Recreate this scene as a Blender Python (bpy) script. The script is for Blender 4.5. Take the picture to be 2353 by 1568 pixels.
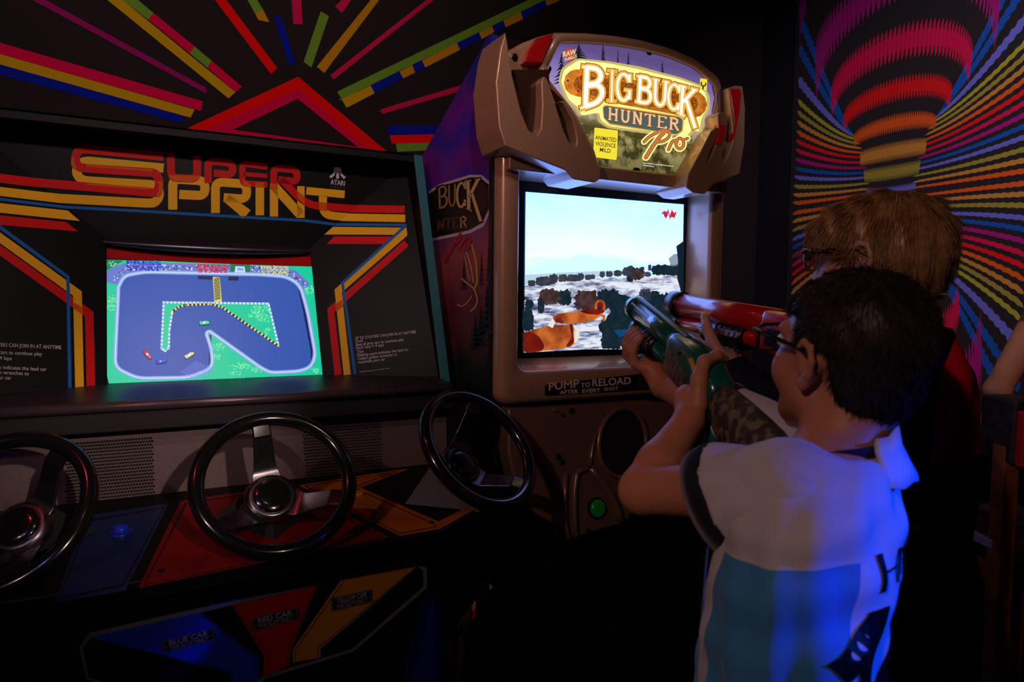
import bpy, math, random
import numpy as np
from mathutils import Matrix, Vector

for _o in list(bpy.data.objects):
    bpy.data.objects.remove(_o, do_unlink=True)
SC = bpy.context.scene
COL = SC.collection
rnd = random.Random(7)
nrg = np.random.default_rng(7)

# ------------------------------------------------------------------ camera
W_PX, H_PX, F_PX = 2353.0, 1568.0, 2353.0 * 24 / 36
YAW, PITCH, ROLL = math.radians(28), math.radians(3.5), math.radians(0.6)
CAM = np.array([0.0, 0.0, 1.36])
_f = np.array([math.sin(YAW) * math.cos(PITCH), math.cos(YAW) * math.cos(PITCH), -math.sin(PITCH)])
_r0 = np.array([math.cos(YAW), -math.sin(YAW), 0.0])
_u0 = np.cross(_r0, _f)
_r = math.cos(ROLL) * _r0 + math.sin(ROLL) * _u0
_u = -math.sin(ROLL) * _r0 + math.cos(ROLL) * _u0
cam_data = bpy.data.cameras.new('camera')
cam_data.sensor_width = 36.0
cam_data.lens = 24.0
cam_data.clip_start = 0.02
cam_data.dof.use_dof = True
cam_data.dof.focus_distance = 1.62
cam_data.dof.aperture_fstop = 4.5
cam = bpy.data.objects.new('camera', cam_data)
COL.objects.link(cam)
cam.matrix_world = Matrix(((_r[0], _u[0], -_f[0], CAM[0]), (_r[1], _u[1], -_f[1], CAM[1]), (_r[2], _u[2], -_f[2], CAM[2]), (0, 0, 0, 1)))
SC.camera = cam

# ------------------------------------------------------------------ world, lamps, exposure
wd = bpy.data.worlds.new('world'); SC.world = wd
wd.use_nodes = True
wd.node_tree.nodes['Background'].inputs[0].default_value = (0.50, 0.36, 0.44, 1)
wd.node_tree.nodes['Background'].inputs[1].default_value = 0.006
SC.view_settings.view_transform = 'Standard'
SC.view_settings.look = 'None'
SC.view_settings.gamma = 1.0
SC.view_settings.use_curve_mapping = False
SC.view_settings.exposure = 0.0


def lamp(name, kind, loc, power, color, target=None, size=0.1, cone=60, blend=0.6):
    L = bpy.data.lights.new(name, kind)
    L.energy = power
    L.color = color
    if kind == 'AREA':
        L.shape = 'DISK'
        L.size = size
    else:
        L.shadow_soft_size = size
    if kind == 'SPOT':
        L.spot_size = math.radians(cone)
        L.spot_blend = blend
    o = bpy.data.objects.new(name, L)
    COL.objects.link(o)
    o.location = loc
    if target is not None:
        d = Vector(target) - Vector(loc)
        o.rotation_euler = d.to_track_quat('-Z', 'Y').to_euler()
    return o


# ceiling spots of the hall: a warm one behind the visitors, a blue and a red effect lamp, a lilac wash on the end wall
lamp('ceiling_spot_warm', 'SPOT', (-1.75, -0.55, 2.60), 60, (1.0, 0.60, 0.46), (0.98, 1.20, 1.25), 0.05, 48, 0.95)
lamp('ceiling_spot_speaker', 'SPOT', (0.62, -1.75, 2.35), 140, (1.0, 0.72, 0.64), (-0.02, 1.62, 1.04), 0.03, 12, 0.9)
lamp('ceiling_spot_blue', 'SPOT', (1.90, -1.25, 2.05), 400, (0.003, 0.055, 1.0), (0.80, 0.52, 0.98), 0.06, 12.5, 0.55)
lamp('ceiling_spot_wall', 'SPOT', (0.10, -0.2, 3.05), 100, (1.0, 0.72, 0.70), (0.10, 2.45, 2.15), 0.08, 72, 1.0)
lamp('ceiling_spot_red', 'SPOT', (-0.9, 0.9, 3.0), 10, (1.0, 0.05, 0.06), (0.4, 1.7, 1.2), 0.05, 70, 1.0)
lamp('ceiling_spot_lilac', 'SPOT', (1.10, 0.10, 3.0), 125, (1.0, 0.80, 0.95), (2.67, 1.60, 1.75), 0.06, 62, 1.0)
lamp('ceiling_spot_cool', 'SPOT', (-1.3, -0.6, 2.75), 10, (0.28, 0.26, 1.0), (0.2, 1.6, 1.0), 0.06, 60, 1.0)

# ------------------------------------------------------------------ projection helpers (photo pixel <-> the place)


def ray(px, py):
    d = _f + _r * ((px - W_PX / 2) / F_PX) - _u * ((py - H_PX / 2) / F_PX)
    return d


def at_depth(px, py, d):
    return CAM + ray(px, py) * d


def project(p):
    q = np.asarray(p, float) - CAM
    z = q @ _f
    return W_PX / 2 + F_PX * (q @ _r) / z, H_PX / 2 - F_PX * (q @ _u) / z, z


class Plane:
    def __init__(s, p0, n):
        s.p = np.asarray(p0, float)
        n = np.asarray(n, float)
        n = n / np.linalg.norm(n)
        if n @ (CAM - s.p) < 0:
            n = -n
        s.n = n

    @classmethod
    def three(c, a, b, d):
        a, b, d = map(lambda v: np.asarray(v, float), (a, b, d))
        return c(a, np.cross(b - a, d - a))

    def at(s, px, py, off=0.0):
        d = ray(px, py)
        p0 = s.p + s.n * off
        t = ((p0 - CAM) @ s.n) / (d @ s.n)
        return CAM + d * t


def planeY(y):
    return Plane((0, y, 0), (0, -1, 0))


def planeX(x):
    return Plane((x, 0, 0), (-1, 0, 0))


# ------------------------------------------------------------------ materials
MATS = {}


def mat(name, color, rough=0.5, metal=0.0, emit=0.0, spec=0.5, coat=0.0, emit_color=None, noise=None, bump=None, alpha=1.0, trans=0.0, sheen=0.0):
    if name in MATS:
        return MATS[name]
    m = bpy.data.materials.new(name)
    m.use_nodes = True
    nt = m.node_tree
    b = nt.nodes['Principled BSDF']
    c = tuple(color) + (1,)
    b.inputs['Base Color'].default_value = c
    b.inputs['Roughness'].default_value = rough
    b.inputs['Metallic'].default_value = metal
    b.inputs['Specular IOR Level'].default_value = spec
    b.inputs['Coat Weight'].default_value = coat
    b.inputs['Coat Roughness'].default_value = 0.08
    b.inputs['Transmission Weight'].default_value = trans
    b.inputs['Sheen Weight'].default_value = sheen
    b.inputs['Alpha'].default_value = alpha
    if emit > 0:
        ec = emit_color or color
        b.inputs['Emission Color'].default_value = tuple(ec) + (1,)
        b.inputs['Emission Strength'].default_value = emit
    if noise or bump:
        tc = nt.nodes.new('ShaderNodeTexCoord')
    if noise:
        scale, c2, lo, hi = noise
        n = nt.nodes.new('ShaderNodeTexNoise')
        n.inputs['Scale'].default_value = scale
        n.inputs['Detail'].default_value = 6
        r = nt.nodes.new('ShaderNodeValToRGB')
        r.color_ramp.elements[0].position = lo
        r.color_ramp.elements[1].position = hi
        r.color_ramp.elements[0].color = c
        r.color_ramp.elements[1].color = tuple(c2) + (1,)
        nt.links.new(tc.outputs['Object'], n.inputs['Vector'])
        nt.links.new(n.outputs['Fac'], r.inputs['Fac'])
        nt.links.new(r.outputs['Color'], b.inputs['Base Color'])
        if emit > 0 and emit_color is None:
            nt.links.new(r.outputs['Color'], b.inputs['Emission Color'])
    if bump:
        scale, strength, dist = bump
        n2 = nt.nodes.new('ShaderNodeTexNoise')
        n2.inputs['Scale'].default_value = scale
        n2.inputs['Detail'].default_value = 4
        bp = nt.nodes.new('ShaderNodeBump')
        bp.inputs['Strength'].default_value = strength
        bp.inputs['Distance'].default_value = dist
        nt.links.new(tc.outputs['Object'], n2.inputs['Vector'])
        nt.links.new(n2.outputs['Fac'], bp.inputs['Height'])
        nt.links.new(bp.outputs['Normal'], b.inputs['Normal'])
    MATS[name] = m
    return m


def srgb(r, g, b):
    def f(c):
        c /= 255.0
        return c / 12.92 if c <= 0.04045 else ((c + 0.055) / 1.055) ** 2.4
    return (f(r), f(g), f(b))


def glow(name, col255, strength=1.0, noise=None):
    """a lit screen / backlit film colour"""
    c = srgb(*col255)
    if noise:
        noise = (noise[0], srgb(*noise[1]), noise[2], noise[3])
    m = mat(name, c, rough=0.35, emit=strength, noise=noise, spec=0.3)
    if not noise:
        m.node_tree.nodes['Principled BSDF'].inputs['Base Color'].default_value = (0.01, 0.01, 0.01, 1)
    return m


# ------------------------------------------------------------------ mesh helpers
def link(o, parent=None):
    COL.objects.link(o)
    if parent is not None:
        o.parent = parent
    return o


def obj(name, verts, faces, m, parent=None, smooth=False, bevel=None, idx=None, seg=3, angle=35):
    me = bpy.data.meshes.new(name)
    me.from_pydata([tuple(map(float, v)) for v in verts], [], [tuple(f) for f in faces])
    ms = m if isinstance(m, (list, tuple)) else [m]
    for x in ms:
        me.materials.append(x)
    if idx is not None:
        me.polygons.foreach_set('material_index', np.asarray(idx, dtype=np.int32))
    if smooth:
        me.polygons.foreach_set('use_smooth', [True] * len(me.polygons))
    me.update()
    o = bpy.data.objects.new(name, me)
    link(o, parent)
    if bevel:
        b = o.modifiers.new('bevel', 'BEVEL')
        b.width = bevel
        b.segments = seg
        b.limit_method = 'ANGLE'
        b.angle_limit = math.radians(angle)
        b.harden_normals = False
        me.polygons.foreach_set('use_smooth', [True] * len(me.polygons))
        w = o.modifiers.new('wn', 'WEIGHTED_NORMAL')
        w.keep_sharp = True
    return o


class MB:
    def __init__(s):
        s.v, s.f, s.i = [], [], []

    def add(s, v, f, i=0):
        n = len(s.v)
        s.v += [tuple(map(float, x)) for x in v]
        s.f += [tuple(k + n for k in q) for q in f]
        s.i += [i] * len(f)
        return s

    def poly(s, pts, i=0):
        return s.add(pts, [tuple(range(len(pts)))], i)

    def box(s, lo, hi, i=0):
        v, f = box_vf(lo, hi)
        return s.add(v, f, i)

    def tube(s, pts, r, sides=8, i=0, cap=True):
        v, f = tube_vf(pts, r, sides, cap)
        return s.add(v, f, i)

    def obj(s, name, m, parent=None, **k):
        return obj(name, s.v, s.f, m, parent, idx=s.i, **k)


def box_vf(lo, hi):
    x0, y0, z0 = lo
    x1, y1, z1 = hi
    v = [(x0, y0, z0), (x1, y0, z0), (x1, y1, z0), (x0, y1, z0), (x0, y0, z1), (x1, y0, z1), (x1, y1, z1), (x0, y1, z1)]
    f = [(0, 3, 2, 1), (4, 5, 6, 7), (0, 1, 5, 4), (1, 2, 6, 5), (2, 3, 7, 6), (3, 0, 4, 7)]
    return v, f


def box(name, lo, hi, m, parent=None, bevel=None, **k):
    v, f = box_vf(lo, hi)
    return obj(name, v, f, m, parent, bevel=bevel, **k)


def prism_vf(pts, vec):
    pts = [np.asarray(p, float) for p in pts]
    n = len(pts)
    v = pts + [p + np.asarray(vec, float) for p in pts]
    f = [tuple(range(n)), tuple(range(2 * n - 1, n - 1, -1))]
    f += [((i + 1) % n, i, i + n, (i + 1) % n + n) for i in range(n)]
    # orient outward
    nrm = np.zeros(3)
    for i in range(n):
        a, b = pts[i], pts[(i + 1) % n]
        nrm += np.cross(a - pts[0], b - pts[0])
    if nrm @ np.asarray(vec, float) > 0:
        f = [tuple(reversed(q)) for q in f]
    return v, f


def prism(name, pts, vec, m, parent=None, bevel=None, **k):
    v, f = prism_vf(pts, vec)
    return obj(name, v, f, m, parent, bevel=bevel, **k)


def frame_of(t):
    t = t / (np.linalg.norm(t) + 1e-12)
    a = np.array([0, 0, 1.0]) if abs(t[2]) < 0.9 else np.array([1.0, 0, 0])
    u = np.cross(t, a)
    u /= np.linalg.norm(u)
    return t, u, np.cross(t, u)


def tube_vf(pts, r, sides=8, cap=True):
    pts = [np.asarray(p, float) for p in pts]
    n = len(pts)
    rr = r if isinstance(r, (list, tuple, np.ndarray)) else [r] * n
    v, f = [], []
    up = None
    for i, p in enumerate(pts):
        t = pts[min(i + 1, n - 1)] - pts[max(i - 1, 0)]
        t = t / (np.linalg.norm(t) + 1e-12)
        if up is None:
            _, up, w = frame_of(t)
        else:
            up = up - t * (up @ t)
            up /= np.linalg.norm(up) + 1e-12
        w = np.cross(t, up)
        for k in range(sides):
            a = 2 * math.pi * k / sides
            v.append(p + rr[i] * (math.cos(a) * up + math.sin(a) * w))
    for i in range(n - 1):
        for k in range(sides):
            k2 = (k + 1) % sides
            f.append((i * sides + k, i * sides + k2, (i + 1) * sides + k2, (i + 1) * sides + k))
    if cap:
        f.append(tuple(range(sides - 1, -1, -1)))
        f.append(tuple((n - 1) * sides + k for k in range(sides)))
    return v, f


def tube(name, pts, r, m, parent=None, sides=10, smooth=True, **k):
    v, f = tube_vf(pts, r, sides)
    return obj(name, v, f, m, parent, smooth=smooth, **k)


def lathe_vf(c, axis, prof, sides=32, close=False):
    """prof: (radius, along axis)"""
    t, u, w = frame_of(np.asarray(axis, float))
    c = np.asarray(c, float)
    v, f = [], []
    for (r, h) in prof:
        for k in range(sides):
            a = 2 * math.pi * k / sides
            v.append(c + t * h + r * (math.cos(a) * u + math.sin(a) * w))
    n = len(prof)
    for i in range(n - 1 + (1 if close else 0)):
        j = (i + 1) % n
        for k in range(sides):
            k2 = (k + 1) % sides
            f.append((i * sides + k, i * sides + k2, j * sides + k2, j * sides + k))
    if not close:
        f.append(tuple(range(sides - 1, -1, -1)))
        f.append(tuple((n - 1) * sides + k for k in range(sides)))
    return v, f


def arc(cx, cy, rx, ry, a0, a1, n=12):
    return [(cx + rx * math.cos(math.radians(a0 + (a1 - a0) * i / n)), cy + ry * math.sin(math.radians(a0 + (a1 - a0) * i / n))) for i in range(n + 1)]


def rounded(path, r, n=6):
    """polyline with rounded corners (2d)"""
    out = [tuple(path[0])]
    for i in range(1, len(path) - 1):
        p0, p1, p2 = (np.asarray(path[k], float) for k in (i - 1, i, i + 1))
        d0, d1 = p0 - p1, p2 - p1
        l0, l1 = np.linalg.norm(d0), np.linalg.norm(d1)
        rr = min(r, l0 * 0.49, l1 * 0.49)
        a, b = p1 + d0 / l0 * rr, p1 + d1 / l1 * rr
        for k in range(n + 1):
            t = k / n
            out.append(tuple((1 - t) ** 2 * a + 2 * t * (1 - t) * p1 + t * t * b))
    out.append(tuple(path[-1]))
    return out


def ribbon2d(path, w, cap=False, closed=False):
    """2d polygon quads of a stroke; w number or list"""
    p = [np.asarray(q, float) for q in path]
    n = len(p)
    ww = w if isinstance(w, (list, tuple)) else [w] * n
    L, R = [], []
    for i in range(n):
        if closed:
            a, b = p[(i - 1) % n], p[(i + 1) % n]
        else:
            a, b = p[max(i - 1, 0)], p[min(i + 1, n - 1)]
        t1 = p[i] - a
        t2 = b - p[i]
        l1, l2 = np.linalg.norm(t1), np.linalg.norm(t2)
        t = (t1 / l1 if l1 > 1e-9 else 0) + (t2 / l2 if l2 > 1e-9 else 0)
        t = t / (np.linalg.norm(t) + 1e-9)
        s = 1.0
        if l1 > 1e-9 and l2 > 1e-9:
            s = 1 / max(0.4, math.sqrt(max(0.0, (1 + (t1 @ t2) / l1 / l2) / 2)))
        nn = np.array([-t[1], t[0]]) * ww[i] / 2 * s
        L.append(p[i] + nn)
        R.append(p[i] - nn)
    quads = [[L[i], L[i + 1], R[i + 1], R[i]] for i in range(n - 1)]
    if closed:
        quads.append([L[-1], L[0], R[0], R[-1]])
    if cap and not closed:
        for e, q in ((0, p[0]), (-1, p[-1])):
            quads.append([q + ww[e] / 2 * np.array([math.cos(a), math.sin(a)]) for a in np.linspace(0, 2 * math.pi, 13)[:-1]])
    return quads


def clip_poly(poly, a, b, keep):
    """keep the part of a convex polygon that lies on the side of line a-b where the point keep lies"""
    a, b = np.array(a, float), np.array(b, float)
    n = np.array([-(b - a)[1], (b - a)[0]])
    if (np.array(keep, float) - a) @ n < 0:
        n = -n
    out = []
    P = [np.array(p, float) for p in poly]
    for i in range(len(P)):
        p, q = P[i], P[(i + 1) % len(P)]
        dp, dq = (p - a) @ n, (q - a) @ n
        if dp >= 0:
            out.append(p)
        if dp * dq < 0:
            out.append(p + (q - p) * dp / (dp - dq))
    return out if len(out) > 2 else None


def clipped(polys, a, b, keep):
    return [q for q in (clip_poly(p, a, b, keep) for p in polys) if q]


def decal(name, polys, plane, m, parent=None, off=0.0006, idx=None):
    """flat print on a surface; polys are photo-pixel polygons laid on the surface's plane"""
    b = MB()
    for k, q in enumerate(polys):
        pts = [plane.at(x, y, off) for x, y in q]
        nn = np.zeros(3)
        for i in range(1, len(pts) - 1):
            nn += np.cross(pts[i] - pts[0], pts[i + 1] - pts[0])
        if nn @ plane.n < 0:
            pts = pts[::-1]
        b.poly(pts, 0 if idx is None else idx[k])
    return b.obj(name, m, parent)


def text_mesh2d(s, bold=0.0, spacing=1.0, shear=0.0):
    cu = bpy.data.curves.new('tmp', 'FONT')
    cu.body = s
    cu.offset = bold
    cu.space_character = spacing
    cu.shear = shear
    cu.resolution_u = 3
    o = bpy.data.objects.new('tmp', cu)
    COL.objects.link(o)
    dg = bpy.context.evaluated_depsgraph_get()
    me = bpy.data.meshes.new_from_object(o.evaluated_get(dg))
    v = np.array([(q.co.x, q.co.y) for q in me.vertices])
    f = [tuple(p.vertices) for p in me.polygons]
    bpy.data.objects.remove(o)
    bpy.data.curves.remove(cu)
    bpy.data.meshes.remove(me)
    return v, f


def bil(q, u, v):
    """quad TL TR BR BL, u right, v up"""
    tl, tr, br, bl = (np.asarray(k, float) for k in q)
    return (1 - u) * v * tl + u * v * tr + u * (1 - v) * br + (1 - u) * (1 - v) * bl


def text_decal(name, s, quad, plane, m, parent=None, off=0.0009, bold=0.0, spacing=1.0, shear=0.0, full=False):
    v, f = text_mesh2d(s, bold, spacing, shear)
    lo, hi = v.min(0), v.max(0)
    if full:                       # keep caps height as the box so that descenders may hang below it
        lo = np.array([lo[0], 0.0])
        hi = np.array([hi[0], 0.69])
    uv = (v - lo) / (hi - lo)
    pts = [plane.at(*bil(quad, a, b), off) for a, b in uv]
    o = obj(name, pts, f, m, parent)
    # face the viewer
    me = o.data
    if len(me.polygons) and np.array(me.polygons[0].normal) @ plane.n < 0:
        me.flip_normals()
    return o


def thing(name, label, cat, loc=(0, 0, 0), group=None):
    o = bpy.data.objects.new(name, None)
    o.empty_display_size = 0.05
    COL.objects.link(o)
    o['label'] = label
    o['category'] = cat
    if group:
        o['group'] = group
    return o


def rebase(root, loc):
    """put the Empty at the base of its thing without moving the parts"""
    loc = Vector(loc)
    root.location = loc
    for c in root.children:
        c.location = Vector(c.location) - loc


def struct(o):
    o['kind'] = 'structure'
    return o


def lab(o, s):
    o['label'] = s
    return o
# ================================================================== ROOM
WALL_Y, WALL_X = 2.45, 2.67
M_wall = mat('wall_paint', (0.019, 0.013, 0.014), 0.85, spec=0.15, noise=(3.0, (0.015, 0.010, 0.011), 0.3, 0.7), bump=(180, 0.25, 0.002))
M_wall2 = mat('wall_paint_side', (0.007, 0.0075, 0.012), 0.8, spec=0.15, noise=(2.5, (0.010, 0.009, 0.012), 0.3, 0.7), bump=(160, 0.25, 0.002))
M_floor = mat('floor_carpet', (0.012, 0.010, 0.016), 0.9, noise=(40, (0.03, 0.02, 0.03), 0.4, 0.6), bump=(300, 0.4, 0.003))
M_ceil = mat('ceiling_paint', (0.015, 0.014, 0.016), 0.85, bump=(90, 0.2, 0.002))
wall_back = struct(box('wall_back', (-2.6, WALL_Y, 0), (WALL_X + 0.1, WALL_Y + 0.1, 3.2), M_wall))
wall_right = struct(box('wall_right', (WALL_X, -3.2, 0), (WALL_X + 0.1, WALL_Y, 3.2), M_wall2))
floor = struct(box('floor', (-2.6, -3.2, -0.1), (WALL_X + 0.1, WALL_Y + 0.1, 0), M_floor))
ceiling = struct(box('ceiling', (-2.6, -3.2, 3.2), (WALL_X + 0.1, WALL_Y + 0.1, 3.3), M_ceil))
for nm, lo, hi, pa in (('baseboard_back', (-2.6, WALL_Y - 0.015, 0), (WALL_X - 0.015, WALL_Y, 0.1), None), ('baseboard_right', (WALL_X - 0.015, -3.2, 0), (WALL_X, WALL_Y - 0.015, 0.1), None)):
    struct(box(nm, lo, hi, mat('baseboard', (0.01, 0.01, 0.01), 0.5)))

# ------------------------------------------------------------------ coloured tape sunburst on the back wall
TAPE = {'red': (0.85, 0.003, 0.003), 'pink': (0.66, 0.002, 0.060), 'yellow': (0.55, 0.33, 0.004), 'orange': (0.55, 0.25, 0.006), 'green': (0.15, 0.32, 0.025),
        'blue': (0.004, 0.012, 0.32), 'magenta': (0.30, 0.008, 0.12), 'rose': (0.60, 0.010, 0.075)}
TM = {k: mat('tape_' + k, v, 0.85, spec=0.06) for k, v in TAPE.items()}
strips = [
    ('pink', [(0, 98), (466, 233), (462, 255), (0, 124.5)]), ('yellow', [(0, 124.5), (447, 252), (438, 270.5), (0, 148)]),
    ('blue', [(0, 148), (423, 267), (415.5, 283), (0, 172)]), ('magenta', [(74.5, 0), (105, 0), (475, 202.5), (474, 215)]),
    ('yellow', [(247, 0), (281.5, 0), (540.7, 212), (525, 226)]), ('green', [(281.5, 0), (317, 0), (353, 30), (340.5, 45)]),
    ('pink', [(353, 30), (447.7, 107), (436.4, 122.7), (340.5, 45)]), ('green', [(447.7, 107), (486, 139.4), (476, 155.5), (436.4, 122.7)]),
    ('pink', [(486, 139.4), (556, 199), (540.7, 212), (476, 155.5)]), ('red', [(494, 0), (520, 0), (637, 156.4), (622.6, 170)]),
    ('green', [(569, 0), (591, 0), (605, 23), (586, 31)]), ('orange', [(605, 23), (619, 51), (594, 46), (586, 31)]),
    ('blue', [(628.6, 38.7), (646, 36.3), (678.6, 144.5), (663, 149)]), ('rose', [(670, 0), (692.6, 0), (694.7, 55.7), (674, 55.7)]),
    ('green', [(737, 26), (755.8, 37), (715.6, 155.5), (697.7, 142)]), ('rose', [(784.7, 0), (807.6, 0), (785.3, 29.8), (769.8, 14.3)]),
    ('orange', [(851.7, 0), (871, 0), (745, 167.7), (728, 153.4)]), ('rose', [(979.8, 0), (996, 0), (766.8, 183), (759, 172.8)]),
    ('green', [(775, 210.6), (1213.6, 0), (1252, 0), (785, 228)]),
    ('yellow', [(785, 228), (851.7, 196.6), (860.6, 214.5), (796.6, 247.8)]), ('blue', [(851.7, 196.6), (918, 164.7), (926.8, 180), (860.6, 214.5)]),
    ('orange', [(918, 164.7), (947, 149.5), (953.6, 166.8), (926.8, 180)]), ('blue', [(947, 149.5), (970, 138.5), (977, 155), (953.6, 166.8)]),
    ('orange', [(970, 138.5), (1049.8, 98.9), (1057, 114.7), (977, 155)]), ('blue', [(1049.8, 98.9), (1101, 74.5), (1107, 90), (1057, 114.7)]),
    ('orange', [(1101, 74.5), (1130, 59.6), (1136, 73), (1107, 90)]), ('blue', [(1130, 59.6), (1156.5, 47.7), (1162.4, 62.6), (1136, 73)]),
    ('orange', [(1156.5, 47.7), (1196, 26.8), (1201.7, 44), (1162.4, 62.6)]), ('blue', [(1196, 26.8), (1252.4, 1), (1258, 13.4), (1201.7, 44)]),
    ('orange', [(1252.4, 1), (1300, -22), (1306, -8), (1258, 13.4)]), ('rose', [(874, 251.7), (1062, 195), (1062, 208), (878.5, 262)]),
    ('blue', [(890.4, 289), (1030, 289), (1030, 308), (890.4, 310)]), ('red', [(895, 311), (1030, 308), (1030, 327), (901, 330.6)]),
    ('green', [(909.8, 330.6), (1030, 327), (1030, 344), (913, 349)]),
    ('red', [(685, 176.4), (685, 205), (440, 312), (400, 309)]), ('red', [(685, 176.4), (912, 368), (862, 358), (685, 205)]),
    ('pink', [(685, 205), (684, 227), (535, 298), (452, 318), (440, 312)]), ('pink', [(685, 205), (862, 358), (822, 338), (684, 227)]),
    ('pink', [(535, 298), (822, 338), (872, 366), (452, 318)]),
    ('green', [(0, 254.5), (112, 267), (112, 275), (0, 262)]), ('red', [(122, 269.5), (175, 276), (175, 284), (122, 277)]), ('pink', [(182, 277), (318, 293), (318, 302), (182, 285)]),
]


def extend(q, amt=140):
    out = []
    n = len(q)
    for i, (x, y) in enumerate(q):
        ax = 1 if y == 0 else (0 if x == 0 else None)
        if ax is None:
            out.append((x, y))
            continue
        nb = [q[(i - 1) % n], q[(i + 1) % n]]
        nb = [k for k in nb if k[ax] != 0]
        if not nb:
            out.append((x, y))
            continue
        k = nb[0]
        d = np.array([x - k[0], y - k[1]], float)
        d = d / abs(d[ax]) * amt
        out.append((x + d[0], y + d[1]))
    return out


pw = planeY(WALL_Y)
for i, (c, q) in enumerate(strips):
    pts = [pw.at(x, y, 0.0012 + 0.00002 * i) for x, y in extend(q)]
    prism('tape_strip', pts, (0, 0.0012, 0), TM[c], wall_back)
for (x, y) in ((781, 229), (870, 257)):
    c = pw.at(x, y, 0.004)
    v, f = lathe_vf(c, (0, -1, 0), [(0.004, -0.004), (0.004, 0.0), (0.002, 0.002)], 10)
    obj('wall_nail', v, f, mat('nail', (0.5, 0.5, 0.5), 0.3, 1.0), wall_back)

# ------------------------------------------------------------------ tapestry on the side wall
pt = planeX(WALL_X - 0.006)
tc = pt.at(2045, 449)
TYc, TZc = tc[1], tc[2]


def tp(px, py):
    q = pt.at(px, py)
    return -(q[1] - TYc), q[2] - TZc


S0 = abs(tp(1818, 463)[0])
S1 = S0 * 1.075            # the cloth reaches a little further towards the viewer


def T3(s, v, off=0.0):
    return (WALL_X - 0.006 - off, TYc - s, TZc + v)


tap = thing('tapestry', 'dark wall tapestry printed with a rainbow coloured vortex of rope-like lines', 'tapestry', (0, 0, 0))
HALF_H = 1.02
box('fabric', (WALL_X - 0.006, TYc - S1 - 0.01, TZc - HALF_H), (WALL_X - 0.001, TYc + S0 + 0.01, min(TZc + HALF_H, 3.15)), mat('tapestry_cloth', (0.010, 0.006, 0.008), 0.9, bump=(400, 0.3, 0.001)), tap)
TC = {'bviolet': (0.13, 0.15, 0.60), 'olive': (0.30, 0.26, 0.035), 'tan': (0.52, 0.235, 0.035), 'orange': (0.66, 0.10, 0.010), 'red': (0.68, 0.008, 0.012), 'pink': (0.62, 0.006, 0.065),
      'magenta': (0.36, 0.008, 0.18), 'dblue': (0.006, 0.085, 0.42), 'purple': (0.22, 0.01, 0.20), 'lime': (0.36, 0.36, 0.03)}
TN = list(TC)
TMats = [mat('print_' + k, v, 0.85, spec=0.2) for k, v in TC.items()]
tb = MB()


def flat(pts, c, lay):
    q = [T3(s, v, 0.0006 + 0.0003 * lay) for s, v in pts if True]
    inside = [(s, v) for s, v in pts if -S0 - .004 <= s <= S1 + .004 and abs(v) <= HALF_H - 0.01 and TZc + v < 3.12]
    if len(inside) == len(pts):
        a, b, c0 = (np.array(k) for k in q[:3])
        n = np.cross(b - a, c0 - a)
        tb.poly(q if n[0] < 0 else q[::-1], TN.index(c))


bands = [('bviolet', 428, 456, 1990, 432, 457, 60), ('olive', 379, 415, 1985, 389, 420, 58), ('tan', 327, 371, 1976, 350, 384, 56), ('orange', 264, 308, 1961, 316, 342, 54),
         ('red', 182, 238, 1938, 268, 312, 52), ('pink', 64, 147, 1909, 214, 285, 50), ('magenta', -78, 12, 1874, 105, 262, 48), ('purple', -255, -150, 1836, -20, 150, 46)]
for (c, yt, yb, xl, et, eb, n) in bands:
    sl, vet = tp(xl, et)
    _, veb = tp(xl, eb)
    vt, vb = tp(2045, yt)[1], tp(2045, yb)[1]
    sl = abs(sl)
    sb = sl * 0.955
    for sg in (1, -1):
        for i in range(n):
            th = math.pi * (i + 0.5) / n
            dth = math.pi / n * 0.5
            def pnt(t, k):          # k 0 bottom .. 1 top
                kk = min(max(k, 0), 1)
                s_ = -(sb + (sl - sb) * kk) * math.cos(t)
                b_ = veb + (vb - veb) * math.sin(t) ** 0.85
                t_ = vet + (vt - vet) * math.sin(t) ** 0.85
                return (s_, sg * (b_ + (t_ - b_) * k))
            lean = 0.05
            flat([pnt(th - lean * .2, 0), pnt(th + dth * .55, .15), pnt(th + dth * .92, .5), pnt(th + dth * .55, .85), pnt(th + lean * .2, 1),
                  pnt(th - dth * .55, .85), pnt(th - dth * .92, .5), pnt(th - dth * .55, .15)], c, 1)
            flat([pnt(th - dth * 1.05, .28), pnt(th + dth * 1.05, .28), pnt(th + dth * 1.05, .72), pnt(th - dth * 1.05, .72)], c, 2)
lines = [('orange', 11, 9), ('tan', 30, 21), ('olive', 50, 33), ('bviolet', 72, 46), ('dblue', 92, 57), ('magenta', 113, 68), ('pink', 135, 80), ('red', 156, 92), ('orange', 178, 103), ('tan', 201, 114),
         ('olive', 224, 125), ('lime', 250, 136), ('bviolet', 300, 146), ('dblue', 372, 155), ('dblue', 440, 163)]
fun = [(0, 1990), (50, 1986), (85, 1977), (120, 1965), (150, 1950), (170, 1938)]
px_m = abs(tp(1900, 549)[1] - tp(1900, 449)[1]) / 100.0
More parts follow.
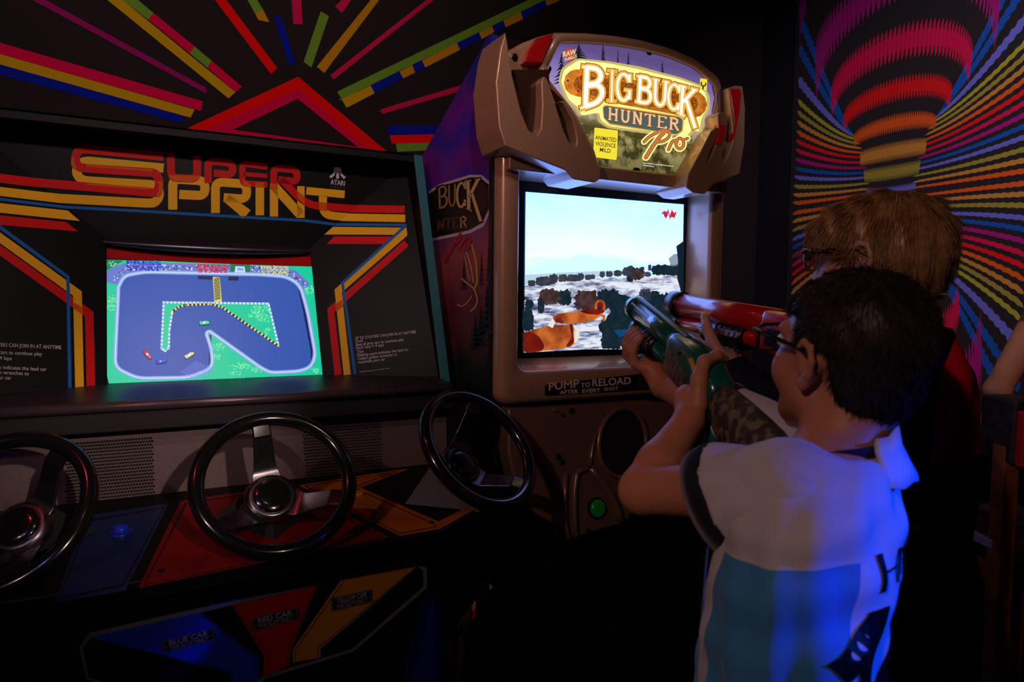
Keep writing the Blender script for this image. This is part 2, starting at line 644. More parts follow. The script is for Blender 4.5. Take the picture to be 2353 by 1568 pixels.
for (c, y0, y1) in lines:
    xf = np.interp(y1, [a for a, _ in fun], [b for _, b in fun])
    s1 = abs(tp(xf, 449)[0])
    v0, v1 = y0 * px_m * 1.06, y1 * px_m
    for sx in (-1, 1):
        for sg in (1, -1):
            SE = S0 if sx < 0 else S1
            A, B = np.array([SE, v0]), np.array([s1, v1])
            k_ = min(1.0, y0 / 420)
            C = np.array([SE + (s1 - SE) * (0.52 + .2 * k_), v1 + (v0 - v1) * (0.12 + .10 * k_)])
            L = np.linalg.norm(B - A)
            n = max(10, int(L / 0.024))
            for i in range(n):
                t = (i + 0.5) / n
                q = (1 - t) ** 2 * A + 2 * t * (1 - t) * C + t * t * B
                d = 2 * (1 - t) * (C - A) + 2 * t * (B - C)
                d /= np.linalg.norm(d)
                w = (0.0190 if y0 < 260 else 0.034) * (1 - t) + 0.0075 * t
                ln = L / n * 1.25
                nn = np.array([-d[1], d[0]])
                dd = d * ln + nn * w * 0.30
                ww = nn * w * 0.5
                pl = [q - dd, q - dd * .55 + ww * .8, q + dd * .35 + ww, q + dd, q + dd * .55 - ww * .8, q - dd * .35 - ww]
                flat([(sx * a, sg * b) for a, b in pl], c, 0.3 * (i % 3))
tb.obj('printed_vortex', TMats, tap)
rebase(tap, (WALL_X, TYc, TZc - HALF_H))
# ================================================================== RACING CABINET (left)
CX = 0.155
XR, XL = 0.711, 2 * 0.155 - 0.711
M_black = mat('black_laminate', (0.0045, 0.004, 0.0045), 0.5, spec=0.2, bump=(260, 0.15, 0.001))
M_blackg = mat('black_gloss', (0.006, 0.006, 0.007), 0.22, spec=0.5, coat=0.3)
M_print = mat('black_print_film', (0.0038, 0.0032, 0.0038), 0.42, spec=0.10, bump=(500, 0.10, 0.0006))
P_red = mat('ink_red', (0.60, 0.004, 0.004), 0.5, spec=0.12)
P_yel = mat('ink_yellow', (0.80, 0.44, 0.008), 0.5, spec=0.12)
P_ora = mat('ink_orange', (0.62, 0.10, 0.004), 0.5, spec=0.12)
P_blu = mat('ink_blue', (0.006, 0.13, 0.42), 0.5, spec=0.12)
P_gry = mat('ink_grey', (0.55, 0.50, 0.54), 0.5, spec=0.2)
P_blk = mat('ink_black', (0.004, 0.004, 0.004), 0.45, spec=0.3)
M_teal = mat('teal_edge_trim', (0.020, 0.13, 0.15), 0.6, spec=0.3, bump=(400, 0.2, 0.001))
M_ledge = mat('ledge_laminate', (0.022, 0.019, 0.022), 0.42, spec=0.3, bump=(60, 0.08, 0.002))
M_speaker = mat('brushed_bronze_sheet', (0.21, 0.145, 0.135), 0.55, metal=0.25, noise=(900, (0.10, 0.07, 0.07), 0.35, 0.65), bump=(900, 0.4, 0.0008))
M_alloy = mat('brushed_alloy', (0.30, 0.30, 0.31), 0.30, metal=1.0, noise=(60, (0.20, 0.20, 0.21), 0.3, 0.7), bump=(150, 0.05, 0.001))
M_rim = mat('wheel_rim_plastic', (0.008, 0.008, 0.009), 0.16, spec=0.6, coat=0.5)
M_edge = mat('metal_edge', (0.35, 0.33, 0.38), 0.4, metal=0.7)

ss = thing('racing_arcade_cabinet', 'black three-wheel racing arcade cabinet with red and yellow stripes and a lit screen', 'arcade machine')


def mir(p):
    return np.array([2 * CX - p[0], p[1], p[2]])


Pin = Plane.three((CX, 1.93, 1.445), (CX, 1.80, 1.16), (CX + 1, 1.93, 1.445))
TRi = Pin.at(712, 570)
TLi = mir(TRi)
Phead = Plane.three(TRi, TLi, (CX, 1.975, 1.77))
TRo = Phead.at(936, 372)
TLo = mir(TRo)
BRo = planeX(0.688).at(1012, 870)
Pright = Plane.three(TRi, TRo, BRo)
BRi = Pright.at(743, 880)
BLi, BLo = mir(BRi), mir(BRo)
Pleft = Plane.three(mir(TRi), mir(TRo), mir(BRo))
t_back = (0, 0.008, 0)


def panel(name, pts, m, parent, t=0.008):
    n = np.cross(np.asarray(pts[1]) - pts[0], np.asarray(pts[2]) - pts[0])
    n /= np.linalg.norm(n)
    if n @ (CAM - pts[0]) < 0:
        n = -n
    return prism(name, pts, -n * t, m, parent)


head = panel('header_panel', [TLo, TRo, TRi, TLi], M_print, ss)
br = panel('bezel_panel', [TRo, BRo, BRi, TRi], M_print, ss)
bl = panel('bezel_panel', [TLi, BLi, BLo, TLo], M_print, ss)

# side panels with teal edge
topR, botR = planeX(0.70).at(962, 358), planeX(0.70).at(1026, 884)
prof = [(topR[1], topR[2]), (botR[1], botR[2]), (1.56, 1.085), (1.52, 0.99), (1.45, 0.86), (1.45, 0.0), (2.42, 0.0), (2.42, topR[2] + 0.0)]
for sx in (0, 1):
    x0, x1 = (XR - 0.028, XR) if sx else (XL, XL + 0.028)
    sp = prism('side_panel', [(x0, y, z) for y, z in prof], (x1 - x0, 0, 0), M_black, ss)
    e = np.array([0, botR[1] - topR[1], botR[2] - topR[2]])
    nrm = np.array([0, e[2], -e[1]])
    nrm /= np.linalg.norm(nrm)
    if nrm[1] > 0:
        nrm = -nrm
    a = np.array([x0 + 0.001, topR[1], topR[2]])
    b = a + e
    w = np.array([x1 - x0 - 0.002, 0, 0])
    prism('edge_trim', [a + nrm * .004, a + w + nrm * .004, b + w + nrm * .004, b + nrm * .004], -nrm * 0.006, M_teal, sp, bevel=0.0015)

# top and back
zt = topR[2]
box('top_panel', (XL + 0.028, topR[1] - 0.005, zt - 0.02), (XR - 0.028, 2.42, zt), M_black, ss)
prism('top_fascia', [(XL + .028, topR[1] - .012, zt), (XR - .028, topR[1] - .012, zt), (XR - .028, TRo[1] - 0.012, TRo[2] - 0.012), (XL + .028, TRo[1] - 0.012, TRo[2] - 0.012)], (0, 0.012, 0), M_black, ss, bevel=0.003)
box('back_panel', (XL + 0.028, 2.40, 0.02), (XR - 0.028, 2.42, zt - 0.02), M_black, ss)

# -------- header lettering
y_ = lambda p, w, pl=Phead, cap=False: ribbon2d(p, w, cap)
SL, SR = ((245, 550), (-106, 259)), ((712, 570), (936, 372))
redS = [(376, 360), (196, 343)] + arc(190, 365, 17, 21, -90, -270, 10)[1:-1] + [(199, 387), (350, 397)] + arc(350, 421, 16, 23.5, -90, 90, 10)[1:-1] + [(350, 443), (196, 429), (100, 421), (60, 417)]
yelS = [(376, 386.5), (203, 370.5)] + arc(199, 393, 23, 22, -90, -270, 10)[1:-1] + [(203, 416), (345, 424.5)] + arc(345, 446, 21, 21.5, -90, 90, 10)[1:-1] + [(338, 467), (135, 456), (80, 449)]
reds = [(redS, 20), (rounded([(393, 351), (393, 409), (453, 411), (453, 358)], 16), 18), (rounded([(478, 421), (478, 370), (534, 375), (535, 402), (491, 398)], 14), 17),
        (rounded([(614, 383), (557, 376), (557, 421), (614, 425)], 10), 14), ([(560, 400), (614, 405)], 10),
        (rounded([(629, 435), (629, 386), (682, 391), (683, 418), (640, 413)], 14), 16), (rounded([(646, 412), (690, 457), (716, 472), (806, 479.5), (850, 480)], 16), 17)]
yels = [(yelS, 21), (rounded([(397, 482), (397, 411), (471, 416), (471, 450), (412, 447)], 17), 21), (rounded([(495, 490), (495, 418), (567, 423), (567, 458), (514, 454)], 17), 20),
        ([(520, 455), (568, 493)], [20, 25]), ([(597, 419), (597, 495)], 19.5), ([(629.5, 421), (629.5, 498)], 19), ([(630, 428), (690, 494)], 21), ([(691.5, 428), (691.5, 501)], 17),
        ([(704, 438.5), (792, 447)], 17.5), (rounded([(742, 450), (742, 494), (800, 499.5), (850, 500.5)], 22), 18.5)]
hr = MB()


def addpolys(b, quads, plane, off, i=0):
    for q in quads:
        pts = [plane.at(x, y, off) for x, y in q]
        nn = np.zeros(3)
        for k in range(1, len(pts) - 1):
            nn += np.cross(pts[k] - pts[0], pts[k + 1] - pts[0])
        b.poly(pts if nn @ plane.n > 0 else pts[::-1], i)


hclip = lambda Q: clipped(clipped(Q, *SL, (450, 400)), *SR, (450, 400))
for strokes, groups, m, off in ((yels, ((0,), (1,), (2, 3), (4,), (5, 6, 7), (8, 9)), P_yel, 0.0006), (reds, ((0,), (1,), (2,), (3, 4), (5, 6)), P_red, 0.0009)):
    for g_ in groups:
        b = MB()
        for k in g_:
            addpolys(b, hclip(ribbon2d(*strokes[k])), Phead, off)
        b.obj('title_letter', m, head)
# overlaps of the two inks
for grp in ([[(388, 402), (462, 404), (455, 412), (440, 418), (404, 417), (392, 411)]], [[(557, 412), (576, 424), (577, 431), (560, 428)]], [[(587, 419), (607, 420), (607, 431), (587, 430)]],
            [[(620, 421), (639, 424), (636, 434), (620, 434)]], [[(683, 438), (700, 452), (700, 471), (683, 454)]], [[(733, 466), (751, 467), (751, 486), (733, 483)]],
            ribbon2d(arc(181, 372, 14, 17, 120, 215, 8), 8), ribbon2d([(199, 380.5), (350, 392)], 5), ribbon2d([(199, 423), (345, 433.5)], 5), ribbon2d(arc(357, 432, 13, 20, -50, 70, 8), 9)):
    decal('title_overprint', grp, Phead, P_ora, head, 0.0012)
decal('header_stripe', hclip(ribbon2d([(100, 470), (150, 476), (300, 484), (600, 501.5), (700, 507), (770, 516), (820, 518)], 6.5)), Phead, P_blu, head)
# header small maker's mark
fu = [[(772.5, 384), (779, 384.5), (779, 411), (772.5, 410.5)]] + ribbon2d([(770, 384.5), (769.5, 394), (766, 402), (758.5, 408)], [3.5, 4.5, 5, 6.5]) + ribbon2d([(781.5, 385), (782, 395), (785.5, 403), (792.5, 409.5)], [3.5, 4.5, 5, 6.5])
decal('maker_emblem', fu, Phead, P_gry, head)
text_decal('maker_lettering', 'ATARI', [(759.5, 412), (793, 416), (792.5, 427.5), (759, 424)], Phead, P_gry, head, bold=0.02)
text_decal('maker_lettering', 'GAMES', [(759, 427.5), (792, 431), (792, 434.5), (759, 431)], Phead, mat('ink_dim', (0.10, 0.09, 0.10), 0.5), head, spacing=1.5)

# -------- stripes on the two bezel panels
rp = lambda name, path, w, m, par, pl, off=0.0006: decal(name, clipped(ribbon2d(path, w), *(SR if pl is Pright else SL), (900, 700) if pl is Pright else (-50, 700)), pl, m, par, off)
rp('bezel_stripe', [(780, 478), (806, 479.5), (930, 481.5)], 17, P_red, br, Pright)
rp('bezel_stripe', [(760, 498), (798, 499.5), (931, 502)], 17.5, P_yel, br, Pright)
rp('bezel_stripe', [(740, 513), (770, 516), (934, 517.5)], 6, P_blu, br, Pright)
decal('bezel_stripe', [[(763, 521.5), (934, 523.5), (936, 540), (743.6, 539)]], Pright, P_yel, br)
decal('bezel_stripe', [[(768, 543.6), (918, 544), (914, 561.5), (751, 560.7)]], Pright, P_red, br)
rp('bezel_stripe', [(930, 536), (777, 669), (798, 862)], 16, P_yel, br, Pright, 0.001)
rp('bezel_stripe', [(934, 559), (760, 713), (777, 862)], 16, P_red, br, Pright, 0.0008)
rp('bezel_stripe', [(931, 520), (787, 650), (816, 861)], 6.5, P_blu, br, Pright, 0.0013)
decal('bezel_stripe', [[(770, 700), (786, 689), (788, 705), (772, 716)]], Pright, P_ora, br, 0.0016)
rp('bezel_stripe', [(140, 424.5), (100, 421), (60, 417), (-150, 391)], 20.5, P_red, bl, Pleft)
rp('bezel_stripe', [(160, 457.5), (135, 456), (0, 440), (-150, 421)], 20.5, P_yel, bl, Pleft)
rp('bezel_stripe', [(180, 478), (150, 476), (0, 458), (-150, 440)], 6.5, P_blu, bl, Pleft)
decal('bezel_stripe', [[(-150, 449), (0, 467), (155.6, 484), (183.7, 508), (0, 489), (-150, 471)]], Pleft, P_yel, bl)
decal('bezel_stripe', [[(-150, 476), (0, 495), (152, 510.5), (179, 532), (0, 517), (-150, 499)]], Pleft, P_red, bl)
rp('bezel_stripe', [(-120, 434), (156, 637), (161, 903)], 8, P_blu, bl, Pleft, 0.0013)
rp('bezel_stripe', [(-130, 453), (178, 675), (183, 902)], 20, P_yel, bl, Pleft, 0.001)
rp('bezel_stripe', [(-130, 482), (205, 722), (209, 899)], 20, P_red, bl, Pleft, 0.0008)
decal('bezel_stripe', [[(168, 694), (188, 706), (188, 722), (168, 708)]], Pleft, P_ora, bl, 0.0016)


def tline(s, x0, y0, x1, y1, h, pl, par):
    text_decal('instruction_text', s, [(x0, y0 - h), (x1, y1 - h), (x1, y1), (x0, y0)], pl, P_gry, par, full=True, bold=0.005)


for s, x0, y0, x1, y1, h in (('UP TO 3 PLAYERS CAN JOIN IN AT ANYTIME', 816, 781, 956, 766, 6.5), ('Goal:', 817, 787.5, 834, 785.7, 6.5), ('Beat all grey cars to continue play', 818, 795.5, 928, 783.5, 6.5),
                             ('Each race = 4 laps', 819, 803, 882, 796, 6.5), ('Tips:', 820, 812, 836, 810, 6.5), ('Flashing score indicates the lead car', 821, 820, 939, 806, 6.5), ('Collect golden wrenches to', 822, 828, 912, 817.5, 6.5),
                             ('customize your car', 823, 836, 885, 828.5, 6.5), ('© 1986 Atari Games Corporation. All rights reserved.', 826, 856.5, 896, 847.5, 2.6)):
    tline(s, x0, y0, x1, y1, h, Pright, br)
for s, x1, y1, w, h in (('UP TO 3 PLAYERS CAN JOIN IN AT ANYTIME', 141, 803, 203, 8.5), ('Goal:', -34, 800, 28, 8), ('Beat all grey cars to continue play', 97, 818, 160, 8.5), ('Each race = 4 laps', 27, 828, 90, 8.5), ('Tips:', -38, 838, 24, 8),
                        ('Flashing score indicates the lead car', 107, 853, 170, 8.5), ('Collect golden wrenches to', 66, 863, 130, 8.5), ('customize your car', 26, 873, 90, 8.5)):
    tline(s, x1 - w, y1 - w * 0.045, x1, y1, h, Pleft, bl)

# -------- screen recess, hood, tube
m_dark = mat('recess_black', (0.006, 0.005, 0.007), 0.5)
Pscr = Plane(Pin.p - Pin.n * 0.012, Pin.n)
b = MB()
scr_tl, scr_tr, scr_br, scr_bl = Pscr.at(228, 560), Pscr.at(722, 580), Pscr.at(752, 888), Pscr.at(226, 918)
screen = obj('screen', [scr_tl, scr_tr, scr_br, scr_bl], [(3, 2, 1, 0)], m_dark, ss)
sol = screen.modifiers.new('t', 'SOLIDIFY')
sol.thickness = 0.004
sol.offset = -1
# curved hood lip above the tube
hood = MB()
n = 24
rows = []
for i in range(n + 1):
    t = i / n
    sag = 4 * t * (1 - t)
    xa, ya = 237 + (712 - 237) * t, 549 + (570 - 549) * t
    row = []
    for (dy, off) in ((0, 0.004), (5 + 6 * sag, 0.018), (10 + 12 * sag, 0.020), (13 + 17 * sag, 0.010), (14 + 17 * sag, -0.006)):
        row.append(Pin.at(xa + dy * 0.02, ya - 1 + dy - 6 * sag, off * (0.35 + 0.65 * sag)))
    rows.append(row)
v = [p for r in rows for p in r]
f = [(i * 5 + k, (i + 1) * 5 + k, (i + 1) * 5 + k + 1, i * 5 + k + 1) for i in range(n) for k in range(4)]
obj('screen_hood', v, [tuple(reversed(q)) for q in f], mat('hood_plastic', (0.012, 0.010, 0.016), 0.3, spec=0.6), ss, smooth=True)
redband = []  # reflection of red light above the tube, painted as a flat red band
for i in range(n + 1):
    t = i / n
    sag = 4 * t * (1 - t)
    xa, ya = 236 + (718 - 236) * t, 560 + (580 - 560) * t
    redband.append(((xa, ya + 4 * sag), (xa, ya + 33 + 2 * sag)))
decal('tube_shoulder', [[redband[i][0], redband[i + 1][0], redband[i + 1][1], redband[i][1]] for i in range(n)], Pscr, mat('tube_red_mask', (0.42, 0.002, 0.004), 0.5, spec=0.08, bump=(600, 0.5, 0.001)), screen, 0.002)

# picture on the tube
G = {k: glow('tube_' + k, c, s) for k, (c, s) in {'grass': ((0, 206, 158), 0.95), 'grass2': ((0, 128, 84), 0.85), 'asphalt': ((46, 86, 176), 0.95), 'asphalt2': ((14, 30, 84), 0.8), 'kerb': ((140, 172, 240), 0.95), 'kerb_hi': ((205, 222, 255), 1.0),
                                                  'stand': ((104, 128, 214), 0.9), 'navy': ((12, 22, 70), 0.7), 'white': ((225, 240, 250), 1.0), 'yellow': ((220, 215, 120), 0.95), 'black': ((6, 10, 24), 0.3), 'leaf': ((140, 236, 176), 1.0),
                                                  'blue': ((20, 60, 215), 0.9), 'red': ((225, 25, 40), 0.9), 'tan': ((215, 180, 130), 0.8), 'cargreen': ((20, 215, 140), 0.95), 'glow': ((140, 140, 250), 0.95)}.items()}
def D(name, polys, key, lay):
    o = decal(name, polys, Pscr, G[key], screen, 0.0005 + 0.00035 * lay)
    if len(polys) > 12:
        o['kind'] = 'stuff'        # specks, dots and dashes of the picture
    return o


D('screen_picture', [[(238, 597), (480, 603), (717, 613), (730, 740), (743, 862), (747, 886), (232, 913), (252, 888), (245, 860), (240, 780)]], 'grass', 0)
D('screen_picture', [[(239, 628), (262, 612), (300, 602), (480, 607), (640, 612), (680, 622), (712, 652), (700, 668), (690, 655), (660, 636), (560, 628), (330, 624), (290, 632), (272, 655), (240, 648)]], 'stand', 1)
D('screen_picture', [[(238, 597), (285, 599), (262, 611), (239, 627)], [(530, 606), (575, 608), (574, 630), (528, 629)]], 'grass2', 2)
wall_path = rounded([(271, 690), (266, 790), (264, 845), (316, 870), (434, 868), (489, 846), (487, 805), (474, 766), (481, 761), (600, 846), (622, 857), (689, 853.5), (716, 843), (725, 815), (707, 716), (690, 656), (660, 636), (600, 631), (332, 625), (285, 634), (272, 660)], 20, 5)
trk = wall_path
D('screen_picture', [trk], 'asphalt', 2)
D('screen_picture', ribbon2d(wall_path + [wall_path[0]], 9), 'kerb', 4)
D('screen_picture', ribbon2d(wall_path + [wall_path[0]], 2.5), 'kerb_hi', 5)
for p_, w_ in (([(689, 665), (700, 716), (717, 805), (719, 840)], 7), ([(482, 770), (484, 812), (483, 842)], 7), ([(455, 638), (488, 639)], 8), ([(525, 640), (548, 641)], 9)):
    D('screen_picture', ribbon2d(p_, w_), 'asphalt2', 3)
isl = [(376, 695), (500, 696), (617, 698), (640, 795)] + [(510, 706)] + [(485, 699), (428, 701), (396, 716), (389, 760), (388, 800), (380, 807), (371, 802)]
for q_ in ([(396, 716), (389, 760), (388, 800), (380, 807), (371, 802), (376, 695), (428, 701)], [(376, 695), (617, 698), (510, 706), (485, 699), (428, 701)], [(510, 706), (617, 698), (640, 795)]):
    D('screen_picture', [q_], 'grass', 3)


def dots(path, step, r, key, lay, alt=None):
    P_ = [np.array(p, float) for p in path]
    A, Bq = [], []
    k = 0
    for a, c in zip(P_[:-1], P_[1:]):
        L = np.linalg.norm(c - a)
        for s in np.arange(0, L, step):
            q = a + (c - a) * s / L
            k += 1
            sq = [q + np.array(d) * r for d in ((-1, -1), (1, -1), (1, 1), (-1, 1))]
            (A if (k % 2 or alt is None) else Bq).append(sq)
    D('screen_picture', A, key, lay)
    if Bq:
        D('screen_picture', Bq, alt, lay)


dots([(376, 695), (617, 698), (640, 795)], 4.4, 2.3, 'white', 6, 'kerb')
dots([(376, 695), (371, 802), (380, 807), (388, 800), (389, 760), (396, 716)], 4.4, 2.3, 'white', 6, 'kerb')
dots([(396, 716), (410, 706), (428, 701), (485, 699), (510, 706), (640, 795)], 4.6, 2.6, 'yellow', 7, 'black')
D('screen_picture', [[(489, 637), (505, 637.5), (510, 694), (492.5, 694)]], 'yellow', 4)
D('screen_picture', [[(491 + .06 * k * 3, 641 + k * 3.6), (504.5 + .06 * k * 3, 638 + k * 3.6), (504.7 + .06 * k * 3, 640 + k * 3.6), (491.2 + .06 * k * 3, 643 + k * 3.6)] for k in range(14)], 'black', 5)
# crowd, trees, cars, text
cr = []
for _ in range(260):
    t = rnd.random()
    x = 262 + t * 440
    yy = 607 + (x - 262) * 0.014 + rnd.random() * 15
    if x < 300:
        yy = 640 - (x - 262) * 0.8 + rnd.random() * 16 - 8
    if x > 655:
        yy = 617 + (x - 655) * 0.62 + rnd.random() * 15
    if 528 < x < 575:
        continue
    s = rnd.choice((1.0, 1.4))
    cr.append([(x - s, yy - s), (x + s, yy - s), (x + s, yy + s), (x - s, yy + s)])
D('screen_picture', cr[:90], 'navy', 3)
D('screen_picture', cr[90:170], 'white', 3)
D('screen_picture', cr[170:200], 'red', 3)
D('screen_picture', cr[200:], 'asphalt', 3)
D('screen_picture', [[(541, 612), (562, 613), (564, 628), (539, 627)]], 'kerb_hi', 4)
D('screen_picture', [[(545, 615), (559, 616), (560, 623), (545, 622)]], 'kerb', 5)
lf = []
for (cx_, cy_, rx_, ry_, nn_) in ((256, 607, 11, 6, 22), (258, 688, 13, 9, 40), (255, 706, 11, 9, 34), (597, 712, 24, 10, 60), (585, 724, 16, 8, 40), (608, 732, 18, 9, 40), (616, 762, 8, 9, 26), (503, 798, 14, 9, 40), (498, 820, 9, 7, 24), (552, 842, 24, 9, 70), (590, 850, 14, 7, 34),
                                  (711, 667, 11, 10, 40), (724, 852, 9, 7, 26), (540, 858, 16, 6, 26)):
    for _ in range(nn_):
        a, q = rnd.random() * 6.28, math.sqrt(rnd.random())
        x, yy, s = cx_ + rx_ * q * math.cos(a), cy_ + ry_ * q * math.sin(a), rnd.uniform(0.9, 1.9)
        lf.append([(x - s, yy), (x, yy - s), (x + s, yy), (x, yy + s)])
D('screen_picture', lf, 'leaf', 8)


def car(x, y, a, key):
    ca, sa = math.cos(a), math.sin(a)
    R = lambda u, w: (x + u * ca - w * sa, y + u * sa + w * ca)
    D('screen_picture', [[R(-13, 2), R(-13, -4), R(9, -5), R(15, -1), R(9, 4), R(-10, 5)]], 'asphalt2', 8)
    D('screen_picture', [[R(-12, 0), R(-11, -5), R(-3, -4), R(4, -6), R(10, -3), R(13, -1), R(9, 2), R(-2, 3), R(-9, 4)]], key, 9)
    D('screen_picture', [[R(-4, -3), R(2, -4), R(3, 0), R(-4, 1)], [R(6, -4), R(9, -4), R(9, -2), R(6, -2)]], 'white' if key != 'blue' else 'kerb', 10)


car(470, 743, 0.0, 'cargreen')
car(338, 816, 0.95, 'red')
car(370, 832, -0.05, 'blue')
car(436, 817, -0.45, 'yellow')
hz = []
for i in range(9):
    for j in range(9):
        cx_, cy_ = 455 + (i - 4) * 5.2 + (j - 4) * 4.0, 853 + (i - 4) * 2.2 - (j - 4) * 3.0
        hz.append([(cx_ - 2.2, cy_ - .3), (cx_ - .2, cy_ - 1.6), (cx_ + 2.0, cy_), (cx_ + .2, cy_ + 1.5)])
D('screen_picture', hz, 'glow', 6)
for s, q, key in (('PRESS', [(290, 598), (370, 601), (371, 610), (291, 607)], 'blue'), ('START', [(292, 610), (370, 613), (371, 624), (293, 621)], 'blue'), ('PRESS', [(453, 606), (524, 608), (525, 618), (453, 616)], 'red'),
                  ('START', [(454, 617), (525, 619), (526, 628.5), (455, 627)], 'red'), ('PRESS', [(599, 611), (663, 613), (664, 622), (599, 620)], 'yellow'), ('START', [(600, 622), (664, 624), (665, 633), (601, 631)], 'yellow'),
                  ('TRACK  1', [(270, 882), (336, 880), (337, 887), (270, 889)], 'white'), ('FREE PLAY', [(493, 872.5), (561, 869), (561, 875), (493, 878.5)], 'white')):
    text_decal('screen_picture', s, q, Pscr, G[key], screen, 0.0047, bold=0.03)

# -------- ledge below the screen
ly = 1.60
ledge_pts = [(ly, 1.135), (ly + 0.004, 1.142), (1.70, 1.150), (1.86, 1.160), (1.86, 1.08), (ly, 1.08)]
prism('ledge', [(XL + .028, y, z) for y, z in ledge_pts], (XR - XL - .056, 0, 0), M_ledge, ss, bevel=0.003)
tube('ledge_nose', [(XL + .03, ly - .002, 1.132), (XR - .045, ly - .002, 1.132)], 0.011, mat('ledge_nosing', (0.10, 0.075, 0.08), 0.3, metal=0.4), ss, sides=12)

# -------- speaker panel with the two perforated fields
ysp = 1.645
spk = prism('speaker_panel', [(XL + .03, ysp, 1.085), (XR - .03, ysp, 1.085), (XR - .03, ysp - 0.01, 0.93), (XL + .03, ysp - 0.01, 0.93)], (0, 0.01, 0), M_speaker, ss)
Pspk = Plane.three((0, ysp, 1.085), (1, ysp, 1.085), (0, ysp - 0.01, 0.93))


def grille(q, nu, nv):
    b = MB()
    for j in range(nv):
        for i in range(nu):
            u = (i + 0.5 + (0.5 if j % 2 else 0)) / (nu + .5)
            c = Pspk.at(*bil(q, u, 1 - (j + .5) / nv), 0.0006)
            pts = [c + 0.0027 * np.array([math.cos(a), 0.0, math.sin(a)]) for a in np.linspace(0, 2 * math.pi, 7)[:-1]]
            b.poly(pts)
    o = b.obj('grille_holes', mat('hole_black', (0.002, 0.002, 0.002), 0.8), spk)
    o['kind'] = 'stuff'
    return o


grille([(150, 1018), (353, 1003), (357, 1150), (150, 1172)], 30, 20)
grille([(690, 957), (876, 944), (880, 1080), (702, 1096)], 30, 20)
grille([(-300, 1058), (-90, 1040), (-90, 1200), (-300, 1225)], 26, 20)

# -------- control deck
Pc = Plane.three((0, 1.64, 0.935), (1, 1.64, 0.935), (0, 1.27, 0.885))
A_, B_, C_ = Pc.at(1000, 1064), Pc.at(1112, 1163), Pc.at(1015, 1222)
A_[0] = min(A_[0], XR + 0.0)
E_ = Pc.at(905, 1240)
yc = min(E_[1], C_[1])
deck_out = [A_, B_, C_, E_, mir(E_), mir(C_), mir(B_), mir(A_)]
deck = prism('control_deck', deck_out, (0, 0, -0.035), M_black, ss, bevel=0.004)


def deckdec(q, m, off, name='deck_overlay'):
    return decal(name, [q], Pc, m, deck, off)


D_red = mat('deck_red', (0.22, 0.004, 0.003), 0.45, spec=0.2, noise=(14, (0.13, 0.003, 0.002), 0.4, 0.65))
D_yel = mat('deck_yellow', (0.40, 0.12, 0.004), 0.45, spec=0.2, noise=(14, (0.30, 0.085, 0.003), 0.4, 0.65))
D_blu = mat('deck_blue', (0.006, 0.020, 0.10), 0.35)


def inset(q, d):
    c = np.mean(np.array(q, float), 0)
    return [tuple(c + (np.array(p) - c) * (1 - d / np.linalg.norm(np.array(p) - c))) for p in q]


for q, m in (([(414, 1152), (668, 1113), (892, 1235), (318, 1352)], D_red), ([(196, 1186), (388, 1157), (288, 1358), (126, 1386)], D_blu)):
    deckdec(q, m, 0.0008)
    deckdec(inset(q, 12), P_blk, 0.0011)
    deckdec(inset(q, 17), m, 0.0014)
yq = [(686, 1116), (907, 1081), (940, 1078), (829, 1121), (1008, 1199), (1090, 1157), (1103, 1164), (1012, 1216), (919, 1232)]
decal('deck_overlay', [[yq[0], yq[1], yq[2], yq[3]], [yq[0], yq[3], yq[4], yq[7], yq[8]], [yq[4], yq[5], yq[6], yq[7]]], Pc, D_yel, deck, 0.0016)
decal('deck_overlay', ribbon2d([(700, 1117), (896, 1088), (812, 1121), (996, 1204), (1002, 1211), (919, 1226), (700, 1117)], 2.5), Pc, mat('deck_line', (0.08, 0.005, 0.003), 0.5), deck, 0.0020)
for (x, y) in ((371, 1312), (793, 1107), (832, 1224), (991, 1202)):
    c = Pc.at(x, y, 0.001)
    v, f = lathe_vf(c, (0, -0.13, 1), [(0.006, -0.002), (0.006, 0.002), (0.003, 0.003)], 12)
    obj('deck_bolt', v, f, M_blackg, deck)
c = Pc.at(278, 1226, 0.0)
for nm, pr, m in (('button_ring', [(0.020, -0.002), (0.020, 0.004), (0.016, 0.006), (0.012, 0.006)], mat('button_blue', (0.01, 0.02, 0.35), 0.3, spec=0.6)), ('push_button', [(0.012, 0.0), (0.012, 0.012), (0.010, 0.014)], mat('button_blue2', (0.012, 0.03, 0.55), 0.3, spec=0.6, emit=0.03, emit_color=(0.02, 0.05, 1.0)))):
    v, f = lathe_vf(c, (0, -0.13, 1), pr, 24)
    obj(nm, v, f, m, deck, smooth=False, bevel=0.001)
c = Pc.at(826, 1139, 0.0)
v, f = lathe_vf(c, (0, -0.13, 1), [(0.011, 0.0), (0.011, 0.006), (0.009, 0.008)], 20)
obj('push_button', v, f, mat('button_amber', (0.6, 0.2, 0.01), 0.3), deck)

# -------- steering wheels


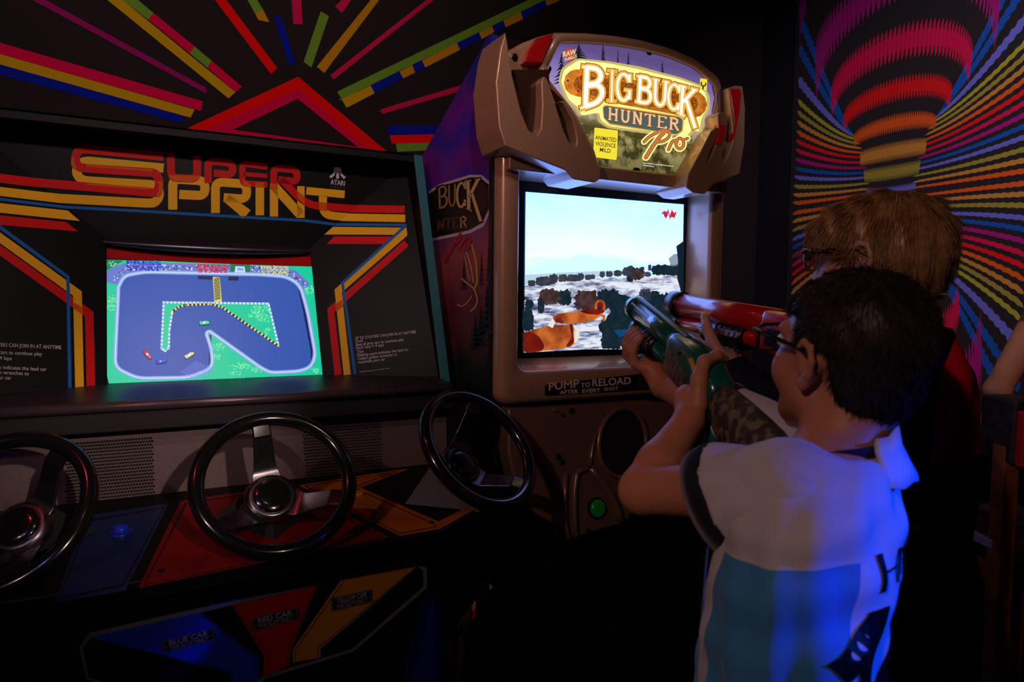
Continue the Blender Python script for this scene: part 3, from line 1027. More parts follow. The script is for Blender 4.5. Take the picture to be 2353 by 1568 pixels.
def wheel(c, az, el, spin, label):
    c = np.asarray(c, float)
    a_, e_ = math.radians(az), math.radians(el)
    n = np.array([math.sin(a_) * math.cos(e_), -math.cos(a_) * math.cos(e_), math.sin(e_)])
    ax = np.array([math.cos(a_), math.sin(a_), 0.0])
    bx = np.cross(n, ax)
    L = lambda u, v, h: c + ax * u + bx * v + n * h
    R, r = 0.1385, 0.0145
    v, f = [], []
    N, K = 64, 14
    for i in range(N):
        t = 2 * math.pi * i / N
        for k in range(K):
            s = 2 * math.pi * k / K
            rr = R + r * math.cos(s)
            v.append(L(rr * math.cos(t), rr * math.sin(t), r * math.sin(s)))
    for i in range(N):
        for k in range(K):
            f.append((i * K + k, ((i + 1) % N) * K + k, ((i + 1) % N) * K + (k + 1) % K, i * K + (k + 1) % K))
    w = obj('steering_wheel', v, f, M_rim, ss, smooth=True)
    lab(w, label)
    H = -0.072
    for k in range(3):
        t = math.radians(spin + 120 * k)
        d, s = np.array([math.cos(t), math.sin(t)]), np.array([-math.sin(t), math.cos(t)])
        b = MB()
        prof = [(0.034, H, 0.029), (0.050, H + .002, 0.027), (0.060, H + .008, 0.0225), (0.078, H + .028, 0.0200), (0.105, H + .058, 0.0180)]
        top, bot = [], []
        for (q, h, hw) in prof:
            for sg in (-1, 1):
                top.append(L(*(d * q + s * sg * hw), h + 0.004))
                bot.append(L(*(d * q + s * sg * hw), h - 0.004))
        vv = top + bot
        m_ = len(top)
        ff = []
        for i in range(len(prof) - 1):
            a0, a1, b0, b1 = 2 * i, 2 * i + 1, 2 * i + 2, 2 * i + 3
            ff += [(a0, b0, b1, a1), (a0 + m_, a1 + m_, b1 + m_, b0 + m_), (a0, a0 + m_, b0 + m_, b0), (a1, b1, b1 + m_, a1 + m_)]
        ff += [(0, 1, 1 + m_, m_), (m_ - 2, 2 * m_ - 2, 2 * m_ - 1, m_ - 1)]
        obj('spoke', vv, ff, M_alloy, w, bevel=0.002)
        q0, q1 = L(*(d * 0.103), H + .057), L(*(d * 0.130), -0.004)
        ww = s[0] * ax + s[1] * bx
        b2 = [q0 - ww * .018 + n * .006, q0 + ww * .018 + n * .006, q1 + ww * .017 + n * .008, q1 - ww * .017 + n * .008]
        prism('spoke_sleeve', b2, -n * 0.013, M_rim, w, bevel=0.003)
    v, f = lathe_vf(c, n, [(0.050, H - .012), (0.052, H - .004), (0.049, H + .004), (0.041, H + .010), (0.036, H + .010)], 40)
    obj('hub', v, f, M_alloy, w, smooth=False, bevel=0.002)
    v, f = lathe_vf(c, n, [(0.036, H + .006), (0.036, H + .013), (0.033, H + .016), (0.020, H + .0175), (0.002, H + .018)], 40)
    obj('hub_cap', v, f, M_rim, w, smooth=True)
    tube('column', [L(0, 0, H - 0.012), L(0, 0, -0.042 - 0.085)], [0.026, 0.030], M_blackg, w, sides=20)
    # triangular pod that carries the column
    base = c + n * (-0.042 - 0.060)
    fw = -np.array([n[0], n[1], 0]) / np.linalg.norm(n[:2])
    rt = np.array([-fw[1], fw[0], 0]) * -1
    zb = 0.90
    pod_v = [base + n * 0.045 + np.array([0, 0, 0.048]) - rt * 0.0, base + fw * 0.13]
    k1 = base - fw * 0.085 - rt * 0.004
    k2 = base + fw * 0.05 - rt * 0.105
    k3 = base + fw * 0.05 + rt * 0.105
    for k in (k1, k2, k3):
        k[2] = (Pc.p[2] + (k[1] - Pc.p[1]) * (0.05 / 0.37)) - 0.002
    ap = base + fw * 0.035 + np.array([0, 0, 0.052])
    obj('wheel_pod', [k1, k2, k3, ap], [(0, 2, 1), (0, 1, 3), (1, 2, 3), (2, 0, 3)], mat('pod_steel', (0.028, 0.032, 0.034), 0.42, metal=0.3), w)
    return w


wheel(at_depth(634, 1107, 1.30), 0, 40, 97, 'middle black steering wheel with three alloy spokes over the red panel')
wheel(at_depth(1102, 1031, 1.50), 22, 40, 62, 'right-hand black steering wheel with alloy spokes over the yellow panel')
wheel(at_depth(-2, 1178, 1.15), -22, 40, 62, 'left-hand black steering wheel cut by the photo edge, over the blue panel')

# -------- lower body, coin box with its plate
xb0, xb1 = XL + .03, XR - .03
box('front_body', (xb0, 1.46, 0.02), (xb1, 1.50, 0.90), M_black, ss)
cbx = box('coin_box', (-0.16, 1.335, 0.42), (0.53, 1.46, 0.868), M_black, ss, bevel=0.004)
Pcb = planeY(1.335)
plate_px = [(182, 1489), (205, 1457), (949, 1286), (981, 1307), (981, 1352), (813, 1498), (612, 1560), (560, 1600), (300, 1600), (198, 1562)]
plate = prism('coin_plate', [Pcb.at(x, y, 0.004) for x, y in plate_px], (0, 0.004, 0), M_edge, cbx)
Pp = planeY(1.331)
dz = lambda polys, m, off: decal('plate_overlay', polys, Pp, m, plate, off)
dz([[(190, 1488), (212, 1466), (946, 1296), (972, 1312), (972, 1349), (808, 1492), (606, 1553), (555, 1592), (302, 1592), (204, 1556)]], P_blk, 0.0005)
N_blu = mat('plate_blue', (0.010, 0.040, 0.42), 0.4)
N_red = mat('plate_red', (0.36, 0.004, 0.006), 0.4)
N_yel = mat('plate_yellow', (0.42, 0.17, 0.004), 0.4)
qb = [(205, 1466), (460, 1408), (594, 1514.5), (592, 1600), (528, 1600), (528, 1546)]
qr = [(534.6, 1393), (728, 1347), (668.5, 1493), (664, 1529), (605, 1557), (605.6, 1506)]
qy = [(783, 1334), (970, 1294), (736.5, 1491), (736.5, 1512), (673, 1523), (673, 1493)]
dz([qb], N_blu, 0.0009)
dz([qr], N_red, 0.0009)
dz([qy], N_yel, 0.0009)
dz(ribbon2d([(222, 1472), (533, 1541), (533, 1600)], 1.6) + ribbon2d([(465, 1415), (588, 1516), (587, 1600)], 1.6) + ribbon2d([(542, 1396), (612, 1505), (611, 1550)], 1.6) + ribbon2d([(722, 1352), (662, 1494), (659, 1530)], 1.6)
   + ribbon2d([(964, 1298), (731, 1489), (731, 1511)], 1.6) + ribbon2d([(790, 1336), (678, 1495), (678, 1521)], 1.6), P_blk, 0.0012)
for (q, s) in (([(372, 1475), (494, 1443), (495, 1471), (374, 1503)], 'BLUE CAR'), ([(578, 1422), (685, 1396), (687, 1425), (580, 1452)], 'RED CAR'), ([(761, 1375), (855, 1355), (856, 1384), (762, 1407)], 'YELLOW CAR')):
    dz([q], P_blk, 0.0015)
    n_dim = mat('label_ink', (0.30, 0.27, 0.28), 0.5)
    dz(ribbon2d([bil(q, *k) for k in ((.03, .06), (.97, .06), (.97, .94), (.03, .94), (.03, .06))], 0.9) + ribbon2d([bil(q, .03, .42), bil(q, .97, .42)], 0.7), n_dim, 0.0018)
    text_decal('plate_lettering', s, [bil(q, *k) for k in ((.13, .90), (.87, .90), (.87, .50), (.13, .50))], Pp, n_dim, plate, 0.0019, bold=0.025)
    text_decal('plate_lettering', 'THIS SLOT ONLY', [bil(q, *k) for k in ((.13, .37), (.87, .37), (.87, .13), (.13, .13))], Pp, n_dim, plate, 0.0019, bold=0.012)
Pf = planeY(1.459)
for path, w, m in (([(1128, 1345), (1058, 1432), (1052, 1568), (1050, 1700)], 11, P_yel), ([(1122, 1372), (1036, 1478), (1034, 1568), (1033, 1700)], 12, P_red), ([(1068, 1440), (1060, 1568), (1058, 1700)], 3, P_blu)):
    decal('body_stripe', ribbon2d(path, w), Pf, m, ss, 0.0006)
for (x, y) in ((287, 1411), (375, 1385), (459, 1368), (779, 1296), (840, 1282), (901, 1270)):
    c = Plane(deck_out[3], (0, -1, 0)).at(x, y, 0.0)
rebase(ss, (CX, 1.9, 0))
# ================================================================== HUNTING CABINET (right)
BC = 1.112
M_bronze = mat('bronze_plastic', (0.48, 0.27, 0.145), 0.33, metal=0.25, spec=0.5, coat=0.35, noise=(2600, (0.56, 0.35, 0.23), 0.45, 0.62), bump=(7, 0.05, 0.004))
M_redlens = mat('red_lens', (0.42, 0.006, 0.008), 0.15, spec=0.6, coat=0.4, emit=0.035, emit_color=(1.0, 0.02, 0.02))
M_body2 = mat('cabinet_black', (0.008, 0.008, 0.010), 0.4, bump=(200, 0.1, 0.001))
hb = thing('hunting_arcade_cabinet', 'bronze fronted hunting arcade cabinet with lit marquee and bright snowy hillside screen', 'arcade machine')


def mib(p):
    return np.array([2 * BC - p[0], p[1], p[2]])


# -------- sides with art
XS0, XS1 = 0.742, 2 * BC - 0.742
Ps = planeX(XS0)
e1, e2 = Ps.at(1120, 84), Ps.at(975, 350)
sl = (e2[1] - e1[1]) / (e2[2] - e1[2])
y_rear = 2.25
z_rear = e1[2] + (y_rear - e1[1]) / sl
side = [(1.52, 0.0), (1.52, e1[2]), (e1[1], e1[2]), (y_rear, z_rear), (y_rear, 0.0)]


def art_material():
    m = bpy.data.materials.new('side_art_dusk')
    m.use_nodes = True
    nt = m.node_tree
    b = nt.nodes['Principled BSDF']
    b.inputs['Roughness'].default_value = 0.4
    tc_ = nt.nodes.new('ShaderNodeTexCoord')
    sp = nt.nodes.new('ShaderNodeSeparateXYZ')
    nz = nt.nodes.new('ShaderNodeTexNoise')
    nz.inputs['Scale'].default_value = 3.5
    nz.inputs['Detail'].default_value = 3
    ma = nt.nodes.new('ShaderNodeMath')
    ma.operation = 'MULTIPLY_ADD'
    ma.inputs[1].default_value = 0.42
    r = nt.nodes.new('ShaderNodeValToRGB')
    mr = nt.nodes.new('ShaderNodeMapRange')
    mr.inputs['From Min'].default_value = 1.0 + 0.21
    mr.inputs['From Max'].default_value = 2.05 + 0.21
    cr_ = r.color_ramp
    cr_.elements[0].position, cr_.elements[0].color = 0.0, (0.004, 0.006, 0.005, 1)
    cr_.elements[1].position, cr_.elements[1].color = 1.0, (0.010, 0.022, 0.34, 1)
    for p, c in ((0.20, (0.012, 0.022, 0.014, 1)), (0.32, (0.16, 0.030, 0.050, 1)), (0.42, (0.36, 0.075, 0.075, 1)), (0.52, (0.13, 0.030, 0.20, 1)), (0.60, (0.016, 0.022, 0.42, 1)), (0.68, (0.17, 0.016, 0.34, 1)), (0.76, (0.010, 0.026, 0.52, 1)), (0.86, (0.16, 0.014, 0.36, 1)), (0.93, (0.010, 0.020, 0.36, 1))):
        e = cr_.elements.new(p)
        e.color = c
    L = nt.links.new
    L(tc_.outputs['Object'], sp.inputs[0])
    L(tc_.outputs['Object'], nz.inputs['Vector'])
    L(nz.outputs['Fac'], ma.inputs[0])
    L(sp.outputs['Z'], ma.inputs[2])
    L(ma.outputs[0], mr.inputs['Value'])
    L(mr.outputs[0], r.inputs['Fac'])
    L(r.outputs['Color'], b.inputs['Base Color'])
    return m


M_art = art_material()
sideL = prism('side_panel', [(XS0, y, z) for y, z in side], (0.02, 0, 0), M_art, hb)
prism('side_panel', [(XS1 - 0.02, y, z) for y, z in side], (0.02, 0, 0), M_art, hb)
box('edge_trim', (XS0 - 0.001, 1.506, 0.02), (XS0 + 0.021, 1.522, 1.72), mat('edge_dark', (0.008, 0.009, 0.014), 0.4), hb)
box('edge_trim', (XS1 - 0.021, 1.506, 0.02), (XS1 + 0.001, 1.522, 1.72), MATS['edge_dark'], hb)
prism('back_panel', [(XS0 + .02, e1[1], e1[2]), (XS0 + .02, y_rear, z_rear), (XS1 - .02, y_rear, z_rear), (XS1 - .02, e1[1], e1[2])], (0, -0.012, 0), M_body2, hb)
box('back_panel', (XS0 + .02, y_rear - .015, 0.02), (XS1 - .02, y_rear, z_rear), M_body2, hb)
front = box('front_panel', (XS0 + .02, 1.53, 0.02), (XS1 - .02, 1.56, 1.15), M_body2, hb, bevel=0.004)

# stroke letters (unit box): polylines, serif bars
LET = {
    'B': [[(.2, 0), (.2, 1)], [(.2, .97)] + arc(.5, .765, .3, .205, 90, -90, 8) + [(.2, .56)], [(.2, .52)] + arc(.55, .28, .33, .25, 90, -90, 8) + [(.2, .03)], [(0, .97), (.3, .97)], [(0, .03), (.3, .03)]],
    'I': [[(.5, 0), (.5, 1)], [(.15, .97), (.85, .97)], [(.15, .03), (.85, .03)]],
    'G': [arc(.52, .5, .38, .46, 35, 320, 16), [(.88, .42), (.88, .12)], [(.6, .42), (.98, .42)], [(.86, .98), (.86, .72)]],
    'U': [[(.2, 1), (.2, .35)] + arc(.5, .35, .3, .32, 180, 360, 10) + [(.8, 1)], [(0, .97), (.4, .97)], [(.62, .97), (1, .97)]],
    'C': [arc(.54, .5, .40, .46, 40, 320, 16), [(.88, .98), (.88, .70)], [(.88, .3), (.88, .05)]],
    'K': [[(.2, 0), (.2, 1)], [(.85, .97), (.25, .45)], [(.42, .58), (1.02, -.12)], [(0, .97), (.4, .97)], [(0, .03), (.4, .03)], [(.65, .97), (1, .97)]],
    'H': [[(.18, 0), (.18, 1)], [(.82, 0), (.82, 1)], [(.18, .5), (.82, .5)], [(.02, .97), (.34, .97)], [(.02, .03), (.34, .03)], [(.66, .97), (.98, .97)], [(.66, .03), (.98, .03)]],
    'N': [[(.18, 0), (.18, 1)], [(.82, 0), (.82, 1)], [(.18, 1), (.82, 0)], [(.0, .97), (.3, .97)], [(.02, .03), (.34, .03)], [(.66, .97), (.98, .97)]],
    'T': [[(.5, 0), (.5, 1)], [(.05, .96), (.95, .96)], [(.3, .03), (.7, .03)], [(.06, 1), (.06, .8)], [(.94, 1), (.94, .8)]],
    'E': [[(.22, 0), (.22, 1)], [(.05, .96), (.88, .96)], [(.05, .04), (.92, .04)], [(.22, .52), (.7, .52)], [(.88, 1), (.88, .8)], [(.92, 0), (.92, .2)]],
    'R': [[(.2, 0), (.2, 1)], [(.2, .96)] + arc(.5, .75, .32, .21, 90, -90, 8) + [(.2, .54)], [(.5, .54), (.92, .02)], [(.0, .97), (.3, .97)], [(.02, .03), (.4, .03)], [(.8, .03), (1, .03)]],
}


def letter(ch, q, plane, layers, parent, off0, name='logo_letter', stem=0.22):
    """layers: (material, extra width px)"""
    tl, tr, br_, bl_ = (np.array(k, float) for k in q)
    wpx = np.linalg.norm(tr - tl)
    out = None
    for k, (m, ex) in enumerate(layers):
        quads = []
        for pth in LET[ch]:
            px = [bil(q, x, y) for x, y in pth]
            serif = len(pth) == 2 and abs(pth[0][1] - pth[1][1]) < 0.01 and ch not in 'H' or (len(pth) == 2 and abs(pth[0][1] - pth[1][1]) < 0.01 and abs(pth[0][1] - .5) > .1)
            w = wpx * stem * (0.55 if serif else 1.0) + ex
            if w < 0.6:
                continue
            if len(px) == 2 or ex > 0:
                d0 = (px[0] - px[1]) / np.linalg.norm(px[0] - px[1]) * max(ex, 0) / 2
                d1 = (px[-1] - px[-2]) / np.linalg.norm(px[-1] - px[-2]) * max(ex, 0) / 2
                px = [px[0] + d0] + px[1:-1] + [px[-1] + d1]
            quads += ribbon2d(px, w)
        decal(name, quads, plane, m, parent, off0 + 0.0005 * k)


# side art lettering
S_gold = mat('side_gold', (0.55, 0.34, 0.10), 0.4)
S_goldd = mat('side_gold_dark', (0.16, 0.08, 0.03), 0.4)
S_halo = mat('side_halo', (0.60, 0.52, 0.62), 0.5)
S_dark = mat('side_dark', (0.012, 0.008, 0.008), 0.5)
S_red = mat('side_red', (0.50, 0.012, 0.014), 0.4)
# darker dusk foreground behind the lettering
decal('side_picture', [[(985, 440), (1008, 424), (1078, 402), (1106, 402), (1128, 420), (1128, 482), (1112, 520), (1082, 536), (985, 556)]], Ps, S_halo, sideL, 0.0006)
decal('side_picture', [[(985, 446), (1010, 430), (1080, 408), (1103, 408), (1123, 424), (1123, 480), (1108, 512), (1078, 529), (985, 549)]], Ps, S_dark, sideL, 0.0010)
decal('side_picture', [arc(1103, 451, 19, 34, 0, 360, 20)[:-1]], Ps, mat('side_wood', (0.045, 0.014, 0.012), 0.5), sideL, 0.0014)
for ch, q in (('B', [(1004, 432), (1030, 424), (1030, 474), (1006, 482)]), ('U', [(1027, 426), (1050, 421), (1050, 473), (1028, 477)]), ('C', [(1046, 421), (1072, 416), (1071, 476), (1047, 481)]), ('K', [(1068, 415), (1104, 409), (1104, 498), (1071, 480)])):
    letter(ch, q, Ps, [(S_dark, 5), (S_goldd if ch in 'BU' else S_gold, 0), (S_gold if ch in 'BU' else mat('side_cream', (0.75, 0.58, 0.28), 0.4), -3)], sideL, 0.0018)
for ch, q in (('N', [(1004, 505), (1022, 502), (1022, 528), (1004, 530)]), ('T', [(1023, 502), (1037, 500), (1037, 526), (1023, 528)]), ('E', [(1039, 500), (1053, 498), (1053, 524), (1039, 526)]), ('R', [(1056, 499), (1073, 496), (1073, 523), (1056, 525)])):
    letter(ch, q, Ps, [(S_gold if ch in 'R' else S_goldd, 0)], sideL, 0.0018, stem=.2)
decal('logo_letter', ribbon2d([(1024, 600), (1040, 570), (1050, 545), (1058, 536), (1056, 550), (1046, 562)], 5) + ribbon2d([(1056, 575), (1060, 560), (1068, 555)], 4) + ribbon2d(arc(1074, 558, 6, 14, 0, 360, 14), 4.5), Ps, S_red, sideL, 0.0022)
ant = [([(1084, 562), (1094, 600), (1097, 650), (1090, 664)], 5), ([(1072, 580), (1082, 612), (1088, 650)], 4), ([(1060, 640), (1074, 652), (1090, 664), (1098, 690), (1092, 708), (1080, 716)], 4), ([(1068, 590), (1074, 625), (1080, 645)], 3), ([(1050, 700), (1062, 706), (1078, 692), (1084, 680)], 3), ([(1056, 745), (1072, 742), (1081, 755), (1078, 785), (1068, 805)], 2)]
for p, w in ant:
    decal('side_picture', ribbon2d(rounded(p, 12), w), Ps, S_gold if w > 2 else S_goldd, sideL, 0.0016)
for (cx_, y0, y1, w) in ((1119, 650, 760, 15), (1105, 700, 790, 16), (1092, 722, 800, 14), (1066, 590, 660, 9), (1122, 560, 640, 6), (1106, 572, 650, 6)):
    t_ = []
    for k in range(7):
        a, bq = y0 + (y1 - y0) * k / 7, y0 + (y1 - y0) * (k + 1.5) / 7
        ww = w * (k + 1) / 7
        t_.append([(cx_, a), (cx_ + ww, bq), (cx_ - ww, bq)])
    decal('side_picture', t_, Ps, mat('side_pine', (0.006, 0.016, 0.012), 0.6) if y0 > 640 else mat('side_pine_far', (0.05, 0.018, 0.022), 0.6), sideL, 0.0013)

# -------- bezel frame


def rrect(x0, x1, z0, z1, r, y, n=6):
    out = []
    for (cx_, cz_, a0) in ((x1 - r, z1 - r, 0), (x0 + r, z1 - r, 90), (x0 + r, z0 + r, 180), (x1 - r, z0 + r, 270)):
        for k in range(n + 1):
            a = math.radians(a0 + 90 * k / n)
            out.append((cx_ + r * math.cos(a), y, cz_ + r * math.sin(a)))
    return out


X0, X1, Z0, Z1 = 0.748, 2 * BC - 0.748, 1.100, 1.735
ox0, ox1, oz0, oz1 = 0.802, 1.420, 1.183, 1.690
loops = [rrect(X0, X1, Z0, Z1, 0.03, 1.535), rrect(X0, X1, Z0, Z1, 0.03, 1.490), rrect(X0 + .004, X1 - .004, Z0 + .004, Z1 - .004, 0.03, 1.476), rrect(X0 + .014, X1 - .014, Z0 + .014, Z1 - .014, 0.028, 1.470),
         rrect(ox0 - .010, ox1 + .010, oz0 - .010, oz1 + .010, 0.036, 1.470), rrect(ox0 - .003, ox1 + .003, oz0 - .003, oz1 + .003, 0.032, 1.474), rrect(ox0, ox1, oz0, oz1, 0.030, 1.484), rrect(ox0 + .006, ox1 - .004, oz0 + .022, oz1, 0.020, 1.556), rrect(ox0 + .006, ox1 - .004, oz0 + .022, oz1, 0.020, 1.575)]
v = [p for l in loops for p in l]
n = len(loops[0])
f = [(i * n + k, (i + 1) * n + k, (i + 1) * n + (k + 1) % n, i * n + (k + 1) % n) for i in range(len(loops) - 1) for k in range(n)]
bez = obj('screen_bezel', v, [tuple(reversed(q)) for q in f], M_bronze, hb, smooth=True)
# sticker under the screen
Pb = planeY(1.470)
pq = [(1252, 884), (1548, 851), (1548, 893), (1252, 911)]


def rquad(q, rx=0.03, ry=0.2, n=4):
    out = []
    for (cu, cv, a0) in ((1 - rx, 1 - ry, 0), (rx, 1 - ry, 90), (rx, ry, 180), (1 - rx, ry, 270)):
        for k in range(n + 1):
            a = math.radians(a0 + 90 * k / n)
            out.append(tuple(bil(q, cu + rx * math.cos(a), cv + ry * math.sin(a))))
    return out


stk = decal('instruction_sticker', [rquad(pq)], Pb, mat('sticker_black', (0.008, 0.009, 0.018), 0.3), bez, 0.001)
I_gold = mat('sticker_gold', (0.90, 0.66, 0.26), 0.5)
I_pale = mat('sticker_pale', (0.85, 0.70, 0.48), 0.5)
I_dim = mat('sticker_dim', (0.07, 0.032, 0.040), 0.4)
for s, q, m in (('PUMP', [(1261, 880), (1331, 873), (1331, 891), (1261, 898)], I_gold), ('TO', [(1335, 881), (1356, 878), (1356, 889.5), (1335, 891.5)], I_pale), ('RELOAD', [(1361, 872), (1450, 866), (1450, 883), (1361, 889)], I_pale),
                ('AFTER', [(1286, 898), (1329, 895), (1329, 904), (1286, 907)], I_pale), ('EVERY', [(1338, 895), (1380, 892), (1380, 901), (1338, 904)], I_pale), ('SHOT', [(1388, 891), (1421, 889), (1421, 896.5), (1388, 899)], I_pale),
                ('SHOOT', [(1464, 867), (1508, 862), (1508, 873), (1464, 878)], I_dim), ('BUCKS', [(1464, 881), (1510, 878), (1510, 889), (1464, 892)], I_dim)):
    text_decal('sticker_lettering', s, q, Pb, m, bez, 0.0016, bold=0.018)

# -------- screen and picture
Pq = planeY(1.562)
tube_b = box('screen', (ox0 + .004, 1.564, oz0 + .018), (ox1 - .002, 1.574, oz1 - .002), mat('screen_black', (0.004, 0.008, 0.012), 0.25, spec=0.5), hb)


def sky_material():
    m = bpy.data.materials.new('screen_sky')
    m.use_nodes = True
    nt = m.node_tree
    b = nt.nodes['Principled BSDF']
    b.inputs['Base Color'].default_value = (0.01, 0.01, 0.01, 1)
    tc_ = nt.nodes.new('ShaderNodeTexCoord')
    sp = nt.nodes.new('ShaderNodeSeparateXYZ')
    nz = nt.nodes.new('ShaderNodeTexNoise')
    nz.inputs['Scale'].default_value = 4
    mp = nt.nodes.new('ShaderNodeMapping')
    mp.inputs['Scale'].default_value = (1, 1, 3)
    ma = nt.nodes.new('ShaderNodeMath')
    ma.operation = 'MULTIPLY_ADD'
    ma.inputs[1].default_value = -0.16
    mr = nt.nodes.new('ShaderNodeMapRange')
    mr.inputs['From Min'].default_value = 1.36
    mr.inputs['From Max'].default_value = 1.58
    r = nt.nodes.new('ShaderNodeValToRGB')
    cr_ = r.color_ramp
    cr_.elements[0].color = srgb(205, 228, 246) + (1,)
    cr_.elements[1].color = srgb(176, 216, 240) + (1,)
    for p, c in ((0.1, (236, 248, 255)), (0.35, (226, 246, 254)), (0.7, (205, 236, 250))):
        e = cr_.elements.new(p)
        e.color = srgb(*c) + (1,)
    L = nt.links.new
    L(tc_.outputs['Object'], sp.inputs[0])
    L(tc_.outputs['Object'], mp.inputs['Vector'])
    L(mp.outputs[0], nz.inputs['Vector'])
    L(nz.outputs['Fac'], ma.inputs[0])
    L(sp.outputs['Z'], ma.inputs[2])
    L(ma.outputs[0], mr.inputs['Value'])
    L(mr.outputs[0], r.inputs['Fac'])
    tint = nt.nodes.new('ShaderNodeMix')
    tint.data_type = 'RGBA'
    tint.blend_type = 'MULTIPLY'
    tint.inputs['Factor'].default_value = 1.0
    tint.inputs['B'].default_value = (1.14, 1.62, 4.6, 1)
    L(r.outputs['Color'], tint.inputs['A'])
    L(tint.outputs['Result'], b.inputs['Emission Color'])
    b.inputs['Emission Strength'].default_value = 1.0
    return m


def rock_material():
    m = bpy.data.materials.new('screen_rock')
    m.use_nodes = True
    nt = m.node_tree
    b = nt.nodes['Principled BSDF']
    b.inputs['Base Color'].default_value = (0.01, 0.01, 0.01, 1)
    tc_ = nt.nodes.new('ShaderNodeTexCoord')
    mp = nt.nodes.new('ShaderNodeMapping')
    mp.inputs['Scale'].default_value = (1, 1, 5.5)
    mp.inputs['Rotation'].default_value = (0, 0.22, 0)
    nz = nt.nodes.new('ShaderNodeTexNoise')
    nz.inputs['Scale'].default_value = 15
    nz.inputs['Detail'].default_value = 5
    nz.inputs['Roughness'].default_value = 0.65
    r = nt.nodes.new('ShaderNodeValToRGB')
    cr_ = r.color_ramp
    cr_.elements[0].position, cr_.elements[0].color = 0.36, srgb(50, 54, 84) + (1,)
    cr_.elements[1].position, cr_.elements[1].color = 0.57, srgb(235, 242, 252) + (1,)
    e = cr_.elements.new(0.46)
    e.color = srgb(150, 155, 190) + (1,)
    L = nt.links.new
    L(tc_.outputs['Object'], mp.inputs['Vector'])
    L(mp.outputs[0], nz.inputs['Vector'])
    L(nz.outputs['Fac'], r.inputs['Fac'])
    L(r.outputs['Color'], b.inputs['Emission Color'])
    b.inputs['Emission Strength'].default_value = 0.95
    return m


HS = lambda polys, m, lay: decal('screen_picture', polys, Pq, m, tube_b, 0.0004 + 0.00035 * lay)
tl_, tr_, br2, bl2 = (1208, 441), (1571, 470), (1565, 800), (1204, 811)
HS([[tl_, tr_, (1568, 640), (1206, 660)]], sky_material(), 0)
rock = rock_material()
HS([[(1206, 657), (1260, 650), (1330, 642), (1400, 638), (1440, 636), (1480, 632), (1520, 628), (1568, 622), (1567, 700), (1565, 796), (1480, 803), (1350, 803), (1290, 806), (1204, 811)]], rock, 1)
far = glow('screen_far_haze', (186, 212, 232), 1.0)
HS([[(1207, 632), (1300, 626), (1400, 622), (1440, 630), (1300, 645), (1206, 655)]], far, 1)
b_dark = glow('screen_bush', (16, 40, 54), 0.8, noise=(60, (34, 48, 56), 0.4, 0.7))
b_grey = glow('screen_bush_grey', (48, 58, 70), 0.85, noise=(60, (76, 74, 84), 0.4, 0.7))
b_brown = glow('screen_bush_brown', (58, 40, 44), 0.85, noise=(60, (88, 66, 62), 0.4, 0.7))


def bush(cx_, cy_, rx_, ry_, m, lay, jag=0.16, n=40):
    q = []
    for k in range(n):
        a = 2 * math.pi * k / n
        j = 1 + rnd.uniform(-jag, jag)
        # flattened bottom
        sy = math.sin(a)
        sy = sy if sy < 0 else sy * 0.75
        q.append((cx_ + rx_ * j * math.copysign(abs(math.cos(a)) ** .7, math.cos(a)), cy_ + ry_ * j * math.copysign(abs(sy) ** .7, sy)))
    HS([q], m, lay)


for a in ((1222, 652, 9, 8, b_grey), (1250, 648, 20, 12, b_grey), (1272, 642, 10, 12, b_grey), (1293, 640, 10, 10, b_grey), (1318, 640, 16, 9, b_grey), (1334, 637, 8, 9, b_grey), (1352, 638, 8, 7, b_grey), (1362, 637, 6, 6, b_grey), (1384, 632, 6, 8, b_grey), (1400, 631, 8, 8, b_grey), (1420, 629, 10, 8, b_grey),
          (1446, 626, 16, 12, b_grey), (1464, 631, 16, 16, b_brown), (1448, 640, 8, 10, b_dark), (1450, 616, 5, 6, b_grey), (1476, 618, 5, 5, b_grey), (1493, 616, 4, 8, b_grey), (1488, 631, 8, 6, b_grey), (1520, 622, 24, 13, b_dark), (1546, 622, 18, 14, b_dark),
          (1262, 684, 25, 20, b_brown), (1297, 686, 16, 20, b_dark), (1243, 706, 8, 18, b_dark), (1216, 700, 10, 12, b_dark), (1213, 738, 14, 30, b_dark), (1346, 692, 26, 26, b_brown), (1400, 690, 28, 24, b_dark), (1440, 712, 44, 34, b_dark), (1500, 698, 32, 26, b_dark), (1482, 680, 14, 16, b_grey), (1540, 716, 30, 40, b_dark),
          (1420, 760, 42, 34, b_dark), (1470, 770, 60, 36, b_dark), (1530, 760, 40, 46, b_dark), (1404, 790, 24, 16, b_dark)):
    bush(*a, 3)
HS([[(1554, 566), (1572, 553), (1570, 700), (1562, 660), (1556, 640), (1558, 600)]], glow('screen_cliff', (8, 36, 50), 0.8), 4)
HS([[(1536, 595), (1548, 584), (1558, 583), (1558, 612), (1542, 612)]], glow('screen_boulder', (150, 168, 190), 0.9), 3)
HS([[(1410, 760), (1440, 756), (1462, 766), (1440, 770), (1424, 776)]], glow('screen_pool', (20, 80, 140), 0.7), 5)
f_o = glow('screen_fur', (205, 112, 48), 0.9, noise=(16, (120, 30, 18), 0.42, 0.66))
f_r = glow('screen_fur_dark', (126, 28, 16), 0.85, noise=(20, (70, 14, 12), 0.4, 0.7))
f_w = glow('screen_fur_white', (240, 232, 215), 0.95)
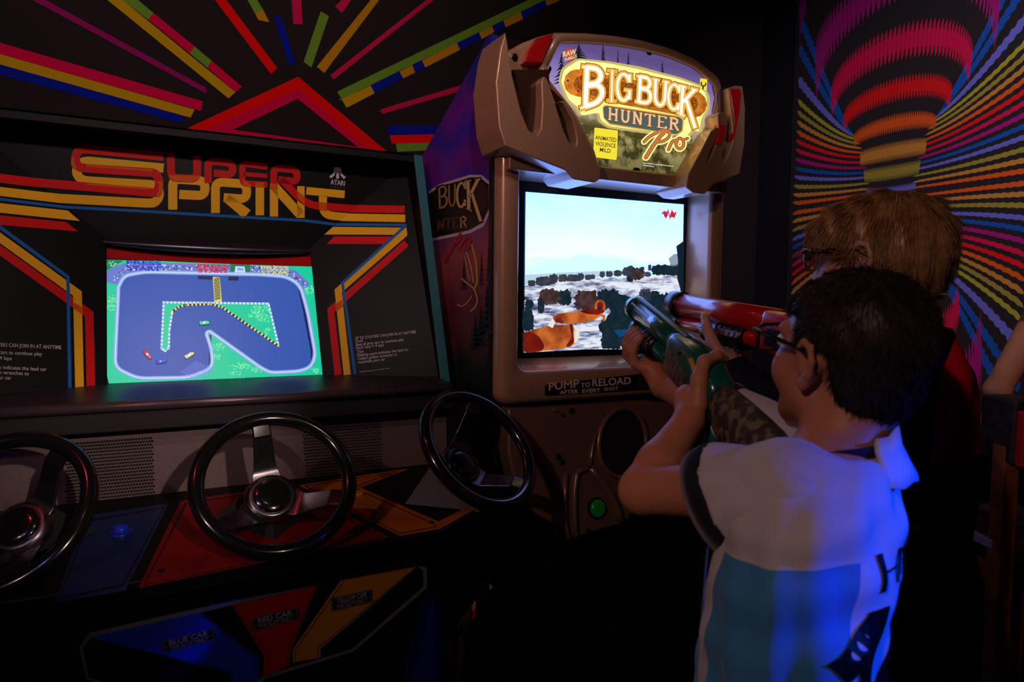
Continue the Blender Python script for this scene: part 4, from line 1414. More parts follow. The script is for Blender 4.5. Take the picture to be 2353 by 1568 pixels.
# two animals lying on the slope
HS([rounded([(1204, 765), (1225, 758), (1262, 748), (1290, 748), (1312, 745), (1326, 750), (1330, 772), (1318, 795), (1290, 803), (1250, 806), (1204, 811), (1204, 765)], 12)], f_o, 6)
HS([rounded([(1204, 765), (1222, 762), (1240, 775), (1252, 795), (1246, 807), (1204, 811), (1204, 765)], 8)], f_r, 7)
HS([rounded([(1308, 746), (1316, 745), (1322, 760), (1320, 786), (1308, 798), (1300, 796), (1314, 775), (1308, 746)], 6)], f_r, 7)
HS([rounded([(1316, 745), (1331, 756), (1332, 776), (1320, 792), (1318, 770), (1316, 745)], 6)], f_w, 7)
HS([rounded([(1270, 728), (1290, 720), (1330, 716), (1352, 708), (1372, 714), (1380, 724), (1368, 735), (1340, 742), (1300, 745), (1272, 740), (1270, 728)], 8)], f_o, 6)
HS([rounded([(1332, 716), (1352, 708), (1374, 714), (1380, 724), (1350, 722), (1332, 716)], 5)], f_r, 7)
HS([rounded([(1258, 748), (1270, 732), (1276, 740), (1270, 755), (1258, 748)], 3)], f_w, 7)
HS([arc(1379, 706, 13, 16, 0, 360, 18)[:-1]], f_r, 7)
HS(ribbon2d(arc(1379, 704, 10, 13, 150, 400, 14), 5) + ribbon2d([(1378, 722), (1388, 728), (1386, 738)], 6), f_o, 8)
HS([arc(1378, 708, 4, 4, 0, 360, 10)[:-1]], b_dark, 9)
i_red = glow('screen_icon_red', (214, 30, 48), 0.95)
HS(ribbon2d([(1521, 492), (1527, 487), (1530, 500), (1535, 484), (1540, 501), (1544, 485), (1549, 499), (1553, 487)], 4), i_red, 3)
HS([arc(1530, 493, 5, 7, 0, 360, 10)[:-1], arc(1545, 493, 5, 7, 0, 360, 10)[:-1]], i_red, 4)

# -------- header (topper)
shell_px = [(1163, 118), (1205, 95), (1240, 82), (1278, 72), (1348, 73), (1410, 79), (1467, 89), (1512, 102), (1556, 121), (1600, 141), (1638, 163), (1648, 205), (1690, 215), (1692, 380), (1640, 420), (1480, 425), (1300, 405), (1165, 345)]
Psh = planeY(1.468)
shell = prism('header_shell', [Psh.at(x, y) for x, y in shell_px], (0, 0.13, 0), M_bronze, hb, bevel=0.012, seg=4)
marq = [(1258.5, 156), (1288, 95), (1348, 96), (1410, 101), (1467, 110), (1530, 127), (1586, 150), (1634, 189), (1641, 225), (1634, 263), (1600, 330), (1556, 402), (1480, 396), (1372, 383), (1360, 341), (1318, 260), (1255.5, 183)]
mc = np.mean(np.array(marq), 0)
out = [tuple(mc + (np.array(p) - mc) * 1.055) for p in marq]
# bronze lip round the marquee
lip = rounded(out + [out[0]], 14, 4)
pts = [Psh.at(x, y, 0.004) for x, y in lip]
v, f = tube_vf(pts + [pts[0]], 0.0125, 10)
obj('marquee_lip', v, f, M_bronze, shell, smooth=True)
decal('marquee_gasket', [out], Psh, mat('gasket_black', (0.005, 0.005, 0.006), 0.4), shell, 0.0005)


def marquee_material():
    m = bpy.data.materials.new('marquee_film')
    m.use_nodes = True
    nt = m.node_tree
    b = nt.nodes['Principled BSDF']
    b.inputs['Base Color'].default_value = (0.02, 0.02, 0.02, 1)
    b.inputs['Roughness'].default_value = 0.25
    tc_ = nt.nodes.new('ShaderNodeTexCoord')
    sp = nt.nodes.new('ShaderNodeSeparateXYZ')
    mr = nt.nodes.new('ShaderNodeMapRange')
    mr.inputs['From Min'].default_value = 1.66
    mr.inputs['From Max'].default_value = 1.99
    r = nt.nodes.new('ShaderNodeValToRGB')
    cr_ = r.color_ramp
    cr_.elements[0].color = srgb(96, 86, 52) + (1,)
    cr_.elements[1].color = srgb(92, 74, 128) + (1,)
    for p, c in ((0.2, (128, 118, 72)), (0.42, (170, 156, 100)), (0.58, (186, 160, 150)), (0.72, (150, 134, 190)), (0.88, (116, 98, 166))):
        e = cr_.elements.new(p)
        e.color = srgb(*c) + (1,)
    nz = nt.nodes.new('ShaderNodeTexNoise')
    nz.inputs['Scale'].default_value = 22
    nz.inputs['Detail'].default_value = 7
    nz.inputs['Roughness'].default_value = 0.7
    r2 = nt.nodes.new('ShaderNodeValToRGB')
    r2.color_ramp.elements[0].position, r2.color_ramp.elements[0].color = 0.46, (0.16, 0.17, 0.10, 1)
    r2.color_ramp.elements[1].position, r2.color_ramp.elements[1].color = 0.58, (1, 1, 1, 1)
    # foliage only in the lower half
    mr2 = nt.nodes.new('ShaderNodeMapRange')
    mr2.inputs['From Min'].default_value = 1.86
    mr2.inputs['From Max'].default_value = 1.80
    mx = nt.nodes.new('ShaderNodeMix')
    mx.data_type = 'RGBA'
    mx.blend_type = 'MULTIPLY'
    L = nt.links.new
    L(tc_.outputs['Object'], sp.inputs[0])
    L(sp.outputs['Z'], mr.inputs['Value'])
    L(sp.outputs['Z'], mr2.inputs['Value'])
    L(tc_.outputs['Object'], nz.inputs['Vector'])
    L(nz.outputs['Fac'], r2.inputs['Fac'])
    L(mr.outputs[0], r.inputs['Fac'])
    L(mr2.outputs[0], mx.inputs['Factor'])
    L(r.outputs['Color'], mx.inputs['A'])
    L(r2.outputs['Color'], mx.inputs['B'])
    L(mx.outputs['Result'], b.inputs['Emission Color'])
    b.inputs['Emission Strength'].default_value = 1.05
    return m


film = decal('marquee_film', [marq], Psh, marquee_material(), shell, 0.0012)
HM = lambda polys, m, lay, name='marquee_print': decal(name, polys, Psh, m, shell, 0.0016 + 0.0004 * lay)
# notches of the gasket
HM([[(1480, 112), (1504, 119), (1494, 128), (1488, 126)], [(1450, 394), (1476, 397), (1468, 386), (1458, 385)], [(1256, 165), (1264, 150), (1268, 158), (1262, 172)]], MATS['gasket_black'], 0)
pine = glow('marquee_pine', (30, 34, 34), 0.6)
for (cx_, y0, y1, w) in ((1386, 100, 152, 13), (1444, 118, 160, 8), (1522, 138, 175, 9), (1420, 108, 155, 5), (1330, 100, 150, 40), (1290, 120, 190, 22)):
    t_ = []
    for k in range(9):
        a, bq = y0 + (y1 - y0) * k / 9, y0 + (y1 - y0) * (k + 1.6) / 9
        ww = w * (k + 1) / 9 * rnd.uniform(.7, 1.1)
        t_.append([(cx_ + rnd.uniform(-1, 1), a), (cx_ + ww, bq), (cx_ + ww * .3, a * .3 + bq * .7), (cx_ - ww * .3, a * .3 + bq * .7), (cx_ - ww, bq)])
    HM(t_, pine, 0)
halo2 = glow('marquee_halo_outer', (205, 186, 110), 0.95)
halo = glow('marquee_halo', (255, 226, 124), 1.75)
hp = [(1290, 188), (1296, 160), (1318, 146), (1330, 138), (1400, 146), (1470, 160), (1560, 182), (1606, 198), (1624, 220), (1624, 252), (1612, 270), (1606, 305), (1592, 296), (1578, 312), (1568, 318), (1548, 304), (1480, 300), (1400, 290), (1380, 276), (1378, 258), (1336, 266), (1330, 248), (1306, 228)]
hc_ = np.mean(np.array(hp), 0)
HM([rounded([tuple(hc_ + (np.array(p) - hc_) * (1 + 7 / np.linalg.norm(np.array(p) - hc_))) for p in hp + [hp[0]]], 8, 3)], halo2, 1)
HM([rounded(hp + [hp[0]], 8, 3)], halo, 2)
wood = glow('marquee_wood', (206, 128, 44), 1.0, noise=(30, (150, 78, 20), 0.4, 0.65))
wood2 = glow('marquee_wood_mesh', (120, 60, 14), 0.7, noise=(240, (190, 110, 40), 0.4, 0.6))
HM(ribbon2d([(1326, 190), (1594, 240)], 62, True), wood, 3)
HM(ribbon2d([(1340, 194), (1582, 238)], 44, True), wood2, 4)
HM([arc(1305, 185, 2.5, 2.5, 0, 360, 8)[:-1]], pine, 5)
gold_d = glow('marquee_gold_dark', (140, 78, 16), 0.8)
gold = glow('marquee_gold', (240, 176, 70), 1.05)
cream = glow('marquee_cream', (255, 248, 230), 2.0)
for ch, q in (('B', [(1338, 150), (1392, 158), (1390, 232), (1334, 252)]), ('I', [(1393, 159), (1421, 163), (1419, 236), (1391, 233)]), ('G', [(1414, 164), (1452, 171), (1450, 236), (1412, 231)]), ('B', [(1464, 173), (1502, 179), (1499, 241), (1460, 235)]),
              ('U', [(1499, 180), (1538, 188), (1534, 247), (1497, 240)]), ('C', [(1532, 189), (1566, 195), (1562, 257), (1530, 250)]), ('K', [(1561, 195), (1603, 205), (1597, 284), (1557, 260)])):
    letter(ch, q, Psh, [(gold_d, 9), (gold, 5.5), (cream, -3.0 if ch in 'B' else -4.0)], shell, 0.0038, stem=0.23)
HM([[(1334, 250), (1344, 236), (1352, 248), (1378, 234), (1360, 250), (1330, 258)]], gold, 8)
plate_m = glow('marquee_plate', (92, 112, 108), 0.75)
HM([rounded([(1384, 246), (1390, 240), (1562, 266), (1572, 274), (1570, 302), (1556, 312), (1400, 287), (1386, 272), (1384, 246)], 4)], gold, 6)
HM([rounded([(1386, 248), (1391, 243), (1561, 269), (1569, 276), (1567, 300), (1555, 309), (1402, 284), (1388, 271), (1386, 248)], 4)], plate_m, 7)
hx = 1398
for i, ch in enumerate('HUNTER'):
    x0, x1 = hx + i * 28, hx + i * 28 + 23
    yy = lambda x: 247 + (x - 1398) * 0.158
    letter(ch, [(x0, yy(x0)), (x1, yy(x1)), (x1 - 1, yy(x1) + 28), (x0 - 1, yy(x0) + 28)], Psh, [(gold_d, 3), (glow('marquee_peach', (240, 196, 150), 1.0), 0)], shell, 0.0056, stem=.2)
pro = glow('marquee_pro', (206, 122, 70), 0.95)
prod = glow('marquee_pro_dark', (120, 62, 30), 0.8)
pp = [([(1484, 362), (1500, 336), (1518, 312), (1530, 301)], 7), (rounded([(1480, 326), (1492, 314), (1520, 299), (1540, 300), (1538, 316), (1522, 326), (1508, 326)], 10), 5), (rounded([(1536, 344), (1544, 326), (1550, 322), (1556, 326)], 4), 5), (arc(1562, 330, 9, 12, 20, 385, 16), 5), ([(1570, 322), (1580, 318)], 4)]
for ex, m, lay in ((9, halo, 3), (3, prod, 6), (0, pro, 8)):
    qq = []
    for p, w in pp:
        qq += ribbon2d(p, w + ex, True)
    HM(qq, m, lay)
vm = glow('marquee_yellow_card', (250, 226, 60), 1.0)
vk = glow('marquee_card_ink', (70, 60, 12), 0.5)
cq = [(1366, 293), (1420, 300), (1417, 368), (1363, 361)]
HM([rquad(cq, 0.06, 0.05)], vm, 3)
for s, a, bq, i0, i1 in (('ANIMATED', .74, .60, .05, .95), ('VIOLENCE', .54, .40, .07, .93), ('MILD', .35, .21, .27, .73)):
    text_decal('marquee_print', s, [bil(cq, i0, a), bil(cq, i1, a), bil(cq, i1, bq), bil(cq, i0, bq)], Psh, vk, shell, 0.0036, bold=0.012)
rr_ = glow('marquee_badge_red', (214, 60, 36), 0.9)
HM([arc(1309, 126, 14, 15, 0, 360, 20)[:-1]], rr_, 2)
for s, q in (('RAW', [(1294, 119), (1324, 112), (1324, 125), (1294, 132)]), ('THRILLS', [(1296, 135), (1325, 125), (1326, 132), (1298, 142)])):
    text_decal('marquee_print', s, q, Psh, glow('marquee_badge_cream', (214, 226, 180), 0.95), shell, 0.0034, bold=0.03)
HM([[(1609, 180), (1625, 182.5), (1624, 209), (1608, 206)]], vm, 2)
HM(ribbon2d(rounded([(1612, 188), (1611, 196), (1616, 198), (1621, 197), (1622, 190)], 4), 3) + ribbon2d([(1616, 197), (1615, 206)], 3.5), vk, 3)
text_decal('marquee_print', 'Play Mechanix', [(1604, 209), (1625, 213), (1625, 215), (1604, 211)], Psh, cream, shell, 0.003)
for k, s in enumerate(('Big Buck Hunter Pro copyright 2009 Play Mechanix, Inc.', 'All Rights Reserved.')):
    text_decal('marquee_print', s, [(1478, 373.5 + 5 * k), (1548 - 45 * k, 381.5 + 5 * k - 5 * k * .9), (1548 - 45 * k, 384 + 5 * k - 5 * k * .9), (1478, 376 + 5 * k)], Psh, cream, shell, 0.003)

# -------- claw wings
wing_px = [(1162, 72), (1167, 98), (1178, 174), (1198, 256), (1216, 300), (1234, 311), (1243, 296), (1246, 240), (1244, 186), (1249, 174), (1256, 178), (1276, 234), (1296, 300), (1310, 329), (1324, 334), (1326, 320), (1316, 275), (1296, 240), (1286, 232), (1298, 232), (1318, 258), (1345, 308), (1366, 350), (1381, 392), (1380, 412), (1368, 420), (1318, 412), (1302, 392), (1200, 352), (1161, 336), (1147, 290), (1139, 189), (1150, 110)]
Pwing = Plane.three((1.0, 1.398, 1.63), (2.0, 1.398, 1.63), (1.0, 1.432, 2.03))
right_px = [(1648, 290), (1647, 316), (1630, 356), (1626, 372), (1633, 364), (1646, 330), (1652, 300), (1649, 264), (1656, 256), (1667, 258), (1674, 272), (1670, 312), (1660, 358), (1663, 372), (1671, 362), (1685, 320), (1678, 240), (1673, 202), (1690, 196), (1707, 198), (1713, 250), (1711, 330), (1700, 400), (1640, 424), (1620, 446), (1594, 443), (1577, 430), (1582, 400), (1606, 356), (1634, 302)]
Pl_ = planeY(1.445)
for mirror, q2 in ((False, wing_px), (True, right_px)):
    o = prism('header_wing', [Pwing.at(x, y) for x, y in q2], (0, 0.125, 0), M_bronze, hb, bevel=0.007, seg=4, angle=25)
    if not mirror:
        prism('red_lens', [Pl_.at(x, y) for x, y in ((1205, 143), (1218, 112), (1236, 87), (1274, 75), (1262, 104), (1244, 144))], (0, 0.03, 0), M_redlens, o, bevel=0.003)
        gb = [(1180, 160), (1262, 160), (1262, 310), (1215, 312)]
        gb2 = [(1262, 200), (1292, 228), (1318, 270), (1330, 330), (1300, 334), (1280, 272)]
    else:
        Pr = Plane(Pwing.p + Pwing.n * 0.0005, Pwing.n)
        for q in ([(1678, 205), (1700, 203), (1704, 214), (1700, 256), (1688, 316), (1684, 322), (1690, 280)], [(1652, 285), (1669, 288), (1666, 312), (1657, 334), (1645, 330), (1652, 312)]):
            prism('red_lens', [Pr.at(x, y, 0.003) for x, y in q], (0, 0.02, 0), M_redlens, o, bevel=0.002)
        gb = [(1655, 205), (1684, 205), (1700, 330), (1666, 374), (1655, 300)]
        gb2 = [(1636, 285), (1662, 285), (1660, 330), (1628, 376), (1620, 370)]
    for q in (gb, gb2):
        prism('groove_back', [Pl_.at(x, y) for x, y in q], (0, 0.03, 0), mat('groove_brown', (0.055, 0.022, 0.014), 0.3, coat=0.4), o)
    c = Psh.at(1182, 132, 0.0)
    c = mib(c) if mirror else c
    v, f = lathe_vf(c, (0, -1, 0), [(0.008, -0.003), (0.008, 0.004), (0.005, 0.006)], 14)
    obj('bolt', v, f, M_blackg, o)
# under-header soffit
pr = [(1.452, 1.668), (1.575, 1.664), (1.575, 1.70), (1.452, 1.70)]
prism('soffit', [(X0 + .012, y, z) for y, z in pr], (X1 - X0 - .024, 0, 0), M_bronze, hb, bevel=0.004)

# -------- holster and button panel under the screen
hol_px = [(1168, 938), (1250, 936), (1480, 920), (1560, 930), (1560, 1000), (1500, 1080), (1470, 1150), (1440, 1204), (1396, 1216), (1322, 1238), (1308, 1242), (1296, 1220), (1230, 1180), (1185, 1120), (1168, 1040)]
Phl = Plane.three((1.0, 1.475, 1.08), (2.0, 1.475, 1.08), (1.0, 1.42, 0.82))
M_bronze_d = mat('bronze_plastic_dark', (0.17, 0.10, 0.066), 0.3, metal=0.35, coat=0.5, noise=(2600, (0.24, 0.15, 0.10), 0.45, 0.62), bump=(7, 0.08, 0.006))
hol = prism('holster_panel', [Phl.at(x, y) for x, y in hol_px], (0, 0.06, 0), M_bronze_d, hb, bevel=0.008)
prism('holster_opening', [Phl.at(x, y, 0.002) for x, y in [(1430 + 50 * math.cos(a) - 8 * math.sin(a), 1018 + 74 * math.sin(a) + 6 * math.cos(a)) for a in np.linspace(0, 2 * math.pi, 33)[:-1]]], (0, 0.01, 0), mat('hole_black2', (0.002, 0.002, 0.002), 0.7), hol)
ring = [Phl.at(1430 + 54 * math.cos(a) - 8 * math.sin(a), 1018 + 79 * math.sin(a) + 6 * math.cos(a), 0.004) for a in np.linspace(0, 2 * math.pi, 41)]
v, f = tube_vf(ring, 0.007, 8)
obj('holster_rim', v, f, M_bronze_d, hol, smooth=True)
for path, r in (([(1300, 1088), (1298, 1150), (1299, 1200), (1308, 1240)], 0.006), ([(1356, 1074), (1326, 1086), (1320, 1137), (1321, 1190), (1324, 1234)], 0.007), ([(1356, 1076), (1382, 1104), (1404, 1136), (1418, 1168), (1428, 1196)], 0.010), ([(1368, 998), (1360, 1040), (1356, 1074)], 0.004), ([(1270, 942), (1284, 944), (1294, 956)], 0.004)):
    pts = [Phl.at(x, y, 0.003) for x, y in rounded(path, 10)]
    v, f = tube_vf(pts, r, 8)
    obj('moulded_rib', v, f, M_bronze_d, hol, smooth=True)
c = Phl.at(1369, 1168, 0.0)
nrm = Phl.n
v, f = lathe_vf(c, nrm, [(0.027, -0.002), (0.027, 0.006), (0.023, 0.008)], 28)
obj('button_ring', v, f, M_blackg, hol)
v, f = lathe_vf(c, nrm, [(0.022, 0.0), (0.022, 0.010), (0.018, 0.015), (0.008, 0.018), (0.001, 0.0185)], 28)
obj('start_button', v, f, mat('button_green', (0.004, 0.11, 0.012), 0.25, spec=0.6, emit=0.012, emit_color=(0.0, 1.0, 0.05)), hol, smooth=True)
for (x, y) in ((1351, 1221), (1281, 1051), (1290, 1062), (1312, 944)):
    c = Phl.at(x, y, 0.0)
    v, f = lathe_vf(c, nrm, [(0.008, 0.0), (0.008, 0.004), (0.005, 0.006)], 12)
    obj('screw', v, f, M_blackg, hol)
# coin door below
cd = box('coin_door', (0.93, 1.518, 0.30), (1.30, 1.53, 0.74), mat('coin_door_steel', (0.012, 0.012, 0.016), 0.3, metal=0.4), hb, bevel=0.004)
for k in (0, 1):
    box('coin_slot', (0.99 + .14 * k, 1.508, 0.56), (1.09 + .14 * k, 1.518, 0.68), mat('slot_black', (0.006, 0.006, 0.007), 0.3), cd, bevel=0.004)
    box('coin_return', (1.0 + .14 * k, 1.510, 0.36), (1.08 + .14 * k, 1.518, 0.44), MATS['slot_black'], cd, bevel=0.004)
rebase(hb, (BC, 1.9, 0))
# ================================================================== organic modelling (distance fields -> one continuous mesh)
def unit(v):
    v = np.asarray(v, float)
    return v / np.linalg.norm(v)


class SDF:
    def __init__(s, lo, hi, h):
        s.lo, s.h = np.asarray(lo, float), h
        s.n = np.ceil((np.asarray(hi, float) - s.lo) / h).astype(int) + 1
        s.D = np.full(tuple(s.n), 0.08, np.float32)
        s.ax = [(s.lo[i] + h * np.arange(s.n[i])).astype(np.float32) for i in range(3)]

    def _sub(s, lo, hi):
        a = np.clip(np.floor((np.asarray(lo) - s.lo) / s.h).astype(int), 0, s.n)
        b = np.clip(np.ceil((np.asarray(hi) - s.lo) / s.h).astype(int) + 1, 0, s.n)
        if np.any(b - a < 2):
            return None, None
        sl = tuple(slice(a[i], b[i]) for i in range(3))
        X = s.ax[0][sl[0]][:, None, None]
        Y = s.ax[1][sl[1]][None, :, None]
        Z = s.ax[2][sl[2]][None, None, :]
        return sl, (X, Y, Z)

    def _mix(s, sl, d, k):
        D = s.D[sl]
        if k <= 0:
            np.minimum(D, d, out=D)
        else:
            h = np.maximum(k - np.abs(D - d), 0) / k
            s.D[sl] = np.minimum(D, d) - h * h * k * 0.25

    def cap(s, a, b, ra, rb=None, k=0.008):
        a, b = np.asarray(a, float), np.asarray(b, float)
        rb = ra if rb is None else rb
        m = max(ra, rb) + 0.03 + k
        sl, g = s._sub(np.minimum(a, b) - m, np.maximum(a, b) + m)
        if sl is None:
            return s
        ab = b - a
        L2 = ab @ ab + 1e-12
        dx, dy, dz = (g[i] - np.float32(a[i]) for i in range(3))
        t = np.clip((dx * ab[0] + dy * ab[1] + dz * ab[2]) / L2, 0, 1)
        d = np.sqrt((dx - t * ab[0]) ** 2 + (dy - t * ab[1]) ** 2 + (dz - t * ab[2]) ** 2) - (ra + (rb - ra) * t)
        s._mix(sl, d.astype(np.float32), k)
        return s

    def chain(s, pts, rs, k=0.008):
        for i in range(len(pts) - 1):
            s.cap(pts[i], pts[i + 1], rs[i], rs[i + 1], k)
        return s

    def _ell(s, c, r, R, pad):
        c, r = np.asarray(c, float), np.asarray(r, float)
        m = r.max() + pad
        sl, g = s._sub(c - m, c + m)
        if sl is None:
            return None, None
        p = [g[i] - np.float32(c[i]) for i in range(3)]
        q = [(R[j][0] * p[0] + R[j][1] * p[1] + R[j][2] * p[2]) for j in range(3)]
        k0 = np.sqrt(sum((q[j] / r[j]) ** 2 for j in range(3)))
        k1 = np.sqrt(sum((q[j] / r[j] ** 2) ** 2 for j in range(3))) + 1e-9
        return sl, (k0 * (k0 - 1) / k1).astype(np.float32)

    def ell(s, c, r, R=np.eye(3), k=0.01):
        sl, d = s._ell(c, r, R, 0.03 + k)
        if sl is not None:
            s._mix(sl, d, k)
        return s

    def cut_ell(s, c, r, R=np.eye(3)):
        sl, d = s._ell(c, r, R, 0.03)
        if sl is not None:
            s.D[sl] = np.maximum(s.D[sl], -d)
        return s

    def loft(s, levels, axes, k=0.01, top=None, bot=None, wob=None):
        """levels: (z, cx, cy, a, b) stacked ellipses; axes: 2x2 rows (side, front)"""
        lv = sorted(levels)
        z = np.array([l[0] for l in lv])
        m = max(max(l[3], l[4]) for l in lv) + 0.04 + k
        lo = [min(l[1] for l in lv) - m, min(l[2] for l in lv) - m, z[0] - 0.04]
        hi = [max(l[1] for l in lv) + m, max(l[2] for l in lv) + m, z[-1] + 0.04]
        sl, g = s._sub(lo, hi)
        if sl is None:
            return s
        zz = g[2][0, 0]
        I = lambda j: np.interp(zz, z, [l[j] for l in lv]).astype(np.float32)[None, None, :]
        px, py = g[0] - I(1), g[1] - I(2)
        u = px * axes[0][0] + py * axes[0][1]
        w = px * axes[1][0] + py * axes[1][1]
        a, b = I(3), I(4)
        q = np.sqrt((u / a) ** 2 + (w / b) ** 2)
        d = (q - 1) * np.minimum(a, b)
        if wob is not None:
            d = d + wob(np.arctan2(w / b, u / a), g[2], u, w)
        d = np.maximum(d, np.maximum(z[0] - g[2], g[2] - z[-1]))
        s._mix(sl, d.astype(np.float32), k)
        return s

    def clip(s, fn):
        X = s.ax[0][:, None, None]
        Y = s.ax[1][None, :, None]
        Z = s.ax[2][None, None, :]
        s.D = np.maximum(s.D, fn(X, Y, Z)).astype(np.float32)
        return s

    def warp(s, fn):
        X = s.ax[0][:, None, None]
        Y = s.ax[1][None, :, None]
        Z = s.ax[2][None, None, :]
        s.D = (s.D + fn(X, Y, Z)).astype(np.float32)
        return s

    def mesh(s):
        D = s.D
        neg = D < 0
        c = [neg[:-1, :-1, :-1], neg[1:, :-1, :-1], neg[:-1, 1:, :-1], neg[1:, 1:, :-1], neg[:-1, :-1, 1:], neg[1:, :-1, 1:], neg[:-1, 1:, 1:], neg[1:, 1:, 1:]]
        cnt = sum(x.astype(np.uint8) for x in c)
        mask = (cnt > 0) & (cnt < 8)
        I, J, K = np.nonzero(mask)
        idx = np.full(mask.shape, -1, np.int32)
        idx[mask] = np.arange(len(I))
        acc = np.zeros((len(I), 3))
        num = np.zeros(len(I))
        off = [(0, 0, 0), (1, 0, 0), (0, 1, 0), (1, 1, 0), (0, 0, 1), (1, 0, 1), (0, 1, 1), (1, 1, 1)]
        for a in range(8):
            for b in range(a + 1, 8):
                da = np.array(off[b]) - np.array(off[a])
                if abs(da).sum() != 1:
                    continue
                d0 = D[I + off[a][0], J + off[a][1], K + off[a][2]].astype(float)
                d1 = D[I + off[b][0], J + off[b][1], K + off[b][2]].astype(float)
                x = (d0 < 0) != (d1 < 0)
                t = np.where(x, d0 / np.where(x, d0 - d1, 1), 0)
                p = np.array(off[a])[None] + t[:, None] * da[None]
                acc += np.where(x[:, None], p, 0)
                num += x
        V = s.lo + s.h * (np.stack([I, J, K], 1) + acc / num[:, None])
        F = []
        for ax in range(3):
            n0 = neg[:-1] if ax == 0 else neg[:, :-1] if ax == 1 else neg[:, :, :-1]
            n1 = neg[1:] if ax == 0 else neg[:, 1:] if ax == 1 else neg[:, :, 1:]
            e = np.nonzero(n0 != n1)
            e = [q.copy() for q in e]
            o1, o2 = [(1, 2), (2, 0), (0, 1)][ax]
            ok = (e[o1] >= 1) & (e[o2] >= 1) & (e[o1] < D.shape[o1] - 1) & (e[o2] < D.shape[o2] - 1)
            e = [q[ok] for q in e]
            inside = neg[tuple(e)]

            def cell(d1, d2):
                q = [x.copy() for x in e]
                q[o1] = q[o1] + d1
                q[o2] = q[o2] + d2
                return idx[tuple(q)]
            quad = np.stack([cell(-1, -1), cell(0, -1), cell(0, 0), cell(-1, 0)], 1)
            quad[~inside] = quad[~inside][:, ::-1]
            F.append(quad)
        F = np.concatenate(F)
        F = F[(F >= 0).all(1)]
        return V, F

    def obj(s, name, m, parent=None, smooth_it=2):
        V, F = s.mesh()
        if smooth_it:
            e = np.concatenate([F[:, [0, 1]], F[:, [1, 2]], F[:, [2, 3]], F[:, [3, 0]]])
            for it in range(smooth_it):
                A = np.zeros_like(V)
                n = np.zeros(len(V))
                np.add.at(A, e[:, 0], V[e[:, 1]])
                np.add.at(A, e[:, 1], V[e[:, 0]])
                np.add.at(n, e[:, 0], 1)
                np.add.at(n, e[:, 1], 1)
                V = V + 0.5 * (A / np.maximum(n, 1)[:, None] - V)
        me = bpy.data.meshes.new(name)
        me.vertices.add(len(V))
        me.vertices.foreach_set('co', V.astype(np.float32).ravel())
        me.loops.add(F.size)
        me.loops.foreach_set('vertex_index', F.astype(np.int32).ravel())
        me.polygons.add(len(F))
        me.polygons.foreach_set('loop_start', np.arange(0, F.size, 4, dtype=np.int32))
        me.polygons.foreach_set('loop_total', np.full(len(F), 4, np.int32))
        me.update(calc_edges=True)
        me.polygons.foreach_set('use_smooth', np.ones(len(F), bool))
        me.materials.append(m)
        o = bpy.data.objects.new(name, me)
        link(o, parent)
        o['_n'] = len(V)
        del o['_n']
        return o


# ================================================================== GUNS


class GunFrame:
    def __init__(s, butt, muzzle, roll=0.0):
        s.g = unit(np.asarray(muzzle) - np.asarray(butt))
        l = unit(np.cross([0, 0, 1], s.g))
        u = np.cross(s.g, l)
        s.l = l * math.cos(roll) + u * math.sin(roll)
        s.u = np.cross(s.g, s.l)

    def at(s, o, f, l, u):
        return np.asarray(o) + s.g * f + s.l * l + s.u * u


